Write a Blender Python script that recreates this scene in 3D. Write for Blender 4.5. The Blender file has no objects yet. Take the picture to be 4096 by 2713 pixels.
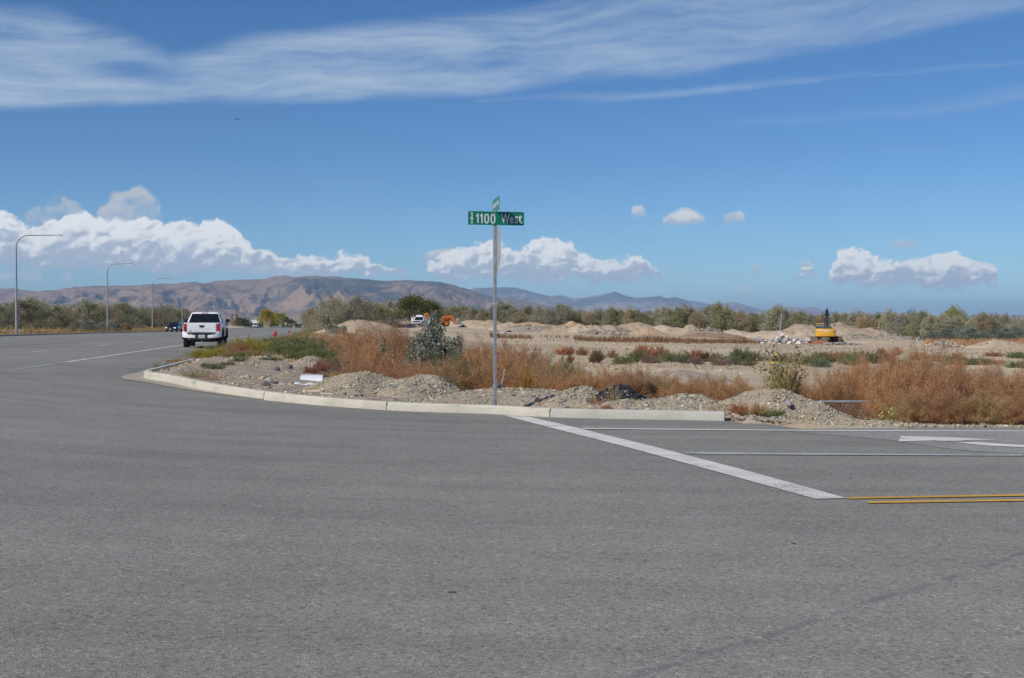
import bpy, bmesh, math, random, re
import numpy as np
from mathutils import Vector, Matrix, noise as mnoise

random.seed(7)
rng = np.random.default_rng(11)
SC = bpy.context.scene
COL = SC.collection
R = math.radians

# ------------------------------------------------------------------ camera
FPX = 4740.0                     # focal length in pixels of the 4096 wide frame
EYE = 1.55
PITCH = math.atan(59.5 / FPX)
cam_d = bpy.data.cameras.new('camera')
cam = bpy.data.objects.new('camera', cam_d)
COL.objects.link(cam)
cam_d.sensor_fit = 'HORIZONTAL'
cam_d.sensor_width = 36.0
cam_d.lens = 36.0 * FPX / 4096.0
cam_d.clip_start = 0.1
cam_d.clip_end = 120000.0
cam.location = (0, 0, EYE)
cam.rotation_euler = (math.pi / 2 - PITCH, 0, 0)
SC.camera = cam

# ------------------------------------------------------------------ exposure
SC.view_settings.view_transform = 'Standard'
SC.view_settings.look = 'None'
SC.view_settings.exposure = 0.0
SC.view_settings.gamma = 1.0
SC.view_settings.use_curve_mapping = False
SC.render.film_transparent = False
SC.cycles.max_bounces = 6
SC.cycles.diffuse_bounces = 3
SC.cycles.glossy_bounces = 3
SC.cycles.transmission_bounces = 4
SC.cycles.transparent_max_bounces = 8
SC.cycles.volume_bounces = 0
SC.cycles.caustics_reflective = False
SC.cycles.caustics_refractive = False
SC.cycles.use_denoising = True

# ------------------------------------------------------------------ sun
LIGHT = Vector((1.15, 1.0, -1.24)).normalized()        # the way sunlight travels
SUN_EL = math.asin(-LIGHT.z)
SUN_AZ = math.atan2(-LIGHT.x, -LIGHT.y)                 # from +Y towards +X
sun_d = bpy.data.lights.new('sun', 'SUN')
sun_d.energy = 4.6
sun_d.angle = R(0.53)
sun_d.color = (1.0, 0.945, 0.86)
sun = bpy.data.objects.new('sun', sun_d)
COL.objects.link(sun)
sun.rotation_euler = LIGHT.to_track_quat('-Z', 'Y').to_euler()
sun.location = (-30, -20, 40)


# ------------------------------------------------------------------ node helpers
class NT:
    def __init__(self, tree):
        self.t = tree
        self.n = tree.nodes
        self.l = tree.links

    def new(self, typ, **kw):
        nd = self.n.new(typ)
        for k, v in kw.items():
            setattr(nd, k, v)
        return nd

    def put(self, sock, v):
        if v is None:
            return
        if hasattr(v, 'is_output'):
            self.l.new(v, sock)
        else:
            if isinstance(v, (tuple, list)) and len(v) == 3 and sock.type == 'RGBA':
                v = (v[0], v[1], v[2], 1.0)
            sock.default_value = v

    def math(self, op, a, b=None, c=None, clamp=False):
        nd = self.new('ShaderNodeMath', operation=op, use_clamp=clamp)
        self.put(nd.inputs[0], a)
        self.put(nd.inputs[1], b)
        self.put(nd.inputs[2], c)
        return nd.outputs[0]

    def vmath(self, op, a, b=None):
        nd = self.new('ShaderNodeVectorMath', operation=op)
        self.put(nd.inputs[0], a)
        self.put(nd.inputs[1], b)
        return nd.outputs[0]

    def comb(self, x, y, z=0.0):
        nd = self.new('ShaderNodeCombineXYZ')
        self.put(nd.inputs[0], x)
        self.put(nd.inputs[1], y)
        self.put(nd.inputs[2], z)
        return nd.outputs[0]

    def sep(self, v):
        nd = self.new('ShaderNodeSeparateXYZ')
        self.put(nd.inputs[0], v)
        return nd.outputs

    def noise(self, vec, scale, detail=4.0, rough=0.55, dist=0.0, dims='3D'):
        nd = self.new('ShaderNodeTexNoise', noise_dimensions=dims)
        self.put(nd.inputs['Vector'], vec)
        nd.inputs['Scale'].default_value = scale
        nd.inputs['Detail'].default_value = detail
        nd.inputs['Roughness'].default_value = rough
        nd.inputs['Distortion'].default_value = dist
        return nd.outputs['Fac']

    def voronoi(self, vec, scale, feature='F1', detail=0.0, rough=0.5, rnd=1.0, out='Distance', smooth=None):
        nd = self.new('ShaderNodeTexVoronoi', feature=feature)
        self.put(nd.inputs['Vector'], vec)
        nd.inputs['Scale'].default_value = scale
        if 'Detail' in nd.inputs:
            nd.inputs['Detail'].default_value = detail
            nd.inputs['Roughness'].default_value = rough
        if smooth is not None and 'Smoothness' in nd.inputs:
            nd.inputs['Smoothness'].default_value = smooth
        nd.inputs['Randomness'].default_value = rnd
        return nd.outputs[out]

    def ramp(self, fac, stops, interp='LINEAR'):
        nd = self.new('ShaderNodeValToRGB')
        cr = nd.color_ramp
        cr.interpolation = interp
        while len(cr.elements) > 1:
            cr.elements.remove(cr.elements[-1])
        for i, (p, c) in enumerate(stops):
            e = cr.elements[0] if i == 0 else cr.elements.new(p)
            e.position = p
            e.color = (c[0], c[1], c[2], 1.0) if isinstance(c, (tuple, list)) else (c, c, c, 1.0)
        self.put(nd.inputs[0], fac)
        return nd.outputs[0]

    def smooth(self, x, a, b, lo=0.0, hi=1.0):
        nd = self.new('ShaderNodeMapRange', interpolation_type='SMOOTHSTEP')
        self.put(nd.inputs[0], x)
        nd.inputs[1].default_value = a
        nd.inputs[2].default_value = b
        nd.inputs[3].default_value = lo
        nd.inputs[4].default_value = hi
        return nd.outputs[0]

    def mix(self, fac, a, b, mode='MIX'):
        nd = self.new('ShaderNodeMix', data_type='RGBA', blend_type=mode)
        self.put(nd.inputs[0], fac)
        self.put(nd.inputs[6], a)
        self.put(nd.inputs[7], b)
        return nd.outputs[2]

    def curve(self, fac, pts):
        nd = self.new('ShaderNodeFloatCurve')
        m = nd.mapping
        m.use_clip = False
        c = m.curves[0]
        pts = sorted(pts)
        while len(c.points) < len(pts):
            c.points.new(0.5, 0.5)
        for p, (x, y) in zip(c.points, pts):
            p.location = (x, y)
            p.handle_type = 'VECTOR'
        m.update()
        self.put(nd.inputs['Value'], fac)
        return nd.outputs[0]


# ------------------------------------------------------------------ world: sky with clouds
world = bpy.data.worlds.new('World')
SC.world = world
world.use_nodes = True
W = NT(world.node_tree)
W.n.clear()
SKY_S = 0.10
sky = W.new('ShaderNodeTexSky', sky_type='NISHITA')
sky.sun_disc = False
sky.sun_elevation = SUN_EL
sky.sun_rotation = SUN_AZ
sky.altitude = 1380.0
sky.air_density = 1.0
sky.dust_density = 0.15
sky.ozone_density = 2.2

D = W.new('ShaderNodeTexCoord').outputs['Generated']
dx, dy, dz = W.sep(D)
PHI = W.math('ARCTAN2', dx, dy)
TH = W.math('ARCSINE', dz)
SPAN = 0.45
PHM = W.math('PINGPONG', W.math('ADD', PHI, SPAN), 2 * SPAN)       # mirrored on all round the horizon
PN = W.math('DIVIDE', PHM, 2 * SPAN)
TSC = 0.32                                                          # elevation that maps to 1 in the curves


def px_ang(px, py):
    t = (px - 2048.0) / FPX
    ph = math.atan(t)
    th = math.atan((1297.0 - py) / FPX * math.cos(ph))
    return ph, th


def curve_pts(tab, lo):
    """(px, py) table into (phi, elevation) curve points; None in py means the layer is empty there."""
    out = []
    for px, py in tab:
        ph, th = px_ang(px, py if py is not None else 1297)
        x = (ph + SPAN) / (2 * SPAN)
        y = th / TSC if py is not None else lo
        out.append((x, y))
    return out


P2 = W.comb(PHM, TH, 0.0)
wn1 = W.noise(P2, 40.0, 7.0, 0.66)
wn2 = W.noise(W.vmath('ADD', P2, (7.3, 2.1, 0.0)), 40.0, 6.0, 0.64)
wc1 = W.math('SUBTRACT', wn1, 0.5)
wc2 = W.math('SUBTRACT', wn2, 0.5)
fine = W.math('SUBTRACT', W.noise(P2, 120.0, 5.0, 0.65), 0.5)


def billow(vec):
    # heaped, cauliflower-like relief
    a = W.voronoi(vec, 62.0, 'F1', 2.0, 0.5, 1.0, 'Distance')
    return W.math('SUBTRACT', 1.0, a)


PW = W.vmath('ADD', P2, W.comb(W.math('MULTIPLY', wc1, 0.02), W.math('MULTIPLY', wc2, 0.02), 0.0))
PWs = W.vmath('MULTIPLY', PW, (1.0, 1.35, 1.0))
bill0 = billow(PWs)
bill1 = billow(W.vmath('ADD', PWs, (-0.0030, 0.0042, 0.0)))
RELIEF = W.math('SUBTRACT', bill0, bill1)


big = W.math('SUBTRACT', W.noise(P2, 17.0, 3.0, 0.5), 0.5)


def cumulus(tops, bots, warp, soft, dens, lit_gain, rag=0.0):
    pw = W.math('ADD', PN, W.math('MULTIPLY', wc2, warp * 0.7))
    bl = W.math('SUBTRACT', bill0, 0.55)
    tw = W.math('SUBTRACT', W.math('SUBTRACT', W.math('DIVIDE', TH, TSC), W.math('MULTIPLY', wc1, warp)),
                W.math('MULTIPLY', W.math('ADD', W.math('MULTIPLY', bl, -1.0), W.math('MULTIPLY', fine, 0.7)), warp * 0.55))
    T = W.curve(pw, curve_pts(tops, -0.06))
    B = W.curve(pw, curve_pts(bots, 0.0))
    up = W.math('SUBTRACT', T, tw)
    dn = W.math('SUBTRACT', tw, B)
    a_up = W.smooth(W.math('ADD', up, soft * 0.75), 0.0, soft)
    a_dn = W.smooth(W.math('ADD', dn, W.math('MULTIPLY', wc2, 0.03)), -0.014, 0.012)      # undersides melt away
    al = W.math('MULTIPLY', W.math('MULTIPLY', a_up, a_dn), dens)
    if rag:
        al = W.math('MULTIPLY', al, W.smooth(W.math('ADD', wn2, W.math('MULTIPLY', fine, 0.5)), 0.5 - rag, 0.5 + rag * 0.4))
    rel = W.math('DIVIDE', dn, W.math('MAXIMUM', W.math('SUBTRACT', T, B), 0.03))
    lit = W.math('ADD', W.math('MULTIPLY', RELIEF, lit_gain), W.math('MULTIPLY', W.math('SUBTRACT', rel, 0.52), 1.5))
    lit = W.math('ADD', lit, W.math('ADD', W.math('MULTIPLY', wc1, 1.4), W.math('MULTIPLY', big, 1.5)))
    lit = W.smooth(W.math('ADD', lit, 0.46), 0.0, 0.95)
    return al, lit


_n = None
lowA_top = [(-100, 880), (0, 872), (55, 866), (72, 915), (100, 935), (200, 925), (245, 895), (330, 880), (380, 896), (440, 905), (520, 897), (585, 884), (622, 902),
            (650, 924), (705, 905), (752, 897), (790, 918), (862, 922), (925, 934), (958, 958), (990, 984), (1045, 1002), (1092, 1015), (1110, 1050), (1190, 1040), (1255, 1040), (1320, 1052),
            (1400, 1038), (1455, 1042), (1500, 1068), (1545, 1088), (1600, 1098), (1640, 1112), (1665, _n), (1672, _n), (1690, 1095), (1725, 1062), (1785, 1040), (1832, 1014),
            (1885, 1002), (1960, 992), (2010, 1006), (2060, 1030), (2092, 1008), (2115, 984), (2155, 970), (2212, 969), (2250, 984), (2288, 986), (2302, 1024), (2352, 1050),
            (2402, 1066), (2440, 1052), (2500, 1060), (2582, 1046), (2604, 1082), (2650, 1112), (2680, _n), (2965, _n), (2985, 1098), (3010, 1094), (3036, 1102), (3052, _n), (3140, _n),
            (3160, 1104), (3215, 1092), (3262, 1108), (3280, _n), (3305, _n), (3322, 1100), (3334, 1058), (3372, 1031), (3422, 1019), (3478, 1030), (3492, 1062), (3542, 1062), (3602, 1080), (3662, 1062),
            (3722, 1066), (3802, 1040), (3862, 1036), (3884, 1062), (3950, 1070), (3985, 1088), (4010, 1108), (4030, _n), (4200, _n)]
lowA_bot = [(-100, 1085), (0, 1085), (60, 1090), (300, 1098), (600, 1102), (900, 1106), (1000, 1112), (1640, 1122), (1690, 1118), (1800, 1128), (2100, 1140), (2400, 1140), (2650, 1128),
            (2900, 1125), (3040, 1118), (3100, 1126), (3260, 1124), (3320, 1158), (3500, 1152), (3700, 1168), (3900, 1160), (4100, 1130), (4200, 1130)]
hiB_top = [(-100, _n), (40, _n), (90, 905), (130, 862), (180, 838), (250, 828), (310, 850), (352, 895), (395, 905), (405, 880), (450, 812), (500, 785), (570, 778), (620, 815), (650, 890), (690, _n), (1100, _n), (1660, _n),
           (1680, 1040), (1740, 1012), (1820, 1016), (1860, _n), (2492, _n), (2510, 860), (2540, 836), (2574, 838), (2598, 860), (2607, _n), (2634, _n), (2648, 890), (2695, 866), (2742, 842), (2785, 868), (2822, 893),
           (2832, _n), (2872, _n), (2882, 882), (2930, 866), (2962, 858), (2978, 878), (2988, _n), (3530, _n), (3560, 992), (3620, 976), (3690, 990), (3720, _n), (4040, _n), (4080, 1020), (4200, 1000)]
hiB_bot = [(-100, 915), (360, 915), (420, 905), (650, 895), (1700, 1048), (1830, 1045), (2490, 870), (2605, 868), (2630, 905), (2838, 904), (2860, 894), (2990, 890), (3560, 998), (3700, 996), (4070, 1030), (4200, 1030)]
loC_top = [(-100, 1120), (60, 1110), (105, 1098), (180, 1105), (200, _n), (250, 1120), (290, 1112), (320, _n), (820, _n), (860, 1108), (1000, 1090), (1120, 1095), (1300, 1100), (1360, _n), (1780, _n), (1800, 1120), (1870, 1124),
           (1880, _n), (2640, _n), (2665, 1178), (2695, 1168), (2720, 1186), (2735, _n), (2790, _n), (2806, 1186), (2826, 1184), (2840, _n), (2880, _n), (2892, 1180), (2930, 1168), (2990, 1170), (3002, 1195), (3010, _n), (4200, _n)]
loC_bot = [(-100, 1150), (60, 1155), (200, 1155), (320, 1150), (860, 1125), (1300, 1130), (1800, 1140), (2660, 1198), (2840, 1205), (2890, 1210), (3005, 1212), (4200, 1200)]

aA, litA = cumulus(lowA_top, lowA_bot, 0.046, 0.012, 0.95, 1.1)
hiG_top = [q for q in hiB_top if q[0] < 1100] + [(1100, _n), (4200, _n)]
hiB_top = [(-100, _n), (1100, _n)] + [q for q in hiB_top if q[0] > 1100]
aG, litG = cumulus(hiG_top, hiB_bot, 0.040, 0.022, 0.80, 0.5, 0.22)
aB, litB = cumulus(hiB_top, hiB_bot, 0.016, 0.016, 0.90, 0.5, 0.0)
aC, litC = cumulus(loC_top, loC_bot, 0.028, 0.020, 0.60, 0.6, 0.25)

# cirrus: long thin streaks
ca, sa = math.cos(0.05), math.sin(0.05)
cu = W.math('ADD', W.math('MULTIPLY', PHM, ca), W.math('MULTIPLY', TH, sa))
cv = W.math('SUBTRACT', W.math('MULTIPLY', TH, ca), W.math('MULTIPLY', PHM, sa))
cwarp = W.math('MULTIPLY', W.math('SUBTRACT', W.noise(P2, 5.0, 3.0, 0.5), 0.5), 0.05)
cvv = W.math('ADD', cv, cwarp)
streak = W.noise(W.comb(W.math('MULTIPLY', cu, 4.0), W.math('MULTIPLY', cvv, 42.0), 0.3), 1.6, 7.0, 0.62)
soft_c = W.noise(W.comb(W.math('MULTIPLY', cu, 5.0), W.math('MULTIPLY', cvv, 16.0), 4.0), 1.5, 5.0, 0.55)
ripple = W.noise(W.comb(W.math('MULTIPLY', W.math('ADD', PHM, W.math('MULTIPLY', TH, 0.9)), 60.0), W.math('MULTIPLY', W.math('SUBTRACT', TH, W.math('MULTIPLY', PHM, 0.3)), 200.0), 0.0), 1.0, 2.0, 0.5)


def band(tops, bots, soft):
    tw = W.math('ADD', W.math('DIVIDE', TH, TSC), W.math('MULTIPLY', W.math('SUBTRACT', soft_c, 0.5), 0.07))
    T = W.curve(PN, curve_pts(tops, -0.1))
    B = W.curve(PN, curve_pts(bots, 0.1))
    return W.smooth(W.math('MINIMUM', W.math('SUBTRACT', T, tw), W.math('MULTIPLY', W.math('SUBTRACT', tw, B), 1.4)), 0.0, soft)


b1 = band([(-100, 60), (0, 15), (250, 25), (480, 110), (690, 190), (800, 165), (950, 125), (1300, 80), (2000, 20), (2600, -80), (4200, -260)],
          [(-100, 465), (0, 468), (400, 450), (700, 440), (1300, 425), (1900, 405), (2500, 330), (3000, 280), (3600, 180), (4200, 60)], 0.055)
b2 = band([(-100, _n), (1700, _n), (1900, 385), (2400, 360), (2900, 318), (3400, 282), (4200, 225)], [(-100, 440), (1900, 425), (2400, 420), (2900, 380), (3400, 322), (4200, 262)], 0.03)
b3 = band([(-100, _n), (2350, _n), (2420, 505), (2560, 480), (2660, 452), (2690, _n), (2720, 495), (3000, 450), (3300, 440), (3600, 410), (4000, 330), (4200, 290)],
          [(-100, 540), (2420, 525), (2660, 500), (3000, 515), (3600, 500), (4200, 400)], 0.05)
b4 = band([(-100, _n), (1150, _n), (1240, 716), (1400, 712), (1540, 718), (1620, _n), (3400, _n), (3520, 604), (3800, 598), (3950, _n), (4200, _n)], [(-100, 740), (1240, 734), (1540, 734), (1620, 740), (3500, 620), (3900, 612), (4200, 620)], 0.014)
hole = W.math('MULTIPLY', W.smooth(W.math('ABSOLUTE', W.math('SUBTRACT', PN, 0.160)), 0.0, 0.075, 1.0, 0.0),
              W.smooth(W.math('ABSOLUTE', W.math('SUBTRACT', W.math('DIVIDE', TH, TSC), 0.63)), 0.0, 0.045, 1.0, 0.0))
fade = W.curve(PN, [(0.0, .95), (0.3, .92), (0.55, .85), (0.75, 0.62), (1.0, 0.42)])
feather = W.noise(W.comb(W.math('MULTIPLY', cu, 9.0), W.math('MULTIPLY', cvv, 120.0), 8.0), 1.6, 6.0, 0.7)
tex = W.math('ADD', W.math('MULTIPLY', W.smooth(streak, 0.28, 0.74), 0.62), W.math('MULTIPLY', W.smooth(soft_c, 0.22, 0.70), 0.50))
tex = W.math('ADD', tex, W.math('MULTIPLY', W.math('SUBTRACT', feather, 0.5), 0.42))
tex = W.math('ADD', tex, W.math('MULTIPLY', W.math('SUBTRACT', ripple, 0.5), 0.22))
ci = W.math('MULTIPLY', W.math('MULTIPLY', b1, fade), tex)
ci = W.math('MULTIPLY', ci, W.math('SUBTRACT', 1.0, W.math('MULTIPLY', hole, 0.85)))
ci = W.math('ADD', ci, W.math('MULTIPLY', W.math('ADD', W.math('MULTIPLY', b2, 0.55), W.math('MULTIPLY', b3, 0.50)), tex))
ci = W.math('ADD', ci, W.math('MULTIPLY', b4, 0.38), clamp=True)
ci = W.math('MULTIPLY', ci, W.smooth(TH, 0.5, 0.9, 1.0, 0.0))

WHITE = tuple(v / SKY_S for v in (0.96, 0.96, 0.96))
GREY = tuple(v / SKY_S for v in (0.46, 0.53, 0.645))
CIRR = tuple(v / SKY_S for v in (0.42, 0.53, 0.68))
tintc = W.ramp(W.math('MULTIPLY', TH, 2.0), [(0.0, (.66, .92, 1.15)), (0.10, (.55, .80, 1.02)), (0.28, (.41, .67, .94)), (0.55, (.35, .64, .93))])
skyc = W.mix(1.0, sky.outputs[0], tintc, 'MULTIPLY')
c = W.mix(ci, skyc, CIRR)


def cloud_col(lit, hi=WHITE):
    return W.mix(lit, GREY, hi)


c = W.mix(aG, c, cloud_col(litG, tuple(v * 0.66 for v in WHITE)))
c = W.mix(aB, c, cloud_col(litB, tuple(v * 0.80 for v in WHITE)))
c = W.mix(aC, c, cloud_col(litC, tuple(v * 0.80 for v in WHITE)))
c = W.mix(aA, c, cloud_col(litA))
bg = W.new('ShaderNodeBackground')
W.put(bg.inputs['Color'], c)
bg.inputs['Strength'].default_value = SKY_S
wo = W.new('ShaderNodeOutputWorld')
W.l.new(bg.outputs[0], wo.inputs['Surface'])
world.cycles.sampling_method = 'MANUAL'
world.cycles.sample_map_resolution = 512


# ------------------------------------------------------------------ rays of the photograph
def ray(px, py):
    xc = (px - 2048.0) / FPX
    yc = (1356.5 - py) / FPX
    return Vector((xc, math.cos(PITCH) + yc * math.sin(PITCH), -math.sin(PITCH) + yc * math.cos(PITCH)))


def at(px, py, Y):
    d = ray(px, py)
    s = Y / d.y
    return Vector((d.x * s, Y, EYE + d.z * s))


def hit(px, py, zf):
    """where the line of sight meets the surface z = zf(x, y)"""
    d = ray(px, py)
    z = 0.1
    for _ in range(60):
        s = (z - EYE) / d.z
        zn = float(zf(d.x * s, d.y * s))
        z += (zn - z) * 0.5
    s = (z - EYE) / d.z
    return Vector((d.x * s, d.y * s, z))


def pxof(x, y):
    return 2048.0 + FPX * x / y


# ------------------------------------------------------------------ object helpers
def tag(o, label=None, cat=None, group=None, kind=None):
    if label:
        o['label'] = label
    if cat:
        o['category'] = cat
    if group:
        o['group'] = group
    if kind:
        o['kind'] = kind
    return o


def thing(name, label, cat, loc=(0, 0, 0), rz=0.0, group=None, scale=1.0):
    o = bpy.data.objects.new(name, None)
    o.empty_display_size = 0.2
    COL.objects.link(o)
    o.location = loc
    o.rotation_euler = (0, 0, rz)
    o.scale = (scale, scale, scale) if not isinstance(scale, (tuple, list)) else scale
    return tag(o, label, cat, group)


def link_mesh(name, me, parent=None, m=None):
    o = bpy.data.objects.new(name, me)
    COL.objects.link(o)
    if parent is not None:
        o.parent = parent
    if m is not None:
        if len(me.materials) == 0:
            me.materials.append(m)
        elif me.materials[0] is not m:
            o.material_slots[0].link = 'OBJECT'
            o.material_slots[0].material = m
    return o


def np_mesh(name, V, F, m=None, smooth=False):
    """V (n,3) floats, F (k, c) vertex numbers, all faces with c corners"""
    me = bpy.data.meshes.new(name)
    V = np.asarray(V, dtype=np.float32)
    F = np.asarray(F, dtype=np.int32)
    me.vertices.add(len(V))
    me.vertices.foreach_set('co', V.ravel())
    k, c = F.shape
    me.loops.add(k * c)
    me.loops.foreach_set('vertex_index', F.ravel())
    me.polygons.add(k)
    me.polygons.foreach_set('loop_start', np.arange(0, k * c, c, dtype=np.int32))
    me.polygons.foreach_set('use_smooth', np.full(k, smooth))
    me.update(calc_edges=True)
    if m is not None:
        me.materials.append(m)
    return me


def copy_thing(src, loc, rz=0.0, label=None, group=None, scale=None, m=None):
    """a copy of a thing with copies of its parts and their sub-parts (mesh data shared)"""
    r = src.copy()
    COL.objects.link(r)
    r.location = loc
    r.rotation_euler = (0, 0, rz)
    if scale is not None:
        r.scale = scale if isinstance(scale, (tuple, list)) else (scale, scale, scale)
    if label:
        r['label'] = label
    if group:
        r['group'] = group
    if m is not None and r.type == 'MESH':
        r.material_slots[0].link = 'OBJECT'
        r.material_slots[0].material = m
    for ch in list(src.children):
        c2 = ch.copy()
        COL.objects.link(c2)
        c2.parent = r
        for g in list(ch.children):
            g2 = g.copy()
            COL.objects.link(g2)
            g2.parent = c2
    return r


class MB:
    """collects solids and links them as one mesh object"""

    def __init__(self):
        self.v = []
        self.f = []

    def add(self, vs, fs):
        b = len(self.v)
        self.v += [tuple(p) for p in vs]
        self.f += [tuple(i + b for i in q) for q in fs]
        return self

    def box(self, c, s, rz=0.0, rx=0.0, ry=0.0):
        hx, hy, hz = s[0] / 2, s[1] / 2, s[2] / 2
        M = Matrix.Rotation(rz, 3, 'Z') @ Matrix.Rotation(ry, 3, 'Y') @ Matrix.Rotation(rx, 3, 'X')
        c = Vector(c)
        vs = [c + M @ Vector((x, y, z)) for x in (-hx, hx) for y in (-hy, hy) for z in (-hz, hz)]
        return self.add(vs, [(0, 1, 3, 2), (4, 6, 7, 5), (0, 4, 5, 1), (2, 3, 7, 6), (0, 2, 6, 4), (1, 5, 7, 3)])

    def cyl(self, p0, p1, r0, r1=None, n=12, caps=True):
        r1 = r0 if r1 is None else r1
        p0, p1 = Vector(p0), Vector(p1)
        d = (p1 - p0).normalized()
        a = d.orthogonal().normalized()
        b = d.cross(a)
        vs = []
        for p, r in ((p0, r0), (p1, r1)):
            for k in range(n):
                t = 2 * math.pi * k / n
                vs.append(p + a * (r * math.cos(t)) + b * (r * math.sin(t)))
        fs = [(k, (k + 1) % n, n + (k + 1) % n, n + k) for k in range(n)]
        if caps:
            fs += [tuple(range(n - 1, -1, -1)), tuple(range(n, 2 * n))]
        return self.add(vs, fs)

    def tube(self, pts, r, n=8):
        pts = [Vector(p) for p in pts]
        rs = r if isinstance(r, (list, tuple)) else [r] * len(pts)
        vs = []
        ref = None
        for i, p in enumerate(pts):
            d = (pts[min(i + 1, len(pts) - 1)] - pts[max(i - 1, 0)]).normalized()
            if ref is None:
                ref = d.orthogonal().normalized()
            a = (ref - d * ref.dot(d)).normalized()
            ref = a
            b = d.cross(a)
            for k in range(n):
                t = 2 * math.pi * k / n
                vs.append(p + a * (rs[i] * math.cos(t)) + b * (rs[i] * math.sin(t)))
        fs = []
        for i in range(len(pts) - 1):
            for k in range(n):
                fs.append((i * n + k, i * n + (k + 1) % n, (i + 1) * n + (k + 1) % n, (i + 1) * n + k))
        fs += [tuple(range(n - 1, -1, -1)), tuple(range((len(pts) - 1) * n, len(pts) * n))]
        return self.add(vs, fs)

    def loft(self, secs, caps=True):
        n = len(secs[0])
        vs = [p for s in secs for p in s]
        fs = []
        for i in range(len(secs) - 1):
            for k in range(n):
                fs.append((i * n + k, i * n + (k + 1) % n, (i + 1) * n + (k + 1) % n, (i + 1) * n + k))
        if caps:
            fs += [tuple(range(n - 1, -1, -1)), tuple(range((len(secs) - 1) * n, len(secs) * n))]
        return self.add(vs, fs)

    def prism_x(self, yz, x0, x1):
        return self.loft([[(x, p[0], p[1]) for p in yz] for x in (x0, x1)])

    def prism_y(self, xz, y0, y1):
        return self.loft([[(p[0], y, p[1]) for p in xz] for y in (y0, y1)])

    def prism_z(self, xy, z0, z1):
        return self.loft([[(p[0], p[1], z) for p in xy] for z in (z0, z1)])

    def rock(self, c, r, seed=0, sq=(1, 1, 1), cut=0.25):
        bm = bmesh.new()
        bmesh.ops.create_icosphere(bm, subdivisions=2, radius=1.0)
        rr = random.Random(seed)
        off = Vector((rr.uniform(-50, 50), rr.uniform(-50, 50), rr.uniform(-50, 50)))
        M = Matrix.Rotation(rr.uniform(0, 6.28), 3, 'Z') @ Matrix.Rotation(rr.uniform(-0.3, 0.3), 3, 'X')
        planes = [(Vector((rr.gauss(0, 1), rr.gauss(0, 1), rr.gauss(0, 1))).normalized(), rr.uniform(0.55, 0.9)) for _ in range(9)]
        vs = []
        for v in bm.verts:
            p = v.co.copy()
            for nrm, dd in planes:
                t = p.dot(nrm)
                if t > dd:
                    p -= nrm * (t - dd)
            p *= 1.0 + cut * mnoise.noise(p * 1.7 + off)
            p = M @ Vector((p.x * sq[0], p.y * sq[1], p.z * sq[2]))
            vs.append(Vector(c) + p * r)
        fs = [tuple(v.index for v in f.verts) for f in bm.faces]
        bm.free()
        return self.add(vs, fs)

    def mesh(self, name, m, bevel=0.0, seg=2, smooth=False):
        bm = bmesh.new()
        vv = [bm.verts.new(p) for p in self.v]
        for q in self.f:
            try:
                bm.faces.new([vv[i] for i in q])
            except ValueError:
                pass
        bmesh.ops.recalc_face_normals(bm, faces=bm.faces[:])
        if bevel > 0:
            ed = [e for e in bm.edges if len(e.link_faces) == 2 and e.calc_face_angle(0.0) > 0.5]
            bmesh.ops.bevel(bm, geom=ed, offset=bevel, segments=seg, profile=0.6, affect='EDGES', clamp_overlap=True)
        me = bpy.data.meshes.new(name)
        bm.to_mesh(me)
        bm.free()
        if smooth:
            me.polygons.foreach_set('use_smooth', np.ones(len(me.polygons), dtype=bool))
            try:
                me.set_sharp_from_angle(angle=R(40))
            except Exception:
                pass
        if m is not None:
            me.materials.append(m)
        return me

    def build(self, name, m, parent=None, bevel=0.0, seg=2, smooth=False):
        return link_mesh(name, self.mesh(name, m, bevel, seg, smooth), parent)


def text_mesh(txt, size, depth, sx=1.0, bold=0.0, align='LEFT'):
    cu_ = bpy.data.curves.new('lettering', 'FONT')
    cu_.body = txt
    cu_.size = size
    cu_.extrude = depth
    cu_.offset = bold
    cu_.align_x = align
    cu_.resolution_u = 3
    ob = bpy.data.objects.new('lettering', cu_)
    COL.objects.link(ob)
    dg = bpy.context.evaluated_depsgraph_get()
    me = bpy.data.meshes.new_from_object(ob.evaluated_get(dg))
    COL.objects.unlink(ob)
    bpy.data.objects.remove(ob)
    bpy.data.curves.remove(cu_)
    me.transform(Matrix.Diagonal((sx, 1, 1, 1)))
    return me


# ------------------------------------------------------------------ materials
def base_mat(name):
    m = bpy.data.materials.new(name)
    m.use_nodes = True
    t = NT(m.node_tree)
    t.n.clear()
    b = t.new('ShaderNodeBsdfPrincipled')
    o = t.new('ShaderNodeOutputMaterial')
    t.l.new(b.outputs[0], o.inputs['Surface'])
    return m, t, b


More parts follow.
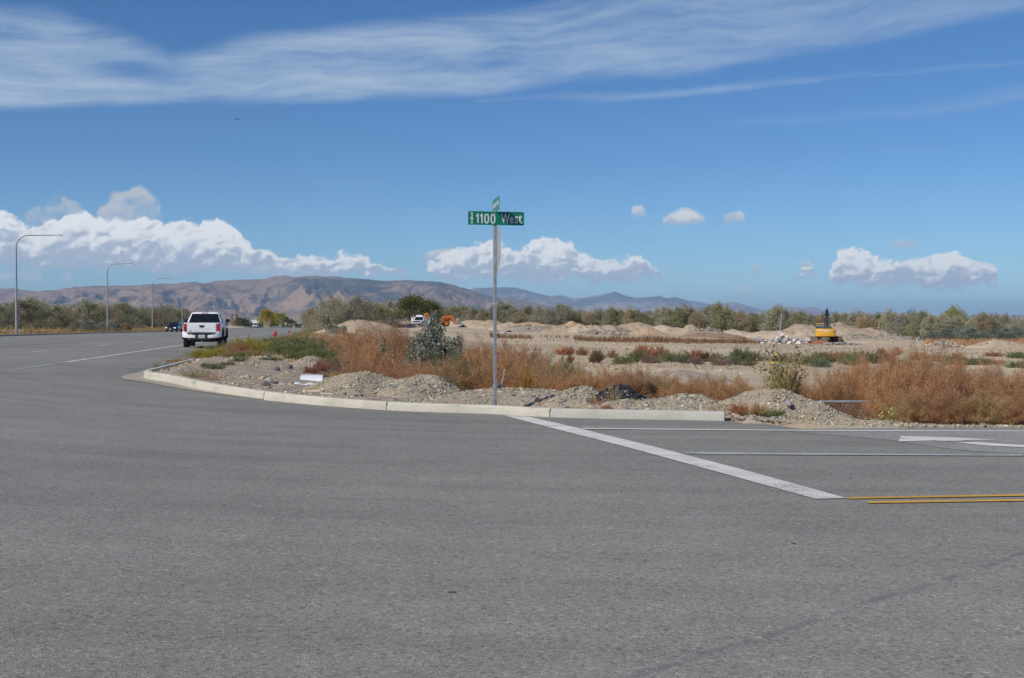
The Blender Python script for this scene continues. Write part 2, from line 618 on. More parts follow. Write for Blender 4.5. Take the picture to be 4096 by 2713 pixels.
def mat(name, col, rough=0.6, metal=0.0, var=0.15, vscale=6.0, bump=0.0, bscale=40.0, spec=0.5, coat=0.0):
    m, t, b = base_mat(name)
    co = t.new('ShaderNodeTexCoord').outputs['Object']
    if var > 0:
        n = t.noise(co, vscale, 5.0, 0.6)
        f = t.ramp(n, [(0.25, 1.0 - var), (0.75, 1.0 + var)])
        c = t.mix(1.0, col, f, 'MULTIPLY')
        t.put(b.inputs['Base Color'], c)
        rr = t.math('ADD', t.math('MULTIPLY', t.math('SUBTRACT', n, 0.5), 0.25), rough, clamp=True)
        t.put(b.inputs['Roughness'], rr)
    else:
        t.put(b.inputs['Base Color'], col)
        b.inputs['Roughness'].default_value = rough
    b.inputs['Metallic'].default_value = metal
    b.inputs['Specular IOR Level'].default_value = spec
    if coat:
        b.inputs['Coat Weight'].default_value = coat
        b.inputs['Coat Roughness'].default_value = 0.06
    if bump > 0:
        bn = t.new('ShaderNodeBump')
        bn.inputs['Strength'].default_value = min(1.0, bump)
        bn.inputs['Distance'].default_value = 0.02
        t.put(bn.inputs['Height'], t.noise(co, bscale, 6.0, 0.65))
        t.l.new(bn.outputs[0], b.inputs['Normal'])
    return m


def glow(name, col, strength):
    m, t, b = base_mat(name)
    t.put(b.inputs['Base Color'], col)
    t.put(b.inputs['Emission Color'], col)
    b.inputs['Emission Strength'].default_value = strength
    b.inputs['Roughness'].default_value = 0.25
    return m


def veg(name, cols, trans=0.35, rough=0.75, objvar=0.18):
    """plant matter: every blade has its own tint, every plant a slight shift"""
    m = bpy.data.materials.new(name)
    m.use_nodes = True
    t = NT(m.node_tree)
    t.n.clear()
    isl = t.new('ShaderNodeNewGeometry').outputs['Random Per Island']
    k = len(cols)
    c = t.ramp(isl, [(i / max(1, k - 1), q) for i, q in enumerate(cols)])
    ob = t.new('ShaderNodeObjectInfo').outputs['Random']
    c = t.mix(1.0, c, t.ramp(ob, [(0.0, (1 - objvar, 1 - objvar * 0.9, 1 - objvar * 0.6)), (0.5, (1, 1, 1)), (1.0, (1 + objvar, 1 + objvar, 1 + objvar * 0.7))]), 'MULTIPLY')
    d = t.new('ShaderNodeBsdfDiffuse')
    t.put(d.inputs['Color'], c)
    tr = t.new('ShaderNodeBsdfTranslucent')
    t.put(tr.inputs['Color'], c)
    mx = t.new('ShaderNodeMixShader')
    mx.inputs[0].default_value = trans
    t.l.new(d.outputs[0], mx.inputs[1])
    t.l.new(tr.outputs[0], mx.inputs[2])
    o = t.new('ShaderNodeOutputMaterial')
    t.l.new(mx.outputs[0], o.inputs['Surface'])
    return m

# ================================================================== the lie of the land
def Xe(Y):
    """right edge line of the parkway"""
    return -7.7 - 0.16 * np.asarray(Y, dtype=float)


CA = 1.0 / math.sqrt(1 + 0.16 ** 2)


def dist(x, y):
    return (x - Xe(y)) * CA


_zy = np.array([-400, 60, 80, 100, 125, 170, 215, 260, 320, 520, 700, 1000], dtype=float)
_zz = np.array([.41, .41, .40, .36, .30, .20, .05, 0.0, -.05, -.05, -.30, -1.0])
_fy = np.linspace(-400, 1000, 1401)
_fz = np.convolve(np.pad(np.interp(_fy, _zy, _zz), 15, mode='edge'), np.ones(31) / 31, mode='valid')


def zp(Y):
    return np.interp(Y, _fy, _fz)


def smst(t):
    t = np.clip(t, 0, 1)
    return t * t * (3 - 2 * t)


_dw = np.linspace(-2, 14, 161)
_ww = np.interp(_dw, [-2, 0, 1, 3.6, 6.4, 9.5, 11.5], [1, 1, .90, .50, .22, .05, 0])
_ww = np.convolve(np.pad(_ww, 8, mode='edge'), np.ones(17) / 17, mode='valid')


def zroad(x, y):
    d = dist(x, y)
    return zp(y) * np.interp(d, _dw, _ww) + 0.08 * np.clip(-d / 22.0, 0, 1)


ROWS = np.array([14, 19, 22, 26, 32, 40, 55, 75, 115, 150, 180, 210, 240, 300, 420, 700, 2000], dtype=float)
COLS = np.array([300, 700, 900, 1100, 1300, 1500, 1750, 2100, 2500, 3000, 3300, 3700, 4300], dtype=float)
TAB = np.array([
    # 14    19    22    26    32    40    55    75   115   150   180   210   240   300   420   700  2000
    [.00, .10, .20, .30, .38, .42, .40, .38, .30, .25, .20, .10, .10, .10, .0, -.8, -2.],   # 300
    [.00, .10, .20, .33, .40, .43, .40, .38, .30, .25, .20, .10, .10, .10, .0, -.8, -2.],   # 700
    [.00, .10, .18, .30, .38, .43, .42, .38, .30, .25, .20, .10, .10, .10, .0, -.8, -2.],   # 900
    [.00, .08, .15, .26, .34, .42, .42, .40, .32, .28, .22, .15, .10, .10, .0, -.8, -2.],   # 1100
    [.00, .08, .14, .20, .24, .22, .10, .00, .35, .60, .80, .90, .90, .60, .0, -.8, -2.],   # 1300
    [.00, .06, .14, .02, -.28, -.40, -.40, -.30, .10, .50, .80, 1.0, 1.1, .8, .0, -.8, -2.],   # 1500
    [.00, .04, .12, -.18, -.48, -.58, -.60, -.50, -.10, .25, .60, 1.02, 1.12, .9, .0, -.8, -2.],   # 1750
    [.00, .00, .10, -.20, -.50, -.65, -.65, -.60, -.50, -.20, .00, .20, .40, .4, -.2, -.9, -2.],   # 2100
    [.00, .05, .08, -.20, -.50, -.65, -.65, -.70, -.75, -.50, -.30, .0, .15, .2, -.3, -.9, -2.],   # 2500
    [.00, .06, .00, -.25, -.50, -.65, -.70, -.75, -.90, -.85, -.70, -.5, -.4, -.4, -.6, -1., -2.],   # 3000
    [.00, .02, -.42, -.50, -.58, -.65, -.70, -.80, -.95, -1.0, -1.0, -.85, -.7, -.6, -.8, -1.1, -2.],   # 3300
    [.00, .00, -.45, -.52, -.60, -.65, -.70, -.80, -.95, -1.05, -1.1, -1.2, -1.3, -1.3, -1.3, -1.4, -2.],   # 3700
    [.00, .00, -.45, -.52, -.60, -.65, -.70, -.80, -.95, -1.05, -1.1, -1.2, -1.3, -1.3, -1.3, -1.4, -2.],   # 4300
])


def ztab(x, y):
    y = np.maximum(np.asarray(y, dtype=float), 10.0)
    p = 2048.0 + FPX * np.asarray(x, dtype=float) / y
    iu = np.interp(p, COLS, np.arange(len(COLS)))
    iy = np.interp(y, ROWS, np.arange(len(ROWS)))
    u0 = np.minimum(iu.astype(int), len(COLS) - 2)
    y0 = np.minimum(iy.astype(int), len(ROWS) - 2)
    fu, fy = smst(iu - u0), iy - y0
    a = TAB[u0, y0] * (1 - fu) + TAB[u0 + 1, y0] * fu
    b = TAB[u0, y0 + 1] * (1 - fu) + TAB[u0 + 1, y0 + 1] * fu
    return a * (1 - fy) + b * fy


# ---- kerb line in plan: front foot of the kerb, traced on the road surface
KPX = [(2897, 1684), (2700, 1680), (2500, 1676.5), (2198, 1669), (1972, 1657), (1750, 1650), (1545, 1641), (1400, 1631), (1280, 1622), (1160, 1611), (1047, 1599), (950, 1586),
       (868, 1574), (790, 1560), (716, 1544), (660, 1531)]
KP = [hit(px, py, zroad) for px, py in KPX]
for i, p in enumerate(KP):
    p.z = 0
nose_d = 3.25
_e = KP[-1]
de = float(dist(_e.x, _e.y))


def from_d(d, Y):
    return Vector((float(Xe(Y)) + d / CA, Y, 0.0))


nY = _e.y + 1.35
KP += [from_d(nose_d + (de - nose_d) * 0.42, _e.y + 0.55), from_d(nose_d + 0.12, _e.y + 1.05), from_d(nose_d, _e.y + 1.7), from_d(nose_d + .02, _e.y + 3.2), from_d(nose_d + .05, 34.5), from_d(nose_d + .08, 38.6)]


def resample(pts, step):
    """smooth curve (Catmull-Rom) through pts at an even spacing"""
    P = [pts[0] + (pts[0] - pts[1])] + list(pts) + [pts[-1] + (pts[-1] - pts[-2])]
    out = []
    for i in range(1, len(P) - 2):
        n = max(2, int((P[i + 1] - P[i]).length / 0.05))
        for k in range(n):
            t = k / n
            a, b, c_, d_ = P[i - 1], P[i], P[i + 1], P[i + 2]
            out.append(0.5 * ((2 * b) + (c_ - a) * t + (2 * a - 5 * b + 4 * c_ - d_) * t * t + (3 * b - a - 3 * c_ + d_) * t ** 3))
    out.append(P[-2].copy())
    res = [out[0]]
    for p in out[1:]:
        if (p - res[-1]).length >= step:
            res.append(p)
    return res


KL = resample(KP, 0.18)
KD = np.array([float(dist(p.x, p.y)) for p in KL])
KY = np.array([p.y for p in KL])
_nose_i = int(np.argmin(np.where(KY < _e.y + 2.0, KD, 99)))
_o = np.argsort(KD[:_nose_i + 1])
_kd, _ky = KD[:_nose_i + 1][_o], KY[:_nose_i + 1][_o]
KEND = KL[0]
# where the asphalt of the side road ends, as a function of the distance from the parkway
_re = [(2960, 1690), (3100, 1697), (3160, 1716), (3250, 1716), (3500, 1712), (3800, 1710), (4096, 1712)]
_rp = [hit(px, py, zroad) for px, py in _re]
_kd = np.concatenate([_kd, [float(dist(p.x, p.y)) for p in _rp], [30.0, 80.0]])
_ky = np.concatenate([_ky, [p.y for p in _rp], [_rp[-1].y + .05, _rp[-1].y + 1.0]])


def Yk(d):
    return np.interp(d, _kd, _ky)


D0 = 3.4


def zground(x, y, bump=True):
    x = np.asarray(x, dtype=float)
    y = np.asarray(y, dtype=float)
    d = dist(x, y)
    zr = zroad(x, y)
    zf = ztab(x, y)
    w = smst((d - D0) / 5.5)
    side = zp(y) - 0.02
    z = np.where(y > 30, side * (1 - w) + zf * w, zf)
    # west of the parkway the ground climbs to a berm
    dl = -22.2 - d
    zl = zp(y) + 0.10 + 0.55 * smst(dl / 9.0)
    z = np.where(dl > 0, zl, z)
    onroad = (((d <= D0) & (dl <= 0)) | ((y < Yk(d)) & (dl <= 0))) & (y < 1000)
    z = np.where(onroad, zr - 0.09, z)
    far = smst((np.hypot(x, y) - 500) / 900)
    z = z * (1 - far) + (-2.0) * far
    return z


_nz = np.random.default_rng(5)


def fbm2(x, y, sc, seed=0, octv=4):
    """cheap smooth 2-D noise on arrays, about -1..1"""
    x = np.asarray(x, dtype=float) / sc
    y = np.asarray(y, dtype=float) / sc
    out = np.zeros(np.broadcast(x, y).shape)
    amp, tot = 1.0, 0.0
    for o in range(octv):
        xi, yi = np.floor(x), np.floor(y)
        fx, fy = x - xi, y - yi
        fx, fy = fx * fx * (3 - 2 * fx), fy * fy * (3 - 2 * fy)

        def h(a, b):
            v = np.sin(a * 127.1 + b * 311.7 + seed * 74.7 + o * 19.19) * 43758.5453
            return (v - np.floor(v)) * 2 - 1
        v = (h(xi, yi) * (1 - fx) + h(xi + 1, yi) * fx) * (1 - fy) + (h(xi, yi + 1) * (1 - fx) + h(xi + 1, yi + 1) * fx) * fy
        out += v * amp
        tot += amp
        amp *= 0.5
        x, y = x * 2.03 + 11.3, y * 2.03 + 5.7
    return out / tot


def zg(x, y):
    """finished ground height, with its small unevenness"""
    x = np.asarray(x, dtype=float)
    y = np.asarray(y, dtype=float)
    z = zground(x, y)
    d = dist(x, y)
    off = np.where((d > D0 + .4) & (y > Yk(d) + .3), 1.0, 0.0) + np.where(d < -22.6, 1.0, 0.0)
    amp = 0.025 + 0.05 * smst((y - 40) / 60)
    return z + off * amp * np.where(y > 70, 0.7 * fbm2(x, y, 11.0, 3, 2), fbm2(x, y, 2.4, 3))


def axis(lo, hi, fine_lo, fine_hi, step, grow):
    a = list(np.arange(fine_lo, fine_hi + 1e-6, step))
    s = step
    while a[-1] < hi:
        s *= grow
        a.append(min(hi, a[-1] + s))
    s = step
    while a[0] > lo:
        s *= grow
        a.insert(0, max(lo, a[0] - s))
    return np.array(a)


def grid_faces(nx, ny):
    i = np.arange(ny - 1)[:, None] * nx + np.arange(nx - 1)[None, :]
    return np.stack([i, i + 1, i + nx + 1, i + nx], -1).reshape(-1, 4)


# ------------------------------------------------------------------ ground material
def ground_material():
    m, t, b = base_mat('ground_soil')
    co = t.new('ShaderNodeTexCoord').outputs['Object']
    n1 = t.noise(co, 0.05, 5.0, 0.6)
    n2 = t.noise(co, 0.6, 6.0, 0.65)
    n3 = t.noise(co, 9.0, 6.0, 0.7)
    st = t.noise(t.vmath('MULTIPLY', co, (0.06, 0.45, 1.0)), 1.0, 5.0, 0.6)
    dirt = t.ramp(n2, [(0.25, (.46, .35, .225)), (0.5, (.55, .435, .29)), (0.75, (.62, .505, .345))])
    dirt2 = t.ramp(st, [(0.35, (.43, .32, .20)), (0.6, (.60, .475, .32))])
    c_ = t.mix(0.45, dirt, dirt2)
    damp = t.ramp(n1, [(0.42, 0.78), (0.62, 1.06)])
    c_ = t.mix(1.0, c_, damp, 'MULTIPLY')
    sp = t.ramp(n3, [(0.3, 0.72), (0.5, 1.0), (0.72, 1.22)])
    c_ = t.mix(1.0, c_, sp, 'MULTIPLY')
    peb = t.voronoi(co, 14.0, 'F1', 0.0, 0.5, 1.0, 'Color')
    pv = t.ramp(t.sep(peb)[0], [(0.0, (.26, .24, .21)), (0.4, (.40, .35, .28)), (0.8, (.50, .44, .36)), (1.0, (.62, .58, .52))])
    pm = t.smooth(t.noise(co, 1.2, 3.0, 0.5), 0.42, 0.62)
    c_ = t.mix(t.math('MULTIPLY', pm, 0.55), c_, pv)
    t.put(b.inputs['Base Color'], c_)
    b.inputs['Roughness'].default_value = 0.95
    b.inputs['Specular IOR Level'].default_value = 0.1
    bn = t.new('ShaderNodeBump')
    bn.inputs['Strength'].default_value = 0.9
    bn.inputs['Distance'].default_value = 0.05
    t.put(bn.inputs['Height'], t.math('ADD', n3, t.math('MULTIPLY', n2, 1.5)))
    t.l.new(bn.outputs[0], b.inputs['Normal'])
    return m


M_GROUND = ground_material()

gx = axis(-60000, 60000, -24, 14, 0.33, 1.045)
gy = axis(-3000, 60000, 15, 62, 0.36, 1.03)
GX, GY = np.meshgrid(gx, gy)
GZ = zg(GX, GY)
GZ = np.where(GY < -100, np.minimum(GZ, -0.3), GZ)
# pull the vertices next to the kerb onto a line under it, so that no ground shows before its face
_kx = np.array([p.x for p in KL]); _kyy = np.array([p.y for p in KL])
_tx = np.gradient(_kx); _ty = np.gradient(_kyy); _ln = np.hypot(_tx, _ty); _tx /= _ln; _ty /= _ln
_nx, _ny = _ty, -_tx
_sel = np.argwhere((GX > -14) & (GX < 5) & (GY > 17) & (GY < 42))
for a_, b_ in _sel:
    x_, y_ = GX[a_, b_], GY[a_, b_]
    i_ = int(np.argmin((_kx - x_) ** 2 + (_kyy - y_) ** 2))
    sd = (x_ - _kx[i_]) * _nx[i_] + (y_ - _kyy[i_]) * _ny[i_]
    lat = abs((x_ - _kx[i_]) * _tx[i_] + (y_ - _kyy[i_]) * _ty[i_])
    if lat > 0.2:
        continue
    if -0.24 < sd < 0.26:
        GX[a_, b_] = _kx[i_] + _nx[i_] * 0.12
        GY[a_, b_] = _kyy[i_] + _ny[i_] * 0.12
        GZ[a_, b_] = float(zroad(_kx[i_], _kyy[i_])) - 0.04
V = np.stack([GX, GY, GZ], -1).reshape(-1, 3)
ground = link_mesh('ground', np_mesh('ground', V, grid_faces(len(gx), len(gy)), M_GROUND, True))
tag(ground, 'pale brown dirt ground running out to the distant hills', None, None, 'structure')


# ------------------------------------------------------------------ asphalt
def n_far(t, co):
    return t.noise(co, 0.25, 2.0, 0.5)


def asphalt_material(name, base=0.20, tint=(1.0, 1.0, 1.01), worn=1.0):
    m, t, b = base_mat(name)
    co = t.new('ShaderNodeTexCoord').outputs['Object']
    agg = t.voronoi(co, 95.0, 'F1', 0.0, 0.5, 1.0, 'Color')
    a1 = t.ramp(t.sep(agg)[0], [(0.0, 0.58), (0.18, 0.88), (0.6, 1.0), (0.88, 1.12), (1.0, 1.55)])
    agg2 = t.voronoi(co, 36.0, 'F1', 0.0, 0.5, 1.0, 'Color')
    a2 = t.ramp(t.sep(agg2)[1], [(0.0, 0.70), (0.12, 0.93), (0.8, 1.03), (0.97, 1.08), (1.0, 1.35)])
    big = t.ramp(t.noise(co, 0.16, 5.0, 0.55), [(0.3, 0.86), (0.7, 1.12)])
    mid = t.ramp(t.noise(co, 1.6, 5.0, 0.6), [(0.3, 0.94), (0.7, 1.06)])
    # traffic polishes long streaks along the side road
    stv = t.noise(t.vmath('MULTIPLY', co, (0.10, 1.5, 1.0)), 1.0, 5.0, 0.62)
    stk = t.ramp(stv, [(0.30, 0.90), (0.55, 1.0), (0.75, 1.06)])
    spots = t.voronoi(t.vmath('ADD', t.vmath('MULTIPLY', co, (0.9, 2.0, 1.0)), t.comb(t.noise(co, 2.0), 0, 0)), 0.75, 'F1', 0.0, 0.5, 1.0, 'Distance')
    spm = t.math('MULTIPLY', t.smooth(spots, 0.03, 0.09, 1.0, 0.0), t.smooth(t.noise(co, 0.35), 0.5, 0.62))
    c_ = t.mix(1.0, tuple(base * k for k in tint), a1, 'MULTIPLY')
    for f in (a2, big, mid, stk):
        c_ = t.mix(1.0, c_, f, 'MULTIPLY')
    c_ = t.mix(t.math('MULTIPLY', spm, 0.55 * worn), c_, (base * .45, base * .46, base * .5))
    # fine cracks and an old longitudinal seam
    wob = t.noise(co, 0.9, 4.0, 0.6)
    px_s = t.sep(co)
    cr = t.math('ABSOLUTE', t.math('ADD', t.math('MULTIPLY', t.math('SUBTRACT', px_s[1], px_s[0]), 0.707), t.math('SUBTRACT', t.math('MULTIPLY', wob, 0.22), 3.33)))
    # arcs left by wheels turning round the corner
    rad = t.new('ShaderNodeVectorMath', operation='LENGTH')
    t.put(rad.inputs[0], t.vmath('MULTIPLY', t.vmath('SUBTRACT', co, (1.5, 36.0, 0.0)), (1.0, 1.0, 0.0)))
    arc = t.noise(t.comb(t.math('MULTIPLY', rad.outputs['Value'], 1.25), t.math('MULTIPLY', n_far(t, co), 0.6), 0.0), 1.0, 4.0, 0.6)
    c_ = t.mix(1.0, c_, t.ramp(arc, [(0.28, .84), (0.48, 1.0), (0.72, 1.08)]), 'MULTIPLY')
    thin = t.noise(t.comb(t.math('MULTIPLY', rad.outputs['Value'], 7.0), t.math('MULTIPLY', px_s[0], 0.12), 3.0), 1.0, 3.0, 0.6)
    c_ = t.mix(t.math('MULTIPLY', t.smooth(thin, 0.66, 0.74), 0.18 * worn), c_, (base * .5, base * .5, base * .52))
    crm = t.math('MULTIPLY', t.smooth(cr, 0.006, 0.05, 1.0, 0.0), t.smooth(t.noise(co, 2.2, 3.0, 0.6), 0.38, 0.6))
    c_ = t.mix(t.math('MULTIPLY', crm, 0.44 * worn), c_, (base * .4, base * .4, base * .42))
    t.put(b.inputs['Base Color'], c_)
    b.inputs['Roughness'].default_value = 0.86
    b.inputs['Specular IOR Level'].default_value = 0.28
    bn = t.new('ShaderNodeBump')
    bn.inputs['Strength'].default_value = 0.55
    bn.inputs['Distance'].default_value = 0.006
    t.put(bn.inputs['Height'], t.voronoi(co, 95.0, 'F1', 0.0, 0.5, 1.0, 'Distance'))
    t.l.new(bn.outputs[0], b.inputs['Normal'])
    return m


M_ASPH = asphalt_material('asphalt', 0.222, (1.04, 1.01, .90))
M_ASPH_OLD = asphalt_material('old_asphalt', 0.272, (1.03, 1.0, .91), 0.6)

# road: one sheet for the parkway and one for the side road that joins it, meeting edge to edge
dA = np.concatenate([np.linspace(-22, -2, 21), np.linspace(-1, D0, 12)])
yA = axis(-80, 980, -4, 70, 0.8, 1.05)
d2, y2 = np.meshgrid(dA, yA)
x2 = Xe(y2) + d2 / CA
Va = np.stack([x2, y2, zroad(x2, y2)], -1).reshape(-1, 3)
Fa = grid_faces(len(dA), len(yA))
dB = np.concatenate([np.linspace(D0, 16, 64), np.linspace(16.5, 75, 60)])
tB = np.linspace(0, 1, 60)
DB, TB = np.meshgrid(dB, tB)
YB = -80 + (Yk(DB) + 0.03 + 80) * (1 - (1 - TB) ** 2.2)
XB = Xe(YB) + DB / CA
Vb = np.stack([XB, YB, zroad(XB, YB)], -1).reshape(-1, 3)
Fb = grid_faces(len(dB), len(tB)) + len(Va)
road = link_mesh('road', np_mesh('road', np.concatenate([Va, Vb]), np.concatenate([Fa, Fb]), M_ASPH, True))
tag(road, 'grey asphalt junction of a wide parkway and a side road', None, None, 'structure')


def sheet(name, poly_px=None, m=None, lift=0.004, pts=None, parent=road, sub=0.5, zf=zroad):
    """a thin flat marking: polygon given as points traced on the road surface, draped over it"""
    P = [hit(px, py, zf) for px, py in poly_px] if pts is None else [Vector(p) for p in pts]
    out = []
    for a, b in zip(P, P[1:] + P[:1]):
        n = max(1, int((b - a).length / sub))
        for k in range(n):
            out.append(a.lerp(b, k / n))
    bm = bmesh.new()
    vs = [bm.verts.new((p.x, p.y, float(zf(p.x, p.y)) + lift)) for p in out]
    try:
        f = bm.faces.new(vs)
    except ValueError:
        return None
    bmesh.ops.triangulate(bm, faces=[f])
    bm.normal_update()
    for q in bm.faces:
        if q.normal.z < 0:
            q.normal_flip()
    me = bpy.data.meshes.new(name)
    bm.to_mesh(me)
    bm.free()
    me.materials.append(m)
    return link_mesh(name, me, parent)


def strip(name, cpts, width, m, lift=0.004, parent=road, step=1.0, zf=zroad):
    """a painted line along plan points"""
    P = [Vector((p[0], p[1], 0)) for p in cpts]
    pts = []
    for a, b in zip(P, P[1:]):
        n = max(1, int((b - a).length / step))
        pts += [a.lerp(b, k / n) for k in range(n)]
    pts.append(P[-1])
    V_, F_ = [], []
    for i, p in enumerate(pts):
        d = (pts[min(i + 1, len(pts) - 1)] - pts[max(i - 1, 0)]).normalized()
        nn = Vector((-d.y, d.x, 0))
        for s in (-1, 1):
            q = p + nn * (s * width / 2)
            V_.append((q.x, q.y, float(zf(q.x, q.y)) + lift))
        if i:
            k = 2 * i
            F_.append((k - 2, k, k + 1, k - 1))
    me = np_mesh(name, V_, F_, m)
    bm = bmesh.new()
    bm.from_mesh(me)
    for q in bm.faces:
        q.normal_update()
        if q.normal.z < 0:
            q.normal_flip()
    bm.to_mesh(me)
    bm.free()
    return link_mesh(name, me, parent)


def paint(name, col, wear=0.5, lo=0.35):
    """road paint, worn away in flecks"""
    m = bpy.data.materials.new(name)
    m.use_nodes = True
    t = NT(m.node_tree)
    t.n.clear()
    co = t.new('ShaderNodeTexCoord').outputs['Object']
    f = t.noise(co, 60.0, 4.0, 0.7)
    g = t.noise(co, 1.3, 4.0, 0.6)
    tr = t.noise(t.vmath('MULTIPLY', co, (0.25, 2.2, 1.0)), 1.0, 4.0, 0.6)
    msk = t.smooth(t.math('ADD', t.math('MULTIPLY', f, 0.6), t.math('MULTIPLY', g, 0.7)), lo + 0.12, lo + 0.30)
    msk = t.math('MULTIPLY', msk, 1.0 - wear * 0.25)
    b = t.new('ShaderNodeBsdfPrincipled')
    t.put(b.inputs['Base Color'], t.mix(msk, (.205, .20, .19), t.mix(1.0, col, t.ramp(tr, [(0.32, .74), (0.52, 1.0), (0.7, 1.04)]), 'MULTIPLY')))
    b.inputs['Roughness'].default_value = 0.8
    b.inputs['Specular IOR Level'].default_value = 0.28
    bn = t.new('ShaderNodeBump')
    bn.inputs['Strength'].default_value = 0.5
    bn.inputs['Distance'].default_value = 0.006
    t.put(bn.inputs['Height'], t.voronoi(co, 95.0, 'F1', 0.0, 0.5, 1.0, 'Distance'))
    t.l.new(bn.outputs[0], b.inputs['Normal'])
    o = t.new('ShaderNodeOutputMaterial')
    t.l.new(b.outputs[0], o.inputs['Surface'])
    return m


M_WHITE = paint('white_road_paint', (.68, .66, .61), 0.3, 0.32)
M_WORN = paint('worn_white_road_paint', (.66, .645, .60), 0.35, 0.28)
M_FAINT = paint('faded_white_road_paint', (.46, .47, .48), 0.6, 0.38)
M_YELLOW = paint('yellow_road_paint', (.62, .34, .05), 0.25, 0.30)
M_FYEL = paint('faded_yellow_road_paint', (.36, .24, .10), 0.6, 0.45)

# older, paler asphalt beyond the resurfaced junction
_op = [hit(px, py, zroad) for px, py in [(3120, 1722), (3240, 1735), (3400, 1746), (3560, 1762), (3700, 1783), (3800, 1797), (3900, 1806), (4096, 1816)]]
_op += [Vector((9.4, 13.9, 0)), Vector((16, 13.6, 0)), Vector((45, 13.2, 0))]
_re2 = [Vector((45.0, float(Yk(dist(45.0, 18.0))) - .02, 0))] + [Vector((x_, float(Yk(dist(x_, 18.0))) - 0.02, 0)) for x_ in (20.0, 12.0, 9.0, 7.5, 6.0, 5.2, 4.6)]
old = sheet('pavement_patch', m=M_ASPH_OLD, lift=0.004, pts=_op + _re2)

# markings of the side road
sheet('stop_line', [(2015, 1664), (2090, 1664), (2240, 1697), (2600, 1785), (3000, 1889), (3385, 1996), (3262, 1999), (2850, 1885), (2500, 1789), (2180, 1707)], M_WHITE, 0.008)
_a, _b = hit(2330, 1716, zroad), hit(3300, 1725, zroad)
_c = hit(4096, 1727, zroad)
strip('edge_line', [_a, _b, _c, _c + (_c - _b) * 6], 0.14, M_WORN, 0.009)
_a, _b, _c = hit(2740, 1814, zroad), hit(3400, 1820, zroad), hit(4096, 1822, zroad)
strip('lane_line', [_a, _b, _c, _c + (_c - _b) * 6], 0.14, M_FAINT, 0.009)
_a, _b = hit(2790, 1819, zroad), hit(4090, 1826, zroad)
strip('lane_line', [_a, _b], 0.05, M_FAINT, 0.0095)
_a, _b = hit(3390, 1996, zroad), hit(4096, 1984, zroad)
strip('yellow_line', [_a, _b, _b + (_b - _a) * 9], 0.10, M_YELLOW, 0.009)
_a, _b = hit(3470, 2013, zroad), hit(4096, 2004, zroad)
strip('yellow_line', [_a, _b, _b + (_b - _a) * 9], 0.10, M_YELLOW, 0.009)
sheet('turn_arrow', [(3604, 1747.5), (3800, 1752), (3995, 1762), (3840, 1764), (3868, 1767), (3760, 1767), (3740, 1765), (3660, 1767), (3594, 1769.5)], M_WHITE, 0.010)
_ar = [hit(px, py, zroad) for px, py in [(3818, 1772.5), (3905, 1771.5), (4000, 1778), (4096, 1784)]]
_ar2 = [hit(px, py, zroad) for px, py in [(4096, 1792), (3960, 1786), (3880, 1779)]]
sheet('turn_arrow', m=M_WHITE, lift=0.010, pts=_ar + [Vector((9.6, 15.0, 0)), Vector((9.6, 14.85, 0))] + _ar2)

# markings of the parkway
strip('edge_line', [from_d(0, 35.6)] + [from_d(0, y_) for y_ in (60, 100, 200, 500, 900)], 0.15, M_WHITE, 0.008, step=2.0)
strip('edge_line', [from_d(-0.02, 30.0), from_d(0, 35.5)], 0.11, M_FAINT, 0.008)
for k in range(18):
    y0_ = 49.0 + 12.3 * k if k else 47.0
    strip('lane_dash', [from_d(-3.9, y0_), from_d(-3.9, y0_ + 3.3)], 0.14, M_WHITE, 0.008)
strip('yellow_line', [from_d(-7.7, y_) for y_ in (-60, 0, 60, 120, 300, 800)], 0.12, M_FYEL, 0.008, step=3.0)
strip('yellow_line', [from_d(-7.95, 118), from_d(-8.3, 128), from_d(-9.6, 133)], 0.12, M_FYEL, 0.009, step=1.0)
strip('yellow_line', [from_d(-11.4, y_) for y_ in (-60, 0, 60, 112)], 0.12, M_FYEL, 0.008, step=3.0)
strip('edge_line', [from_d(-19.0, y_) for y_ in (-60, 0, 60, 116)], 0.13, M_WORN, 0.008, step=3.0)
strip('edge_line', [from_d(-19.0, y_) for y_ in (132, 200, 400, 800)], 0.13, M_WORN, 0.008, step=3.0)
for k in range(16):
    y0_ = 60 + 12.3 * k
    strip('lane_dash', [from_d(-15.2, y0_), from_d(-15.2, y0_ + 3.3)], 0.13, M_WORN, 0.008)


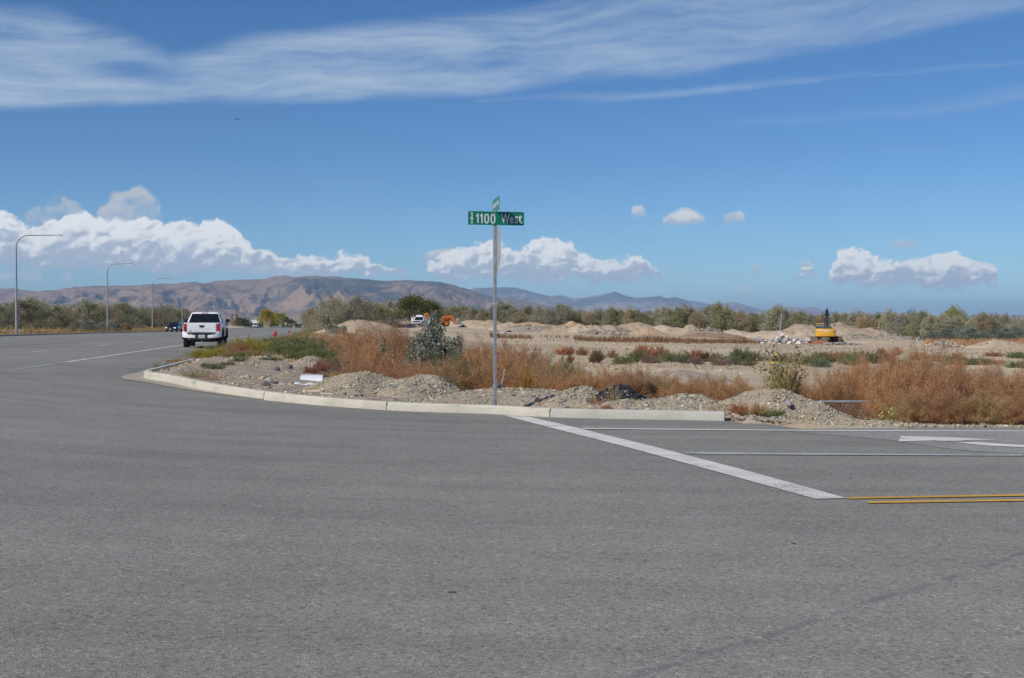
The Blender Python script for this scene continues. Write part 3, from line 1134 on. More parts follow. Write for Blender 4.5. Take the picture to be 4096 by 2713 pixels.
# ------------------------------------------------------------------ concrete kerb and gutter
def concrete_material(name, col, dirt=0.5):
    m, t, b = base_mat(name)
    co = t.new('ShaderNodeTexCoord').outputs['Object']
    n1 = t.noise(co, 1.4, 6.0, 0.65)
    n2 = t.noise(co, 18.0, 5.0, 0.7)
    n3 = t.noise(t.vmath('MULTIPLY', co, (5.0, 5.0, 26.0)), 1.0, 4.0, 0.6)
    c_ = t.mix(1.0, col, t.ramp(n1, [(0.3, (.80, .78, .74)), (0.5, (1.0, .99, .97)), (0.7, (1.08, 1.07, 1.05))]), 'MULTIPLY')
    c_ = t.mix(1.0, c_, t.ramp(n2, [(0.3, .92), (0.7, 1.06)]), 'MULTIPLY')
    c_ = t.mix(t.math('MULTIPLY', t.smooth(n3, 0.52, 0.76), dirt * 0.7), c_, (.20, .175, .14))
    sc = t.noise(t.vmath('MULTIPLY', co, (1.2, 1.2, 9.0)), 1.0, 6.0, 0.7)
    c_ = t.mix(t.math('MULTIPLY', t.smooth(sc, 0.62, 0.74), 0.55), c_, (.13, .13, .13))
    t.put(b.inputs['Base Color'], c_)
    b.inputs['Roughness'].default_value = 0.9
    b.inputs['Specular IOR Level'].default_value = 0.2
    bn = t.new('ShaderNodeBump')
    bn.inputs['Strength'].default_value = 0.35
    bn.inputs['Distance'].default_value = 0.006
    t.put(bn.inputs['Height'], n2)
    t.l.new(bn.outputs[0], b.inputs['Normal'])
    return m


M_KERB = concrete_material('kerb_concrete', (.47, .445, .375))
M_KERB_NEW = concrete_material('newer_kerb_concrete', (.40, .39, .35), 0.35)
M_GUTTER = concrete_material('gutter_concrete', (.37, .34, .275), 0.7)
M_JOINT = mat('dark_joint_filler', (.06, .06, .055), 0.9)

kerb = thing('kerb', 'pale concrete kerb curving round the corner of the junction', None, (0, 0, 0))
kerb['kind'] = 'structure'
NSEG = len(KL)
_cum = np.concatenate([[0], np.cumsum([(KL[i + 1] - KL[i]).length for i in range(NSEG - 1)])])


def nearest(px, py):
    p = hit(px, py, zroad)
    return int(np.argmin([(q.x - p.x) ** 2 + (q.y - p.y) ** 2 for q in KL]))


CUTS = [0, nearest(2198, 1669), nearest(1545, 1641), nearest(1047, 1599), nearest(718, 1545), NSEG - 14, NSEG - 1]


def kerb_frame(i):
    d = (KL[min(i + 1, NSEG - 1)] - KL[max(i - 1, 0)]).normalized()
    # the list runs from the right-hand end round to the back: the verge is on its right
    return KL[i], Vector((d.y, -d.x, 0))


def kerb_profile(i, shrink=0.0):
    p, nn = kerb_frame(i)
    zr_ = float(zroad(p.x, p.y))
    h = 0.145 + 0.05 * float(smst((8.5 - KD[i]) / 5.0))
    pr = [(0.0, -0.10), (0.0, 0.0), (0.022, h - 0.035), (0.034, h - 0.012), (0.055, h), (0.165, h + 0.002), (0.182, h - 0.010), (0.186, h - 0.03), (0.186, -0.12)]
    return [(p.x + nn.x * a, p.y + nn.y * a, zr_ + b) for a, b in pr]


for s in range(len(CUTS) - 1):
    i0, i1 = CUTS[s], CUTS[s + 1]
    secs = []
    for i in range(i0, i1 + 1):
        sec = kerb_profile(i)
        if i in (i0, i1) and 0 < i < NSEG - 1:            # joint: hold the end back by 7 mm
            p, nn = kerb_frame(i)
            tang = Vector((-nn.y, nn.x, 0)) * (0.007 if i == i0 else -0.007)
            sec = [(a + tang.x, b + tang.y, c_) for a, b, c_ in sec]
        secs.append(sec)
    mb = MB()
    mb.loft(secs)
    o = mb.build('kerb_section', M_KERB_NEW if s == 0 else M_KERB, kerb, smooth=True)
mb = MB()
for i in CUTS[1:-1]:
    p, nn = kerb_frame(i)
    zr_ = float(zroad(p.x, p.y))
    mb.box((p.x + nn.x * 0.095, p.y + nn.y * 0.095, zr_ + 0.03), (0.16, 0.02, 0.2), rz=math.atan2(nn.y, nn.x))
mb.build('joint', M_JOINT, kerb)

# gutter pan: a concrete apron before the nose of the kerb
i_a, i_b = nearest(1047, 1599), NSEG - 10
Vg, Fg = [], []
for i in range(i_a, i_b):
    p, nn = kerb_frame(i)
    f = (i - i_a) / (i_b - i_a)
    wd = 0.50 * float(smst(f / 0.45)) * float(smst((1 - f) / 0.25)) + 0.02
    for k in range(5):
        a = wd * k / 4
        q = p - nn * a
        Vg.append((q.x, q.y, float(zroad(q.x, q.y)) + 0.022 - 0.010 * (k == 4) + 0.002 * (k < 1)))
Fg = grid_faces(5, i_b - i_a)
gutter = link_mesh('gutter', np_mesh('gutter', Vg, Fg, M_GUTTER, True), kerb)

M_WET = mat('puddle_water', (.03, .04, .06), 0.03, 0.0, 0.0)
p_ = hit(566, 1497, zroad)
_pp = []
_r0 = random.Random(4)
for k in range(16):
    a = 2 * math.pi * k / 16
    rr = 1 + 0.3 * _r0.uniform(-1, 1)
    _pp.append((p_.x - 0.02 + 0.13 * rr * math.cos(a), p_.y + 0.30 + 0.45 * rr * math.sin(a), 0))
tag(sheet('puddle', m=M_WET, lift=0.010, pts=_pp, parent=None), 'small blue puddle lying in the gutter at the kerb nose', 'puddle')

# far kerb of the parkway
_fk = [from_d(-22.0, y_) for y_ in np.linspace(0, 600, 121)]
mb = MB()
mb.loft([[(p.x, p.y, float(zroad(p.x, p.y)) - .1), (p.x, p.y, float(zroad(p.x, p.y)) + .14), (p.x - .16, p.y, float(zroad(p.x, p.y)) + .15), (p.x - .16, p.y, float(zroad(p.x, p.y)) - .1)] for p in _fk])
fk = mb.build('kerb', M_KERB)
tag(fk, 'straight concrete kerb on the far side of the parkway', None, None, 'structure')

# ------------------------------------------------------------------ distant mountains
NEAR_TOP = [(-900, 1215), (-500, 1185), (-300, 1165), (0, 1155), (55, 1153), (110, 1163), (160, 1166), (230, 1158), (300, 1148), (380, 1143), (440, 1144), (520, 1142), (600, 1137), (650, 1134), (690, 1137),
            (740, 1130), (780, 1128), (820, 1135), (870, 1123), (950, 1120), (1000, 1118), (1050, 1117), (1090, 1108), (1140, 1102), (1190, 1109), (1240, 1102), (1290, 1106), (1340, 1106), (1400, 1113),
            (1450, 1115), (1520, 1123), (1570, 1124), (1620, 1119), (1680, 1124), (1760, 1128), (1800, 1136), (1850, 1151), (1900, 1165), (1950, 1180), (2000, 1192), (2060, 1200), (2100, 1206), (2160, 1216), (2220, 1232),
            (2300, 1252), (2420, 1275), (2600, 1296), (2900, 1300)]
FAR_TOP = [(1500, 1190), (1700, 1175), (1850, 1163), (1900, 1152), (1960, 1151), (2010, 1149), (2060, 1152), (2110, 1163), (2160, 1175), (2200, 1185), (2240, 1181), (2290, 1195), (2330, 1192), (2400, 1180), (2440, 1172), (2460, 1166),
           (2500, 1181), (2540, 1192), (2600, 1187), (2640, 1183), (2660, 1194), (2700, 1189), (2760, 1204), (2800, 1208), (2840, 1220), (2900, 1210), (2930, 1208), (2960, 1216), (3000, 1228), (3060, 1243), (3100, 1245),
           (3140, 1229), (3190, 1228), (3220, 1235), (3250, 1228), (3300, 1243), (3350, 1252), (3420, 1255), (3470, 1258), (3510, 1249), (3540, 1252), (3570, 1262), (3700, 1268), (3900, 1269), (3960, 1250), (4010, 1263),
           (4090, 1275), (4400, 1280), (4900, 1275), (5400, 1285)]


def ridge_sheet(name, top, y_foot, y_ridge, y_back, px0, px1, step, nt, amp, sc, seed, m):
    pxs = np.arange(px0, px1 + 1, step, dtype=float)
    tops = np.interp(pxs, [a for a, b in top], [b for a, b in top])
    tops = tops + 2.2 * fbm2(pxs, pxs * 0, 18.0, seed, 3)
    H = (1297.0 - tops) / FPX * y_ridge
    t = np.linspace(0, 1, nt)
    tb = np.linspace(0, 1, 8)[1:]
    U = (pxs - 2048.0) / FPX
    Ys = np.concatenate([y_foot + (y_ridge - y_foot) * t, y_ridge + (y_back - y_ridge) * tb])
    Tn = np.concatenate([t, -tb])
    UU, YY = np.meshgrid(U, Ys)
    TT = np.repeat(Tn[:, None], len(U), 1)
    XX = UU * y_ridge * (0.72 + 0.28 * YY / y_ridge)
    HH = np.repeat(H[None, :], len(Ys), 0)
    wx = XX + 0.35 * sc * fbm2(XX, YY, sc * 1.3, seed + 1)

    def ridged(x, y, s, sd):
        return 1.0 - 2.0 * np.abs(fbm2(x, y, s, sd, 3))
    # spurs run down towards the plain: the pattern is stretched along the slope
    sp = 0.60 * ridged(wx + 0.22 * YY, YY * 0.22, sc, seed + 2) + 0.28 * ridged(wx - 0.15 * YY, YY * 0.34, sc * 0.40, seed + 3) + 0.12 * ridged(wx + 0.1 * YY, YY * .5, sc * 0.15, seed + 4)
    prof = np.where(TT >= 0, np.clip(TT, 0, 1) ** 0.92, 1.0 - smst(-TT) * 0.9)
    env = np.where(TT >= 0, np.sin(np.pi * np.clip(TT, 0, 1) ** 0.8) * 0.95 + 0.10 * (TT > .5) * (1 - TT), 0.25 * -TT)
    Z = HH * (prof - amp * env * (0.75 - sp) * 0.5)
    # nothing in front of the crest may rise above the line of sight to it
    lim = HH * YY / y_ridge * (0.985 - 0.12 * np.where(TT >= 0, 1 - TT, 0)) + np.where(np.abs(TT - 1) < 1e-6, 1, 0) * HH
    Z = np.where((TT >= 0) & (TT < 1), np.minimum(Z, lim), Z)
    Z = Z + EYE - 4.0 * (TT <= 0.001)
    V_ = np.stack([XX, YY, Z], -1).reshape(-1, 3)
    o = link_mesh(name, np_mesh(name, V_, grid_faces(len(pxs), len(Ys)), m, True))
    return o


def mountain_material(name, grass, scrub, cover):
    m, t, b = base_mat(name)
    co = t.new('ShaderNodeTexCoord').outputs['Object']
    n1 = t.noise(co, 0.0009, 6.0, 0.6)
    n2 = t.noise(co, 0.008, 6.0, 0.72)
    n3 = t.noise(co, 0.003, 5.0, 0.65)
    geo = t.new('ShaderNodeNewGeometry')
    zz = t.sep(geo.outputs['Position'])[2]
    hi = t.smooth(zz, 190.0, 480.0)
    # dry grass, with juniper scrub on the high and the sheltered ground
    msk = t.math('ADD', t.math('ADD', t.math('MULTIPLY', n1, 0.9), t.math('MULTIPLY', n2, 0.55)), t.math('ADD', t.math('MULTIPLY', hi, 0.10), t.math('MULTIPLY', n3, 0.4)))
    msk = t.smooth(msk, 1.02 - cover, 1.16 - cover)
    px_ = t.math('DIVIDE', t.sep(geo.outputs['Position'])[0], 12000.0)
    msk = t.math('MULTIPLY', msk, t.smooth(px_, -0.32, -0.10, 0.35, 1.0))
    g = t.mix(n3, grass, tuple(v * 1.25 for v in grass))
    g = t.mix(1.0, g, t.ramp(n2, [(0.3, .85), (0.7, 1.12)]), 'MULTIPLY')
    t.put(b.inputs['Base Color'], t.mix(msk, g, scrub))
    b.inputs['Roughness'].default_value = 1.0
    b.inputs['Specular IOR Level'].default_value = 0.0
    return m


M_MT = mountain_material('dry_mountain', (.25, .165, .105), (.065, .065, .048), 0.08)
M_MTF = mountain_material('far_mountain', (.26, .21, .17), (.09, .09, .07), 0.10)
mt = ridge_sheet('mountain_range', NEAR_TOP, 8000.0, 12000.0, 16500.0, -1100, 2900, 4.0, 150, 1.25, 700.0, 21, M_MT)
tag(mt, 'long brown mountain ridge with folded dry slopes', None, None, 'structure')
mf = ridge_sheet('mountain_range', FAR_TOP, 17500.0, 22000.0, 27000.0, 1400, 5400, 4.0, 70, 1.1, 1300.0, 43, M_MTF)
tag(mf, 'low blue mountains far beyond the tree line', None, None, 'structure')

# ------------------------------------------------------------------ air
HAZE_D = 5.0e-5
mb = MB()
mb.box((0, 12000.0, 310.0), (70000.0, 66000.0, 640.0))
me = mb.mesh('haze', None)
hm = bpy.data.materials.new('haze_air')
hm.use_nodes = True
ht = NT(hm.node_tree)
ht.n.clear()
pv = ht.new('ShaderNodeVolumePrincipled')
pv.inputs['Color'].default_value = (.48, .71, 1.0, 1)
pv.inputs['Density'].default_value = HAZE_D
pv.inputs['Anisotropy'].default_value = 0.0
ho = ht.new('ShaderNodeOutputMaterial')
ht.l.new(pv.outputs[0], ho.inputs['Volume'])
me.materials.append(hm)
haze = link_mesh('haze', me)
tag(haze, 'thin blue haze of the open valley air', None, None, 'stuff')

# ================================================================== gravel, heaps and stones
def stone_material(name, stops, rough=0.9):
    m, t, b = base_mat(name)
    isl = t.new('ShaderNodeNewGeometry').outputs['Random Per Island']
    co = t.new('ShaderNodeTexCoord').outputs['Object']
    c_ = t.ramp(isl, stops, 'CONSTANT')
    c_ = t.mix(1.0, c_, t.ramp(t.noise(co, 30.0, 4.0, 0.6), [(0.3, .85), (0.7, 1.12)]), 'MULTIPLY')
    t.put(b.inputs['Base Color'], c_)
    b.inputs['Roughness'].default_value = rough
    b.inputs['Specular IOR Level'].default_value = 0.2
    return m


M_PEB = stone_material('mixed_gravel', [(0.0, (0.305, 0.264, 0.200)), (.16, (0.247, 0.225, 0.189)), (.30, (0.371, 0.310, 0.220)), (.44, (0.181, 0.182, 0.179)), (.56, (0.412, 0.349, 0.255)), (.68, (0.280, 0.233, 0.172)),
                                        (.78, (0.132, 0.128, 0.120)), (.84, (0.428, 0.326, 0.172)), (.89, (0.494, 0.446, 0.365)), (.94, (0.354, 0.241, 0.151)), (.97, (0.544, 0.504, 0.433))])
M_LOTP = stone_material('lot_gravel', [(0.0, (0.342, 0.266, 0.178)), (.2, (0.271, 0.215, 0.149)), (.4, (0.403, 0.312, 0.208)), (.6, (0.221, 0.183, 0.137)), (.75, (0.462, 0.366, 0.245)), (.88, (0.522, 0.431, 0.297)), (.94, (0.301, 0.202, 0.119)), (.97, (0.603, 0.522, 0.387))])
M_TAR = stone_material('broken_asphalt', [(0.0, (.028, .028, .032)), (.5, (.04, .04, .045)), (.85, (.06, .06, .065))])
M_PILE = mat('gravel_fines', (.32, .27, .20), 0.95, 0, .22, 5.0, 0.9, 60.0, 0.1)
M_DIRT = mat('heaped_dirt', (.345, .27, .195), 0.97, 0, .20, 1.2, 1.0, 9.0, 0.05)
M_DIRT_P = mat('heaped_pale_dirt', (.40, .325, .24), 0.97, 0, .16, 1.2, 1.0, 9.0, 0.05)
M_DIRT_O = mat('heaped_ochre_dirt', (.385, .275, .175), 0.97, 0, .16, 1.2, 1.0, 9.0, 0.05)
M_DIRT_G = mat('heaped_grey_gravel', (.29, .25, .21), 0.97, 0, .25, 2.5, 1.0, 14.0, 0.05)
M_DIRT_B = mat('heaped_brown_soil', (.24, .165, .12), 0.97, 0, .20, 1.2, 1.0, 9.0, 0.05)
M_CONC = mat('broken_concrete', (.56, .52, .45), 0.92, 0, .22, 2.5, 0.5, 12.0, 0.1)
M_STONE = mat('grey_stone', (.30, .29, .275), 0.9, 0, .25, 9.0, 0.6, 40.0, 0.2)
M_STONE_D = mat('dark_stone', (.12, .12, .125), 0.9, 0, .25, 9.0, 0.6, 40.0, 0.2)
M_STONE_T = mat('tan_stone', (.46, .38, .26), 0.9, 0, .2, 9.0, 0.6, 40.0, 0.2)
M_BRICK = mat('broken_brick', (.42, .16, .10), 0.95, 0, .25, 4.0, 0.3, 20.0, 0.1)

HEAPS = []          # (x, y, rx, ry, h, seed, power, rotation)


def heap_h(hp, x, y):
    cx, cy, rx, ry, h, sd, pw, rot = hp
    dx_, dy_ = x - cx, y - cy
    u = (dx_ * math.cos(rot) + dy_ * math.sin(rot)) / rx
    v = (-dx_ * math.sin(rot) + dy_ * math.cos(rot)) / ry
    ang = np.arctan2(v, u)
    r = np.hypot(u, v) * (1 + 0.16 * np.sin(ang * 2 + sd) + 0.09 * np.sin(ang * 5 + sd * 1.7))
    b = np.clip(1 - r ** 1.35, 0, 1) ** pw
    n = fbm2(x, y, max(rx, ry) * 0.55, sd, 4)
    return h * b * (1 + 0.32 * n), r


def heap(name, label, px, Y, rx, ry, h, m, seed, group=None, res=34, pw=1.0, rot=0.0, cat='pile', z0=None):
    cx = (px - 2048.0) / FPX * Y
    hp = (cx, Y, rx, ry, h, seed, pw, rot)
    HEAPS.append(hp)
    rr = np.linspace(0, 1.30, res // 2)
    aa = np.linspace(0, 2 * np.pi, res * 2, endpoint=False)
    RR, AA = np.meshgrid(rr, aa, indexing='ij')
    lx, ly = RR * rx * np.cos(AA), RR * ry * np.sin(AA)
    X = cx + lx * math.cos(rot) - ly * math.sin(rot)
    Yy = Y + lx * math.sin(rot) + ly * math.cos(rot)
    hh, r = heap_h(hp, X, Yy)
    base = zg(X, Yy)
    Z = base + hh - smst((r - 0.97) / 0.14) * (0.40 + 0.3 * h) + 0.01
    Z = Z + 0.06 * h * fbm2(X, Yy, 0.12 * max(rx, ry), seed + 9, 3) * (r < 0.95)
    zc = float(zg(cx, Y))
    V_ = np.stack([X - cx, Yy - Y, Z - zc], -1).reshape(-1, 3)
    n = res * 2
    F_ = []
    for i in range(len(rr) - 1):
        k = np.arange(n)
        F_.append(np.stack([i * n + k, (i + 1) * n + k, (i + 1) * n + (k + 1) % n, i * n + (k + 1) % n], -1))
    me = np_mesh(name, V_, np.concatenate(F_), m, True)
    o = link_mesh(name, me)
    o.location = (cx, Y, zc)
    tag(o, label, cat, group)
    return o


def zall(x, y):
    z = zg(x, y)
    for hp in HEAPS:
        if abs(hp[0] - np.mean(x)) < 60:
            hh, r = heap_h(hp, x, y)
            z = np.maximum(z, np.where(r < 0.98, zg(x, y) + hh, -9))
    return z


_ico = None


def base_ico():
    p = (1 + 5 ** .5) / 2
    v = np.array([(-1, p, 0), (1, p, 0), (-1, -p, 0), (1, -p, 0), (0, -1, p), (0, 1, p), (0, -1, -p), (0, 1, -p), (p, 0, -1), (p, 0, 1), (-p, 0, -1), (-p, 0, 1)], dtype=float)
    v /= np.linalg.norm(v[0])
    f = np.array([(0, 11, 5), (0, 5, 1), (0, 1, 7), (0, 7, 10), (0, 10, 11), (1, 5, 9), (5, 11, 4), (11, 10, 2), (10, 7, 6), (7, 1, 8), (3, 9, 4), (3, 4, 2), (3, 2, 6), (3, 6, 8), (3, 8, 9), (4, 9, 5), (2, 4, 11), (6, 2, 10), (8, 6, 7), (9, 8, 1)])
    return v, f


def base_octa():
    v = np.array([(1, 0, 0), (0, 1, 0), (-1, 0, 0), (0, -1, 0), (0, 0, 1), (0, 0, -1)], dtype=float)
    f = np.array([(0, 1, 4), (1, 2, 4), (2, 3, 4), (3, 0, 4), (1, 0, 5), (2, 1, 5), (3, 2, 5), (0, 3, 5)])
    return v, f


def pebbles_mesh(name, P, rad, m, g, small=False):
    v, f = base_octa() if small else base_ico()
    n = len(P)
    sc = np.stack([g.uniform(.8, 1.35, n), g.uniform(.7, 1.1, n), g.uniform(.38, .8, n)], -1) * rad[:, None]
    a = g.uniform(0, 2 * np.pi, n)
    tl = g.normal(0, 0.35, n)
    VV = v[None] * (1 + g.uniform(-.18, .18, (n, len(v), 1))) * sc[:, None, :]
    x, y, z = VV[..., 0], VV[..., 1], VV[..., 2]
    ct, st_ = np.cos(tl)[:, None], np.sin(tl)[:, None]
    x, z = x * ct + z * st_, -x * st_ + z * ct
    ca_, sa_ = np.cos(a)[:, None], np.sin(a)[:, None]
    x, y = x * ca_ - y * sa_, x * sa_ + y * ca_
    VV = np.stack([x, y, z], -1) + P[:, None, :]
    FF = f[None] + (np.arange(n) * len(v))[:, None, None]
    return np_mesh(name, VV.reshape(-1, 3), FF.reshape(-1, 3), m)


gr = np.random.default_rng(3)


def stones_on_heap(o, hp, n, med, m, small=False, lim=0.97):
    cx, cy, rx, ry, h, sd, pw, rot = hp
    r = np.sqrt(gr.uniform(0, 1, n)) * lim
    a = gr.uniform(0, 2 * np.pi, n)
    lx, ly = r * rx * np.cos(a), r * ry * np.sin(a)
    X = cx + lx * math.cos(rot) - ly * math.sin(rot)
    Y_ = cy + lx * math.sin(rot) + ly * math.cos(rot)
    hh, _ = heap_h(hp, X, Y_)
    Z = zg(X, Y_) + hh
    rad = np.clip(gr.lognormal(math.log(med), 0.5, n), med * .45, med * 3.2)
    zc = float(zg(cx, cy))
    P = np.stack([X - cx, Y_ - cy, Z - zc + rad * 0.15], -1)
    q = link_mesh('pebbles', pebbles_mesh('pebbles', P, rad, m, gr, small), o)
    q['kind'] = 'stuff'
    return q


GP = 'gravel heaps along the kerb'
KH = [
    ('broad grey gravel heap behind the curved kerb, beside the white sheets', 1490, 24.2, 1.55, 1.05, .46, 1.0, 4600),
    ('steep gravel heap left of the street sign post', 1680, 23.6, 1.25, 1.0, .53, 1.0, 4000),
    ('low gravel ridge at the foot of the street sign post', 2060, 21.95, 2.1, .85, .27, 2.0, 4800),
    ('pointed gravel heap next to the black asphalt heap', 2325, 21.35, .66, .78, .37, 3.0, 2200),
    ('low gravel apron between the kerb and the black asphalt heap', 2510, 20.42, .95, .42, .17, 7.0, 1500),
    ('sloping gravel heap behind the straight end of the kerb', 2735, 20.75, 1.15, .85, .26, 4.0, 3100),
    ('rounded gravel heap past the kerb end under the sunflowers', 3145, 20.05, 1.15, .88, .44, 5.0, 3400),
]
for lb, px, Y, rx, ry, h, sd, n in KH:
    o = heap('gravel_pile', lb, px, Y, rx, ry, h, M_PILE, sd, GP, res=44)
    stones_on_heap(o, HEAPS[-1], int(n * 1.2), 0.0138, M_PEB)
    stones_on_heap(o, HEAPS[-1], int(n * 2.2), 0.0095, M_PEB, True)
o = heap('asphalt_pile', 'small heap of broken black asphalt on the gravel berm', 2486, 20.98, .56, .34, .44, M_TAR, 6.0, None, 40)
stones_on_heap(o, HEAPS[-1], 900, 0.018, M_TAR)

# loose gravel between the heaps and on the corner lot: uncountable
n = 13000
ii = gr.integers(0, NSEG - 40, n)
off = gr.uniform(0.2, 2.4, n) ** 1.0
X = np.array([KL[i].x + kerb_frame(i)[1].x * a for i, a in zip(ii, off)]) + gr.normal(0, .1, n)
Y_ = np.array([KL[i].y + kerb_frame(i)[1].y * a for i, a in zip(ii, off)]) + gr.normal(0, .1, n)
back = np.array([(x - KL[i].x) * kerb_frame(i)[1].x + (y - KL[i].y) * kerb_frame(i)[1].y for x, y, i in zip(X, Y_, ii)])
ok = back > 0.21
X, Y_ = X[ok], Y_[ok]
rad = np.clip(gr.lognormal(math.log(.017), .5, len(X)), .008, .055)
P = np.stack([X, Y_, zall(X, Y_) + rad * .15], -1)
# shoulder of the side road, right of the kerb end
n2 = 3200
X = gr.uniform(3.45, 9.6, n2)
Y_ = np.interp(X, [3.4, 5.2, 9.6], [18.75, 17.95, 17.6]) + gr.exponential(0.38, n2) - 0.05
rad2 = np.clip(gr.lognormal(math.log(.013), .5, n2), .006, .05)
P2_ = np.stack([X, Y_, np.maximum(zall(X, Y_), zroad(X, Y_) - .02 * (Y_ > 18.3)) + rad2 * .2], -1)
gravel = link_mesh('gravel', pebbles_mesh('gravel', np.concatenate([P, P2_]), np.concatenate([rad, rad2]), M_PEB, gr))
tag(gravel, 'loose mixed gravel lying behind the kerb and along the road edge', None, None, 'stuff')

n = 15000
d_ = gr.uniform(3.6, 15.0, n)
Y_ = gr.uniform(23.5, 44.0, n)
X = Xe(Y_) + d_ / CA
kk = (Y_ > Yk(d_) + .35) & (fbm2(X, Y_, 1.6, 8) > -0.35)
X, Y_ = X[kk], Y_[kk]
rad = np.clip(gr.lognormal(math.log(.020), .55, len(X)), .008, .09)
P = np.stack([X, Y_, zall(X, Y_) + rad * .2], -1)
lot = link_mesh('gravel', pebbles_mesh('gravel', P, rad, M_LOTP, gr, True))
tag(lot, 'brown gravel and clods covering the corner lot', None, None, 'stuff')

# a drift of fines over the ground of the berm and the lot
def drape(name, label, dlo, dhi, ylo, yhi, m, step=0.16, amp=0.03, seed=2, inside=None):
    xs = np.arange(dlo, dhi, step)
    ys = np.arange(ylo, yhi, step)
    XX, YY = np.meshgrid(xs, ys)
    Z = zg(XX, YY)
    k = inside(XX, YY)
    Z = np.where(k > 0, Z + 0.02 + amp * fbm2(XX, YY, 0.7, seed, 5) * np.clip(k * 2, 0, 1), Z - .08)
    V_ = np.stack([XX, YY, Z], -1).reshape(-1, 3)
    F_ = grid_faces(len(xs), len(ys))
    kk_ = k.reshape(-1)
    F_ = F_[(kk_[F_] > -0.2).all(1)]
    o_ = link_mesh(name, np_mesh(name, V_, F_, m, True))
    return tag(o_, label, None, None, 'structure')


def behind(XX, YY):
    d__ = dist(XX, YY)
    return np.minimum(np.minimum((YY - Yk(d__) - 0.30), (d__ - 3.75)), 6.2 - (YY - Yk(d__)) + 1.2 * fbm2(XX, YY, 2.0, 4)) * np.where(d__ < 14.6, 1, -1)


M_LOT = mat('lot_soil', (.315, .26, .205), 0.97, 0, .25, 2.2, 1.0, 22.0, 0.05)
drape('lot_ground', 'brown stony soil of the corner lot behind the kerb', -12.5, 3.5, 19.5, 44, M_LOT, 0.17, 0.05, 2, lambda a, b: np.minimum(behind(a, b) + np.where(dist(a, b) < 9, 8, 0) * (b > 20), np.minimum(dist(a, b) - 3.75, b - Yk(dist(a, b)) - .30)))

# larger stones one can pick out
RKS = [
    ('rounded grey rock at the foot of the weathered stake', 1990, 1551, 21.9, .125, M_STONE_D, (1.0, .9, .75)),
    ('small grey rock resting against the curved white sheet', 1266, 1524, None, .055, M_STONE, (1, .9, 1.0)),
    ('dark grey rock in the middle of the corner lot', 1106, 1487, None, .12, M_STONE_D, (1.1, .9, .8)),
    ('upright dark rock beside the reddish weed on the lot', 1160, 1480, None, .11, M_STONE_D, (.7, .8, 1.2)),
    ('tan flat rock on the corner lot', 1052, 1518, None, .11, M_STONE_T, (1.3, .9, .55)),
    ('pale grey rock next to the tan flat rock on the lot', 1074, 1528, None, .11, M_STONE, (1.1, .9, .7)),
    ('black clod near the kerb in front of the pale grey rock', 1062, 1547, None, .12, M_STONE_D, (1.2, .9, .7)),
    ('dark clod behind the black clod on the lot', 1096, 1538, None, .09, M_STONE_D, (1.2, .9, .7)),
    ('dark stone between the weeds at the back of the lot', 1067, 1430, None, .12, M_STONE_D, (1.2, .9, .8)),
    ('whitish stone at the edge of the green weed bank', 1061, 1405, None, .13, M_STONE, (1.1, .9, .7)),
    ('pale flat stone at the back of the lot', 927, 1433, None, .12, M_STONE_T, (1.5, .7, .35)),
    ('ochre pebble lying before the grey rock on the lot', 1095, 1493, None, .06, M_STONE_T, (1, 1, .8)),
    ('bluish stone in the gravel next to the black asphalt heap', 2440, 1618, 20.75, .07, M_STONE_D, (1, .9, .8)),
    ('grey stone fallen on the side road past the kerb end', 3090, 1697, None, .05, M_STONE, (1.2, .9, .6)),
    ('concrete chunk lying on the rounded gravel heap', 3150, 1640, 19.55, .10, M_STONE, (1.6, .8, .6)),
    ('white stone standing in the gravel ridge right of the post', 2148, 1587, 21.3, .07, M_STONE_T, (1.0, .9, .8)),
    ('broken asphalt slab lying on the gravel ridge by the kerb', 2075, 1615, 20.9, .10, M_STONE_D, (1.5, .8, .4)),
    ('dark rock half buried in the gravel below the black heap', 2270, 1620, 20.5, .09, M_STONE_D, (1.3, .8, .7)),
    ('dark stones ridge rock on the gravel ridge', 2355, 1600, 20.75, .085, M_STONE_D, (1.4, .8, .7)),
    ('pale rounded stone in the gravel near the kerb end', 2630, 1637, 20.0, .075, M_STONE, (1.2, .9, .7)),
]
for k, (lb, px, py, Y, r, m, sq) in enumerate(RKS):
    if Y is None:
        p = hit(px, py, lambda a, b: float(zall(np.array([a]), np.array([b]))[0]))
    else:
        p = at(px, py, Y)
    p.z = float(zall(np.array([p.x]), np.array([p.y]))[0]) + r * sq[2] * 0.35
    mb = MB()
    mb.rock((0, 0, 0), r, 100 + k, sq)
    o = mb.build('rock', m)
    o.location = p
    tag(o, lb, 'rock', 'loose rocks on the verge')

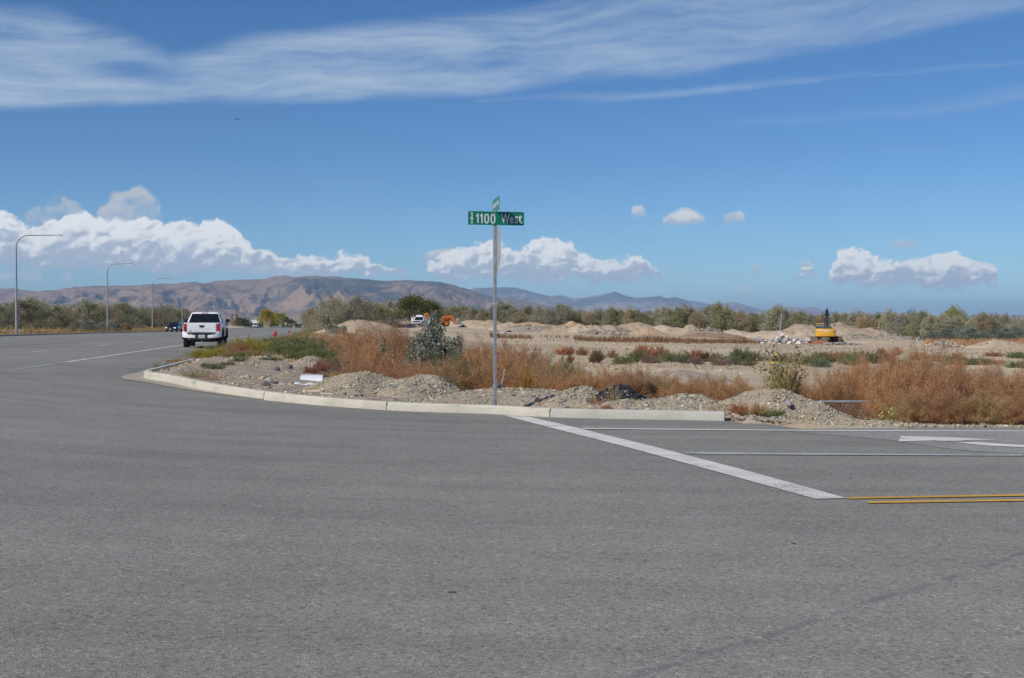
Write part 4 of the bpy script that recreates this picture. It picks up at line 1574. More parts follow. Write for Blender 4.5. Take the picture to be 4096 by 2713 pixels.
# ---- dirt heaps of the building site
SITE = [
    ('big grey brown dirt mound left of the service truck', 1455, 150, 4.6, 3.2, 1.65, M_DIRT, 3.1, 0.85),
    ('pale tan toe of the big dirt mound by the orange weeds', 1395, 143, 3.6, 2.4, 1.0, M_DIRT_P, 5.7, 0.9),
    ('low rough dirt ridge between the big mound and the truck', 1580, 205, 4.5, 2.6, 1.1, M_DIRT, 1.1, 0.8),
    ('small brown dirt heap beside the service truck', 1632, 226, 2.4, 2.0, 1.1, M_DIRT_B, 2.4, 0.9),
    ('long tan spoil bank right of the backhoe', 1915, 226, 5.5, 3.0, 1.55, M_DIRT_P, 4.4, 0.6),
    ('tan spoil bank just left of the street sign post', 1968, 218, 4.2, 2.6, 1.55, M_DIRT, 7.7, 0.6),
    ('spoil bank just right of the street sign post', 2040, 214, 3.4, 2.4, 1.45, M_DIRT_P, 8.8, 0.6),
    ('long grey gravel bank with a dark flat top', 2140, 206, 4.6, 2.0, 1.25, M_DIRT_G, 9.3, 0.45),
    ('flat dirt bank behind the grey gravel bank', 2140, 232, 6.0, 2.4, 1.4, M_DIRT_O, 6.1, 0.5),
    ('rounded tan heap after the grey gravel bank', 2250, 204, 2.7, 2.0, 1.35, M_DIRT, 10.2, 0.9),
    ('ochre heap peeking over the rounded tan heap', 2292, 226, 3.2, 2.0, 1.6, M_DIRT_O, 11.5, 0.8),
    ('pale heap with stones in the middle of the row', 2325, 203, 2.9, 2.0, 1.15, M_DIRT_P, 12.2, 0.8),
    ('rounded heap left of the wide double heap', 2375, 208, 2.6, 2.0, 1.40, M_DIRT, 13.1, 0.9),
    ('wide heap with a double top in the row', 2440, 212, 3.4, 2.2, 1.55, M_DIRT, 14.6, 0.75),
    ('small grey heap in front of the row', 2372, 190, 2.2, 1.5, .75, M_DIRT_G, 15.2, 1.0),
    ('second small grey heap in front of the row', 2455, 188, 2.0, 1.5, .62, M_DIRT_G, 16.2, 1.0),
    ('broad tan bank in the right half of the row', 2545, 214, 4.2, 2.2, 1.75, M_DIRT, 17.4, 0.55),
    ('pointed ochre sand heap before the broad tan bank', 2585, 196, 2.5, 1.7, 1.15, M_DIRT_O, 18.3, 1.0),
    ('pale sandy bank right of the ochre sand heap', 2680, 204, 4.2, 2.0, 1.50, M_DIRT_P, 19.4, 0.55),
    ('rounded heap at the right end of the pale bank', 2765, 200, 2.5, 2.0, 1.60, M_DIRT, 20.1, 0.85),
    ('heap of grey broken rubble at the end of the row', 2835, 196, 3.0, 1.8, 1.35, M_DIRT_G, 21.3, 0.7),
    ('low brown soil heap before the grey rubble', 2815, 186, 2.6, 1.5, .75, M_DIRT_B, 22.8, 0.9),
    ('low reddish soil heap right of the row', 2890, 184, 2.8, 1.5, .75, M_DIRT_B, 23.5, 0.8),
    ('pale flat heap behind the reddish soil', 2945, 196, 3.0, 1.8, 1.25, M_DIRT_P, 24.9, 0.7),
    ('long low sand bank left of the excavator', 3120, 186, 6.0, 3.2, 1.35, M_DIRT_P, 25.6, 0.6),
    ('tall rough dirt mound behind the rubble and excavator', 3215, 196, 4.4, 3.0, 2.55, M_DIRT, 26.2, 0.75),
    ('pale dirt cone just left behind the excavator', 3225, 184, 3.0, 2.2, 1.75, M_DIRT_P, 27.3, 0.9),
    ('peaked dirt mound behind the excavator boom', 3345, 202, 4.6, 3.0, 2.85, M_DIRT, 28.7, 0.8),
    ('wide dirt mound right of the excavator', 3385, 186, 4.2, 3.0, 2.15, M_DIRT, 29.9, 0.75),
    ('dirt mound with a patch of pink clay at the right', 3465, 190, 4.6, 3.0, 2.05, M_DIRT, 30.4, 0.8),
    ('small grey stony toe of the right dirt mound', 3420, 176, 3.2, 2.0, 1.1, M_DIRT_G, 31.3, 0.8),
    ('low stony bank trailing off to the right', 3560, 178, 5.0, 2.2, 1.0, M_DIRT_G, 32.4, 0.7),
    ('long pale sand bank in front of the right mounds', 3560, 160, 8.5, 2.4, .55, M_DIRT_P, 33.8, 0.6),
    ('heap of broken concrete rubble right of the site', 3775, 128, 2.2, 1.5, .85, M_DIRT_G, 34.2, 0.9),
    ('low pale dirt heap near the right edge of the field', 3990, 126, 3.0, 1.7, .80, M_DIRT_P, 35.1, 0.7),
    ('low grey dirt heap at the right end of the field', 4085, 122, 2.4, 1.5, .70, M_DIRT, 36.6, 0.8),
    ('low stony heap in the weeds behind the kerb', 2720, 46, 1.7, 1.2, .42, M_DIRT_G, 37.2, 0.8),
    ('small stony mound beside the green weed bank', 1248, 34, .75, .6, .34, M_DIRT_G, 38.8, 1.0),
]
for lb, px, Y, rx, ry, h, m, sd, pw in SITE:
    small = Y < 60
    o = heap('dirt_pile', lb, px, Y, rx * (1.22 if Y > 175 else 1.0), ry, h, m, sd, 'dirt heaps on the building site', res=36 if small else 30, pw=pw)
    if m is M_DIRT_G:
        stones_on_heap(o, HEAPS[-1], 700 if small else 420, 0.02 if small else 0.11, M_LOTP if small else M_PEB, True)
    else:
        stones_on_heap(o, HEAPS[-1], 60, 0.09 if not small else .02, M_LOTP, True)

# stones strewn over the field
n = 9000
Y_ = 34 + 130 * gr.uniform(0, 1, n) ** 1.6
px = gr.uniform(1900, 4250, n)
X = (px - 2048) / FPX * Y_
kk = fbm2(X, Y_ * .5, 6.0, 31, 3) > -0.02
X, Y_ = X[kk], Y_[kk]
rad = np.clip(gr.lognormal(math.log(.035), .6, len(X)), .015, .2) * np.clip(Y_ / 60, .7, 1.6)
P = np.stack([X, Y_, zg(X, Y_) + rad * .15], -1)
fs = link_mesh('gravel', pebbles_mesh('gravel', P, rad, M_LOTP, gr, True))
tag(fs, 'pale stones and clods strewn over the dirt field', None, None, 'stuff')

# ---- demolition rubble by the excavator: slabs one can pick apart
rub = thing('rubble_pile', 'heap of broken concrete slabs left of the yellow excavator', 'rubble', at(3150, 1380, 152))
rub.location.z = float(zg(rub.location.x, rub.location.y))
rr = random.Random(12)


def slab(w, d, h, seed):
    r_ = random.Random(seed)
    k = r_.choice([5, 6, 6, 7])
    poly = []
    for i in range(k):
        a = 2 * math.pi * (i + r_.uniform(-.25, .25)) / k
        poly.append((w / 2 * math.cos(a) * r_.uniform(.8, 1.1), d / 2 * math.sin(a) * r_.uniform(.8, 1.1)))
    mb_ = MB()
    mb_.prism_z(poly, -h / 2, h / 2)
    return mb_


def put_slab(parent, x, y, z, w, d, h, rx_, ry_, rz_, seed, m=M_CONC):
    o_ = slab(w, d, h, seed).build('slab', m, parent, bevel=min(.03, h * .2), seg=1)
    o_.location = (x, y, z)
    o_.rotation_euler = (rx_, ry_, rz_)
    return o_


# biggest pieces, placed as in the picture (offsets in metres from the heap's middle)
for k, (px, py, w, h, tilt, lean, thick) in enumerate([
    (3036, 1361, 1.05, .85, .9, .2, .55), (3128, 1342, .75, .5, .5, -.2, .3), (3142, 1358, .7, .6, 1.0, .5, .3), (3110, 1354, .6, .6, .7, -.5, .3), (3183, 1354, 1.0, .45, .35, .1, .16),
    (3232, 1358, .8, .55, .9, .7, .18), (3155, 1373, .85, .4, .5, -.6, .2), (3192, 1374, .9, .5, .7, -.7, .2), (3211, 1375, .6, .5, .9, .3, .2), (3098, 1374, .6, .4, .6, .4, .25), (3118, 1377, .5, .4, .6, -.4, .25),
    (3073, 1376, .5, .35, .5, .4, .25), (3088, 1364, .5, .35, .5, .1, .25), (3120, 1331, .6, .3, .3, .1, .18), (3138, 1344, .4, .35, .9, .2, .2), (3168, 1368, .6, .4, .4, .2, .2), (3062, 1366, .45, .3, .6, .0, .2), (3216, 1363, .5, .35, .5, .2, .2), (3048, 1374, .6, .5, .8, -.3, .22), (3080, 1370, .55, .5, 1.0, .4, .25), (3134, 1368, .7, .5, .7, .3, .22), (3148, 1348, .5, .4, 1.1, -.4, .2), (3104, 1364, .5, .4, .9, -.2, .25), (3176, 1362, .6, .5, .8, .5, .2), (3200, 1364, .7, .5, .6, -.4, .18), (3226, 1372, .55, .4, .9, .3, .2), (3128, 1334, .45, .4, 1.0, .3, .2)]):
    p = at(px, py, 149.6 + (1378 - py) * 0.03)
    put_slab(rub, p.x - rub.location.x, p.y - rub.location.y, p.z - rub.location.z, w, w * .8, thick, tilt, lean, rr.uniform(-.6, .6), 300 + k, M_CONC if k % 4 else M_STONE)
mb = MB()
for k in range(190):
    px = 3040 + 200 * rr.random()
    t_ = 1 - abs(px - 3128) / 100
    py = 1382 - rr.random() * (14 + 26 * max(0, t_) ** 2)
    p = at(px, py, 150.4 + (1382 - py) * .03) - Vector(rub.location)
    mb.rock(p, rr.uniform(.10, .30), 500 + k, (rr.uniform(.8, 1.4), 1, rr.uniform(.5, .9)))
o = mb.build('small_rubble', M_STONE, rub)
o['kind'] = 'stuff'
mb = MB()
mb.loft([[(x * s_, y * s_ * .5 + .6, z_ * .8) for x, y in [(math.cos(a) * 3.3, math.sin(a) * 1.8) for a in np.linspace(0, 6.28, 14, endpoint=False)]] for s_, z_ in ((1.0, -.05), (.75, .35), (.3, .8), (.05, 1.0))])
mb.build('core', M_DIRT_G, rub)

br = thing('rubble_pile', 'low heap of red broken bricks at the excavator tracks', 'rubble', at(3290, 1378, 150))
br.location.z = float(zg(br.location.x, br.location.y))
mb = MB()
for k in range(170):
    x, y = rr.gauss(0, 1.15), rr.gauss(0, .7)
    z = max(0, .32 * math.exp(-(x * x + y * y) / 1.4)) * rr.random() + .05
    mb.box((x, y, z), (rr.uniform(.12, .28), rr.uniform(.1, .2), .1), rr.uniform(0, 6), rr.uniform(-.6, .6), rr.uniform(-.6, .6))
o = mb.build('brick_fragments', M_BRICK, br)
o['kind'] = 'stuff'
r3 = thing('rubble_pile', 'low grey rubble strip right in front of the excavator', 'rubble', at(3380, 1384, 148))
r3.location.z = float(zg(r3.location.x, r3.location.y))
mb = MB()
for k in range(150):
    x, y = rr.uniform(-2.6, 1.7), rr.gauss(0, .5)
    mb.rock((x, y, .02 + .25 * rr.random() * math.exp(-(x + .5) ** 2 / 5)), rr.uniform(.08, .26), 900 + k, (1.3, 1, .5))
o = mb.build('small_rubble', M_STONE, r3)
o['kind'] = 'stuff'

# ================================================================== plants
vg = np.random.default_rng(21)


def unit(v):
    return v / np.maximum(np.linalg.norm(v, axis=-1, keepdims=True), 1e-9)


def stems_field(g, S, Rr, H, lo=0.03, splay=1.0, lean=(0, 0)):
    """end points of S stems inside a lumpy dome, and a function giving points along them"""
    a = g.uniform(0, 2 * np.pi, S)
    ct = g.uniform(lo, 1, S)
    st_ = np.sqrt(1 - ct ** 2)
    lump = 1 + 0.16 * np.sin(a * 3 + g.uniform(0, 6)) + 0.12 * np.sin(a * 5 + ct * 6 + g.uniform(0, 6))
    k = g.uniform(.72, 1.0, S) * lump
    E = np.stack([Rr * st_ * np.cos(a) * k * splay + lean[0] * ct, Rr * st_ * np.sin(a) * k * splay + lean[1] * ct, H * (ct * .85 + .15) * k], -1)
    B = np.stack([0.10 * Rr * np.cos(a) * g.uniform(0, 1, S), 0.10 * Rr * np.sin(a) * g.uniform(0, 1, S), np.zeros(S)], -1)

    def pt(i, t):
        t = t[:, None]
        d = E[i] - B[i]
        return B[i] + np.concatenate([d[:, :2] * t ** 1.15, d[:, 2:] * t ** .88], -1)

    return pt


def blades(P, Dv, L, Wd, g):
    """one thin triangle per blade"""
    side = unit(np.cross(Dv, unit(g.normal(0, 1, P.shape))))
    w = np.broadcast_to(np.asarray(Wd), (len(P),))[:, None] / 2
    V_ = np.stack([P - side * w, P + side * w, P + Dv * np.asarray(L)[:, None]], 1)
    return V_.reshape(-1, 3)


def tri_faces(n):
    return np.arange(n * 3).reshape(-1, 3)


def twig_bush(name, seed, Rr=1.0, H=1.0, S=70, N=7000, tw=.13, wd=.011, upw=.55, rnd=.55, lo=.03, stem_w=.014, splay=1.0, lean=(0, 0), tmin=.18):
    g = np.random.default_rng(seed)
    pt = stems_field(g, S, Rr, H, lo, splay, lean)
    i = g.integers(0, S, N)
    t = tmin + (1 - tmin) * np.sqrt(g.uniform(0, 1, N))
    P = pt(i, t)
    tang = unit(pt(i, np.minimum(t + .05, 1.05)) - P)
    P = P + g.normal(0, 1, P.shape) * np.array([.055 * Rr, .055 * Rr, .045 * H]) * t[:, None]
    P[:, 2] = np.maximum(P[:, 2], 0.01)
    Dv = unit(tang * .75 + np.array([0, 0, upw]) + g.normal(0, rnd, P.shape))
    V1 = blades(P, Dv, g.uniform(.45, 1.1, N) * tw, wd, g)
    segs = 5
    ii = np.repeat(np.arange(S), segs)
    t0 = np.tile(np.linspace(0, .92, segs), S)
    A = pt(ii, t0)
    Bv = pt(ii, t0 + 1.0 / segs)
    dd = Bv - A
    V2 = blades(A, unit(dd), np.linalg.norm(dd, axis=1) * 1.25, stem_w * (1.1 - .6 * t0), g)
    V_ = np.concatenate([V1, V2])
    # one unit high and one unit in radius, so that placing can set the true size
    V_[:, 2] /= np.percentile(V1[:, 2], 98.5)
    V_[:, :2] /= np.percentile(np.hypot(V1[:, 0], V1[:, 1]), 95)
    return np_mesh(name, V_, tri_faces(len(V_) // 3))


def leaf_quads(P, Dv, L, Wd, g):
    side = unit(np.cross(Dv, unit(g.normal(0, 1, P.shape))))
    nrm = np.cross(side, Dv)
    L = np.broadcast_to(np.asarray(L), (len(P),))[:, None]
    Wd = np.broadcast_to(np.asarray(Wd), (len(P),))[:, None]
    V_ = np.stack([P, P + Dv * L * .48 + side * Wd / 2 + nrm * L * .06, P + Dv * L, P + Dv * L * .48 - side * Wd / 2 + nrm * L * .06], 1)
    return V_.reshape(-1, 3)


def quad_faces(n):
    return np.arange(n * 4).reshape(-1, 4)


def crown_mesh(name, seed, H, Rr, lobes, N, leaf, z_lo=.25, droop=0.0, wisps=6, aspect=.38):
    """a crown of many small leaf sprays gathered in uneven clumps"""
    g = np.random.default_rng(seed)
    Ps, Ds = [], []
    C = []
    for k in range(lobes):
        a = g.uniform(0, 2 * np.pi)
        z = z_lo * H + (H * (1 - z_lo) * .86) * g.uniform(0, 1) ** .8
        f = (z / H - z_lo) / (1 - z_lo)
        env = Rr * (0.70 + 0.55 * math.sin(math.pi * min(1, .25 + .65 * f)) - .50 * f ** 2)
        r = env * math.sqrt(g.uniform(0.05, 1)) * .82
        C.append((r * math.cos(a), r * math.sin(a), z, g.uniform(.20, .40) * Rr))
    for k in range(wisps):
        a = g.uniform(0, 2 * np.pi)
        r = Rr * .5 * g.uniform(0, 1)
        hz_ = g.uniform(.90, 1.10)
        rw_ = g.uniform(.09, .15) * Rr
        for q_ in range(3):
            C.append((r * math.cos(a), r * math.sin(a), H * (hz_ - .075 * q_), rw_ * (.7 + .35 * q_)))
    C = np.array(C)
    wgt = C[:, 3] ** 2
    ci_ = g.choice(len(C), N, p=wgt / wgt.sum())
    q = unit(g.normal(0, 1, (N, 3)))
    rr_ = g.uniform(0, 1, N) ** .45
    P = C[ci_, :3] + q * (rr_ * C[ci_, 3])[:, None] * np.array([1, 1, .85])
    P[:, 2] = np.maximum(P[:, 2], .06)
    Dv = unit(q * .8 + np.array([0, 0, .45 - droop]) + g.normal(0, .5, (N, 3)))
    L = leaf * g.uniform(.6, 1.25, N)
    V_ = leaf_quads(P, Dv, L, L * aspect * g.uniform(.8, 1.3, N), g)
    return np_mesh(name, V_, quad_faces(N)), C


def trunk_mesh(name, seed, H, Rr, C, m, r0=.11):
    g = random.Random(seed)
    mb = MB()
    n = g.choice([1, 2, 3])
    for k in range(n):
        a = g.uniform(0, 6.28)
        b = Vector((math.cos(a) * .12 * (n > 1), math.sin(a) * .12 * (n > 1), -.15))
        top = Vector((math.cos(a) * .3 * Rr, math.sin(a) * .3 * Rr, H * .62))
        mid = b.lerp(top, .5) + Vector((g.uniform(-.15, .15), g.uniform(-.15, .15), 0))
        mb.tube([b, mid, top], [r0, r0 * .7, r0 * .3], 6)
        for j in range(4):
            c_ = C[g.randrange(len(C))]
            s_ = b.lerp(top, g.uniform(.3, .85))
            mb.tube([s_, s_.lerp(Vector(c_[:3]), .5) + Vector((0, 0, .1)), Vector(c_[:3])], [r0 * .45, r0 * .3, r0 * .12], 5)
    return mb.mesh(name, m, smooth=True)


M_BARK = mat('grey_bark', (.17, .135, .105), 0.95, 0, .3, 6.0, 0.6, 20.0, 0.1)

M_OLIVE = [veg('olive_foliage_grey', [(0.275, 0.268, 0.179), (0.354, 0.333, 0.240), (0.416, 0.390, 0.300), (0.300, 0.268, 0.171)], .25),
           veg('olive_foliage_green', [(0.204, 0.227, 0.111), (0.283, 0.292, 0.163), (0.336, 0.325, 0.205), (0.256, 0.212, 0.103)], .25),
           veg('olive_foliage_tan', [(0.336, 0.276, 0.163), (0.398, 0.317, 0.205), (0.300, 0.268, 0.171), (0.442, 0.325, 0.205)], .25)]
M_WILLOW = veg('willow_foliage', [(.085, .105, .025), (.12, .135, .035), (.15, .155, .045), (.10, .11, .03)], .3)
M_GOLD = veg('golden_foliage', [(.36, .27, .015), (.44, .33, .02), (.30, .26, .03), (.26, .25, .03)], .35)
M_GOLDG = veg('yellow_green_foliage', [(.28, .27, .05), (.34, .31, .06), (.22, .24, .05)], .35)
M_POPL = veg('orange_poplar_foliage', [(.42, .22, .04), (.36, .24, .06), (.30, .16, .04)], .3)
M_SAGE = veg('sage_foliage', [(.20, .235, .19), (.25, .28, .235), (.16, .19, .14)], .25)
M_DARKG = veg('dark_tree_foliage', [(.07, .085, .045), (.10, .115, .06), (.12, .125, .075)], .25)



def sitenear(px):
    best = min(SITE, key=lambda h: abs(h[1] - px))
    side = 'straight above' if abs(best[1] - px) < 14 else ('just left of' if px < best[1] else 'just right of')
    return side, best[0]


TINT = ['grey green', 'dark green', 'tan tinted', 'grey green']
LABEL_N = {}


def own(lb):
    LABEL_N[lb] = LABEL_N.get(lb, 0) + 1
    return lb


def row_label(px, tint):
    side, hl = sitenear(px)
    short = ' '.join(hl.split()[:9])
    short = re.sub(r'\s+(a|the|of|with|right|left|in|and|before|behind|by|at|an)$', '', short)
    short = re.sub(r'\s+(a|the|of|with|right|left|in|and|before|behind|by|at|an)$', '', short)
    return own('%s tree %s the %s' % (tint, side, short))


# ---- one of each kind of tree
OLV = []
for k in range(7):
    H = 4.6
    Rr = [2.3, 2.0, 2.6, 1.8, 2.2, 2.5, 2.0][k]
    me, C = crown_mesh('crown', 400 + k, H, Rr, 58, 6800, .215, .03, .0, 8 + k % 3 * 4)
    OLV.append((me, trunk_mesh('trunk', 440 + k, H, Rr, C, M_BARK)))
WIL = crown_mesh('crown', 470, 6.6, 3.7, 80, 6500, .36, .12, .35, 4)
WIL = (WIL[0], trunk_mesh('trunk', 471, 6.6, 3.7, WIL[1], M_BARK, .2))
GLD = []
for k in range(2):
    me, C = crown_mesh('crown', 480 + k, 9.0, 3.8, 70, 3800, .50, .18, .1, 3, .55)
    GLD.append((me, trunk_mesh('trunk', 485 + k, 9.0, 3.8, C, M_BARK, .2)))
me, C = crown_mesh('crown', 490, 11.0, 1.25, 50, 1800, .45, .10, -.5, 5, .5)
POP = (me, trunk_mesh('trunk', 491, 11.0, .8, C, M_BARK, .16))


def tree(kind, px, Y, height, label, m, group, cat='tree', name='olive_tree', rz=None, base_h=4.6, wide=1.0, sink=.05):
    cm, tm = kind
    x = (px - 2048.0) / FPX * Y
    z = float(zg(x, Y)) - sink
    s_ = height / base_h
    t_ = thing(name, label, cat, (x, Y, z), vg.uniform(0, 6.28) if rz is None else rz, group, (s_ * wide, s_ * wide, s_))
    link_mesh('trunk', tm, t_, M_BARK)
    link_mesh('crown', cm, t_, m)
    return t_


def tree_to(kind, px, Y, ytop, label, m, group, **kw):
    """height chosen so that the top stands at the given row"""
    x = (px - 2048.0) / FPX * Y
    z = float(zg(x, Y))
    top = EYE + (1297.0 - ytop) / FPX * Y
    return tree(kind, px, Y, max(1.0, top - z), label, m, group, **kw)


# left of the parkway
LT = [(-70, 1210), (-15, 1213), (30, 1216), (78, 1196), (120, 1198), (165, 1226), (215, 1222), (262, 1228), (310, 1224), (352, 1208), (392, 1212), (440, 1226), (488, 1216), (530, 1229), (572, 1230), (612, 1233), (650, 1226), (690, 1229), (724, 1234)]
for k, (px, yt) in enumerate(LT):
    u = (px - 2048) / FPX
    Y = -(7.7 + 34.5) / (u + .16)
    Y = max(130, min(Y, 345))
    tree_to(OLV[k % 7], px, Y, yt, 'grey green bushy tree left of the parkway, ' + ('left of the nearest lamp' if px < 66 else 'between the nearest and second lamps' if px < 430 else 'between the second and third lamps' if px < 610 else 'right of the third lamp'), M_OLIVE[[0, 1, 0, 2, 1, 0, 1, 2][k % 8]], 'bushy trees left of the parkway', wide=1.25)
    if k % 2 == 0:
        tree_to(OLV[(k + 3) % 7], px + 22, Y * 1.10, yt + 4, 'bushy tree half hidden in the second rank left of the parkway', M_OLIVE[(k + 1) % 3], 'bushy trees left of the parkway', wide=1.2)
for px, Y, yt in [(355, 168, 1285), (408, 172, 1292), (290, 160, 1300), (465, 180, 1292), (500, 190, 1288)]:
    tree_to(OLV[int(px) % 7], px, Y, yt, 'low sage coloured shrub on the verge behind the second lamp' if px < 420 and px > 300 else 'low grey shrub before the row left of the parkway', M_SAGE if px < 480 else M_OLIVE[2], 'low shrubs left of the parkway', name='shrub', cat='shrub', wide=1.5)

# clump right of the parkway
MC = [(1236, 188, 1246), (1262, 178, 1226), (1300, 172, 1206), (1332, 170, 1192), (1372, 176, 1222), (1408, 178, 1214), (1440, 176, 1190), (1480, 182, 1208), (1516, 188, 1222), (1552, 200, 1204), (1350, 190, 1218), (1420, 192, 1206), (1500, 196, 1216)]
for k, (px, Y, yt) in enumerate(MC):
    tree_to(OLV[(k * 3) % 7], px, Y, yt, ('rear' if k > 9 else 'front') + ' rank tree in the clump by the parkway, ' + ('at its left end' if px < 1290 else 'above the sage shrubs' if px < 1365 else 'above the dirt mound' if px < 1470 else 'next to the round dark tree'), M_OLIVE[[0, 2, 0, 0, 1, 0, 0, 1, 1, 2, 1, 0, 1][k]], 'trees between the parkway and the dirt mound', wide=1.05)
tree_to(WIL, 1650, 244, 1180, 'large dark green round tree behind the service truck', M_WILLOW, None, name='willow_tree', base_h=6.6, wide=1.15)
tree_to(WIL, 1722, 252, 1200, 'dark green tree leaning on the right of the large round tree', M_WILLOW, None, name='willow_tree', base_h=6.6, wide=.85, rz=2.0)
for px, Y, yt in [(1345, 132, 1303), (1372, 134, 1308), (1320, 138, 1312)]:
    tree_to(OLV[px % 7], px, Y, yt, 'silvery sage shrub at the left foot of the dirt mound', M_SAGE, 'sage shrubs at the dirt mound', name='shrub', cat='shrub', wide=1.3)

# the long row beyond the field
RT = [(1770, 1222), (1812, 1226), (1850, 1220), (1892, 1232), (1932, 1236), (1968, 1232), (2012, 1214), (2048, 1230), (2085, 1238), (2120, 1228), (2160, 1232), (2200, 1236), (2246, 1220), (2284, 1238), (2318, 1240), (2356, 1246), (2396, 1240),
      (2446, 1228), (2480, 1240), (2516, 1233), (2556, 1244), (2592, 1242), (2630, 1238), (2664, 1228), (2704, 1232), (2748, 1226), (2790, 1246), (2834, 1228), (2878, 1218), (2914, 1246), (2962, 1243), (3012, 1254), (3052, 1252), (3102, 1226),
      (3150, 1242), (3200, 1248), (3246, 1256), (3290, 1256), (3340, 1250), (3384, 1258), (3432, 1248), (3468, 1262), (3512, 1254), (3556, 1246), (3604, 1262), (3640, 1246), (3684, 1250), (3726, 1258), (3766, 1262), (3808, 1262), (3852, 1264),
      (3900, 1262), (3940, 1256), (3984, 1262), (4030, 1262), (4074, 1276), (4118, 1272), (4170, 1270)]
for k, (px, yt) in enumerate(RT):
    Y = float(np.interp(px, [1700, 2300, 3000, 3300, 3700, 4200], [262, 246, 236, 224, 196, 186])) + vg.uniform(-5, 5)
    mi = [0, 0, 1, 0, 2, 0, 1, 0, 2, 1, 0][k % 11]
    tree_to(OLV[(k * 5 + k // 7) % 7], px, Y, yt, row_label(px, TINT[mi]), M_OLIVE[mi], 'bushy trees beyond the dirt field', wide=float(vg.uniform(.95, 1.25)))
    if True:
        tree_to(OLV[(k * 2 + 3) % 7], px + vg.uniform(10, 30), Y + 9, yt + 10, 'bushy tree half hidden in the second rank of the long row beyond the field', M_OLIVE[(k + 1) % 3], 'bushy trees beyond the dirt field', wide=1.25)
tree_to(OLV[2], 3812, 215, 1233, 'yellow green tree top standing above the long row', M_GOLDG, None, wide=.9)
for k, px in enumerate([3728, 3790, 3838, 3880, 3925, 3975, 4020, 4065, 4120]):
    tree_to(OLV[k % 7], px, 168 + 3 * (k % 3), 1322 - 6 * (k % 4), 'pale sage shrub before the long row at the right', M_SAGE, 'sage shrubs before the long row', name='shrub', cat='shrub', wide=1.55)

# autumn trees far down the parkway
for px, Y, yt, lb, kd, m, w_ in [(1067, 520, 1238, 'rounded golden yellow tree far down the parkway, the largest of three', GLD[0], M_GOLD, 1.0), (1098, 525, 1254, 'small golden tree between two larger autumn trees', GLD[1], M_GOLD, .8),
                                 (1124, 515, 1250, 'paler yellow green tree right of the golden ones', GLD[1], M_GOLDG, 1.05)]:
    tree_to(kd, px, Y, yt, lb, m, None, name='autumn_tree', base_h=9.0, wide=w_)
for px, lb in [(928, 'slim orange poplar left of its twin down the parkway'), (947, 'slim orange poplar right of its twin down the parkway')]:
    tree_to(POP, px, 545, 1250, lb, M_POPL, None, name='poplar_tree', base_h=11.0)
for k, (px, yt) in enumerate([(880, 1283), (905, 1292), (960, 1272), (972, 1284), (985, 1276), (1000, 1290), (1015, 1292), (1040, 1290), (1085, 1296), (1110, 1297), (1140, 1296), (1166, 1278), (1188, 1297), (1205, 1292)]):
    tree_to(OLV[k % 7], px, 560 + 6 * (k % 3), yt, 'dark low tree in the distance at the end of the parkway', M_DARKG, 'low trees at the end of the parkway', wide=1.6)

# ---- weeds: one of each kind
KO = [twig_bush('weed', 500 + k, 1.0, 1.0, 95, 14000, .115, .0072, .25, .70) for k in range(5)]                 # feathery dried kochia
GB = [twig_bush('weed', 520 + k, 1.0, .8, 90, 5200, .13, .016, .75, .45, .02) for k in range(3)]              # rounded green weed
SP = [twig_bush('weed', 530 + k, .8, 1.0, 26, 900, .16, .010, .9, .5, .25, .012) for k in range(3)]           # sparse upright weed
TF = [twig_bush('weed', 540 + k, 1.0, .8, 40, 900, .5, .03, .9, .5, .1, .03, tmin=.0) for k in range(3)]      # low tuft

M_RUST = veg('rust_weed', [(0.440, 0.234, 0.116), (0.528, 0.325, 0.177), (0.341, 0.160, 0.073), (0.583, 0.405, 0.248), (0.396, 0.194, 0.092), (0.484, 0.268, 0.142)], .38, objvar=.16)
M_RUSTR = veg('red_rust_weed', [(0.448, 0.195, 0.091), (0.370, 0.156, 0.078), (0.515, 0.299, 0.156)], .35)
M_STRAW = veg('straw_weed', [(.44, .31, .16), (.52, .39, .22), (.36, .24, .12), (.40, .26, .10)], .35)
M_OCH = veg('ochre_seed_weed', [(.42, .24, .06), (.50, .30, .08), (.22, .13, .05), (.34, .20, .06)], .3)
M_GRN = veg('green_weed', [(0.141, 0.171, 0.069), (0.192, 0.218, 0.094), (0.243, 0.248, 0.131), (0.166, 0.183, 0.081)], .3)
M_BGRN = veg('bluish_green_weed', [(0.130, 0.174, 0.108), (0.182, 0.216, 0.138), (0.221, 0.246, 0.168)], .3)
M_YGRN = veg('yellow_green_weed', [(.36, .32, .06), (.43, .37, .09), (.28, .28, .06), (.36, .26, .09)], .4)
M_MAUVE = veg('mauve_weed', [(0.282, 0.198, 0.149), (0.336, 0.240, 0.176), (0.240, 0.168, 0.132)], .3)
M_BROWN = veg('dark_brown_weed', [(.15, .085, .05), (.20, .11, .06), (.11, .065, .04)], .3)
M_OLV = veg('olive_weed', [(.20, .185, .09), (.25, .23, .12), (.16, .15, .075)], .3)
M_CRIM = veg('crimson_weed', [(0.338, 0.150, 0.102), (0.413, 0.195, 0.131), (0.275, 0.180, 0.102)], .3)


def weed(me, px, Y, w, h, label, m, group, name='weed', dz=0.0, rz=None, cat='weed'):
    """w: half width in metres, h: height in metres"""
    x = (px - 2048.0) / FPX * Y
    o = link_mesh(name, me, None, m)
    o.location = (x, Y, float(zg(x, Y)) - .03 + dz)
    o.rotation_euler = (0, 0, vg.uniform(0, 6.28) if rz is None else rz)
    o.scale = (w, w, h)
    return tag(o, label, cat, group)


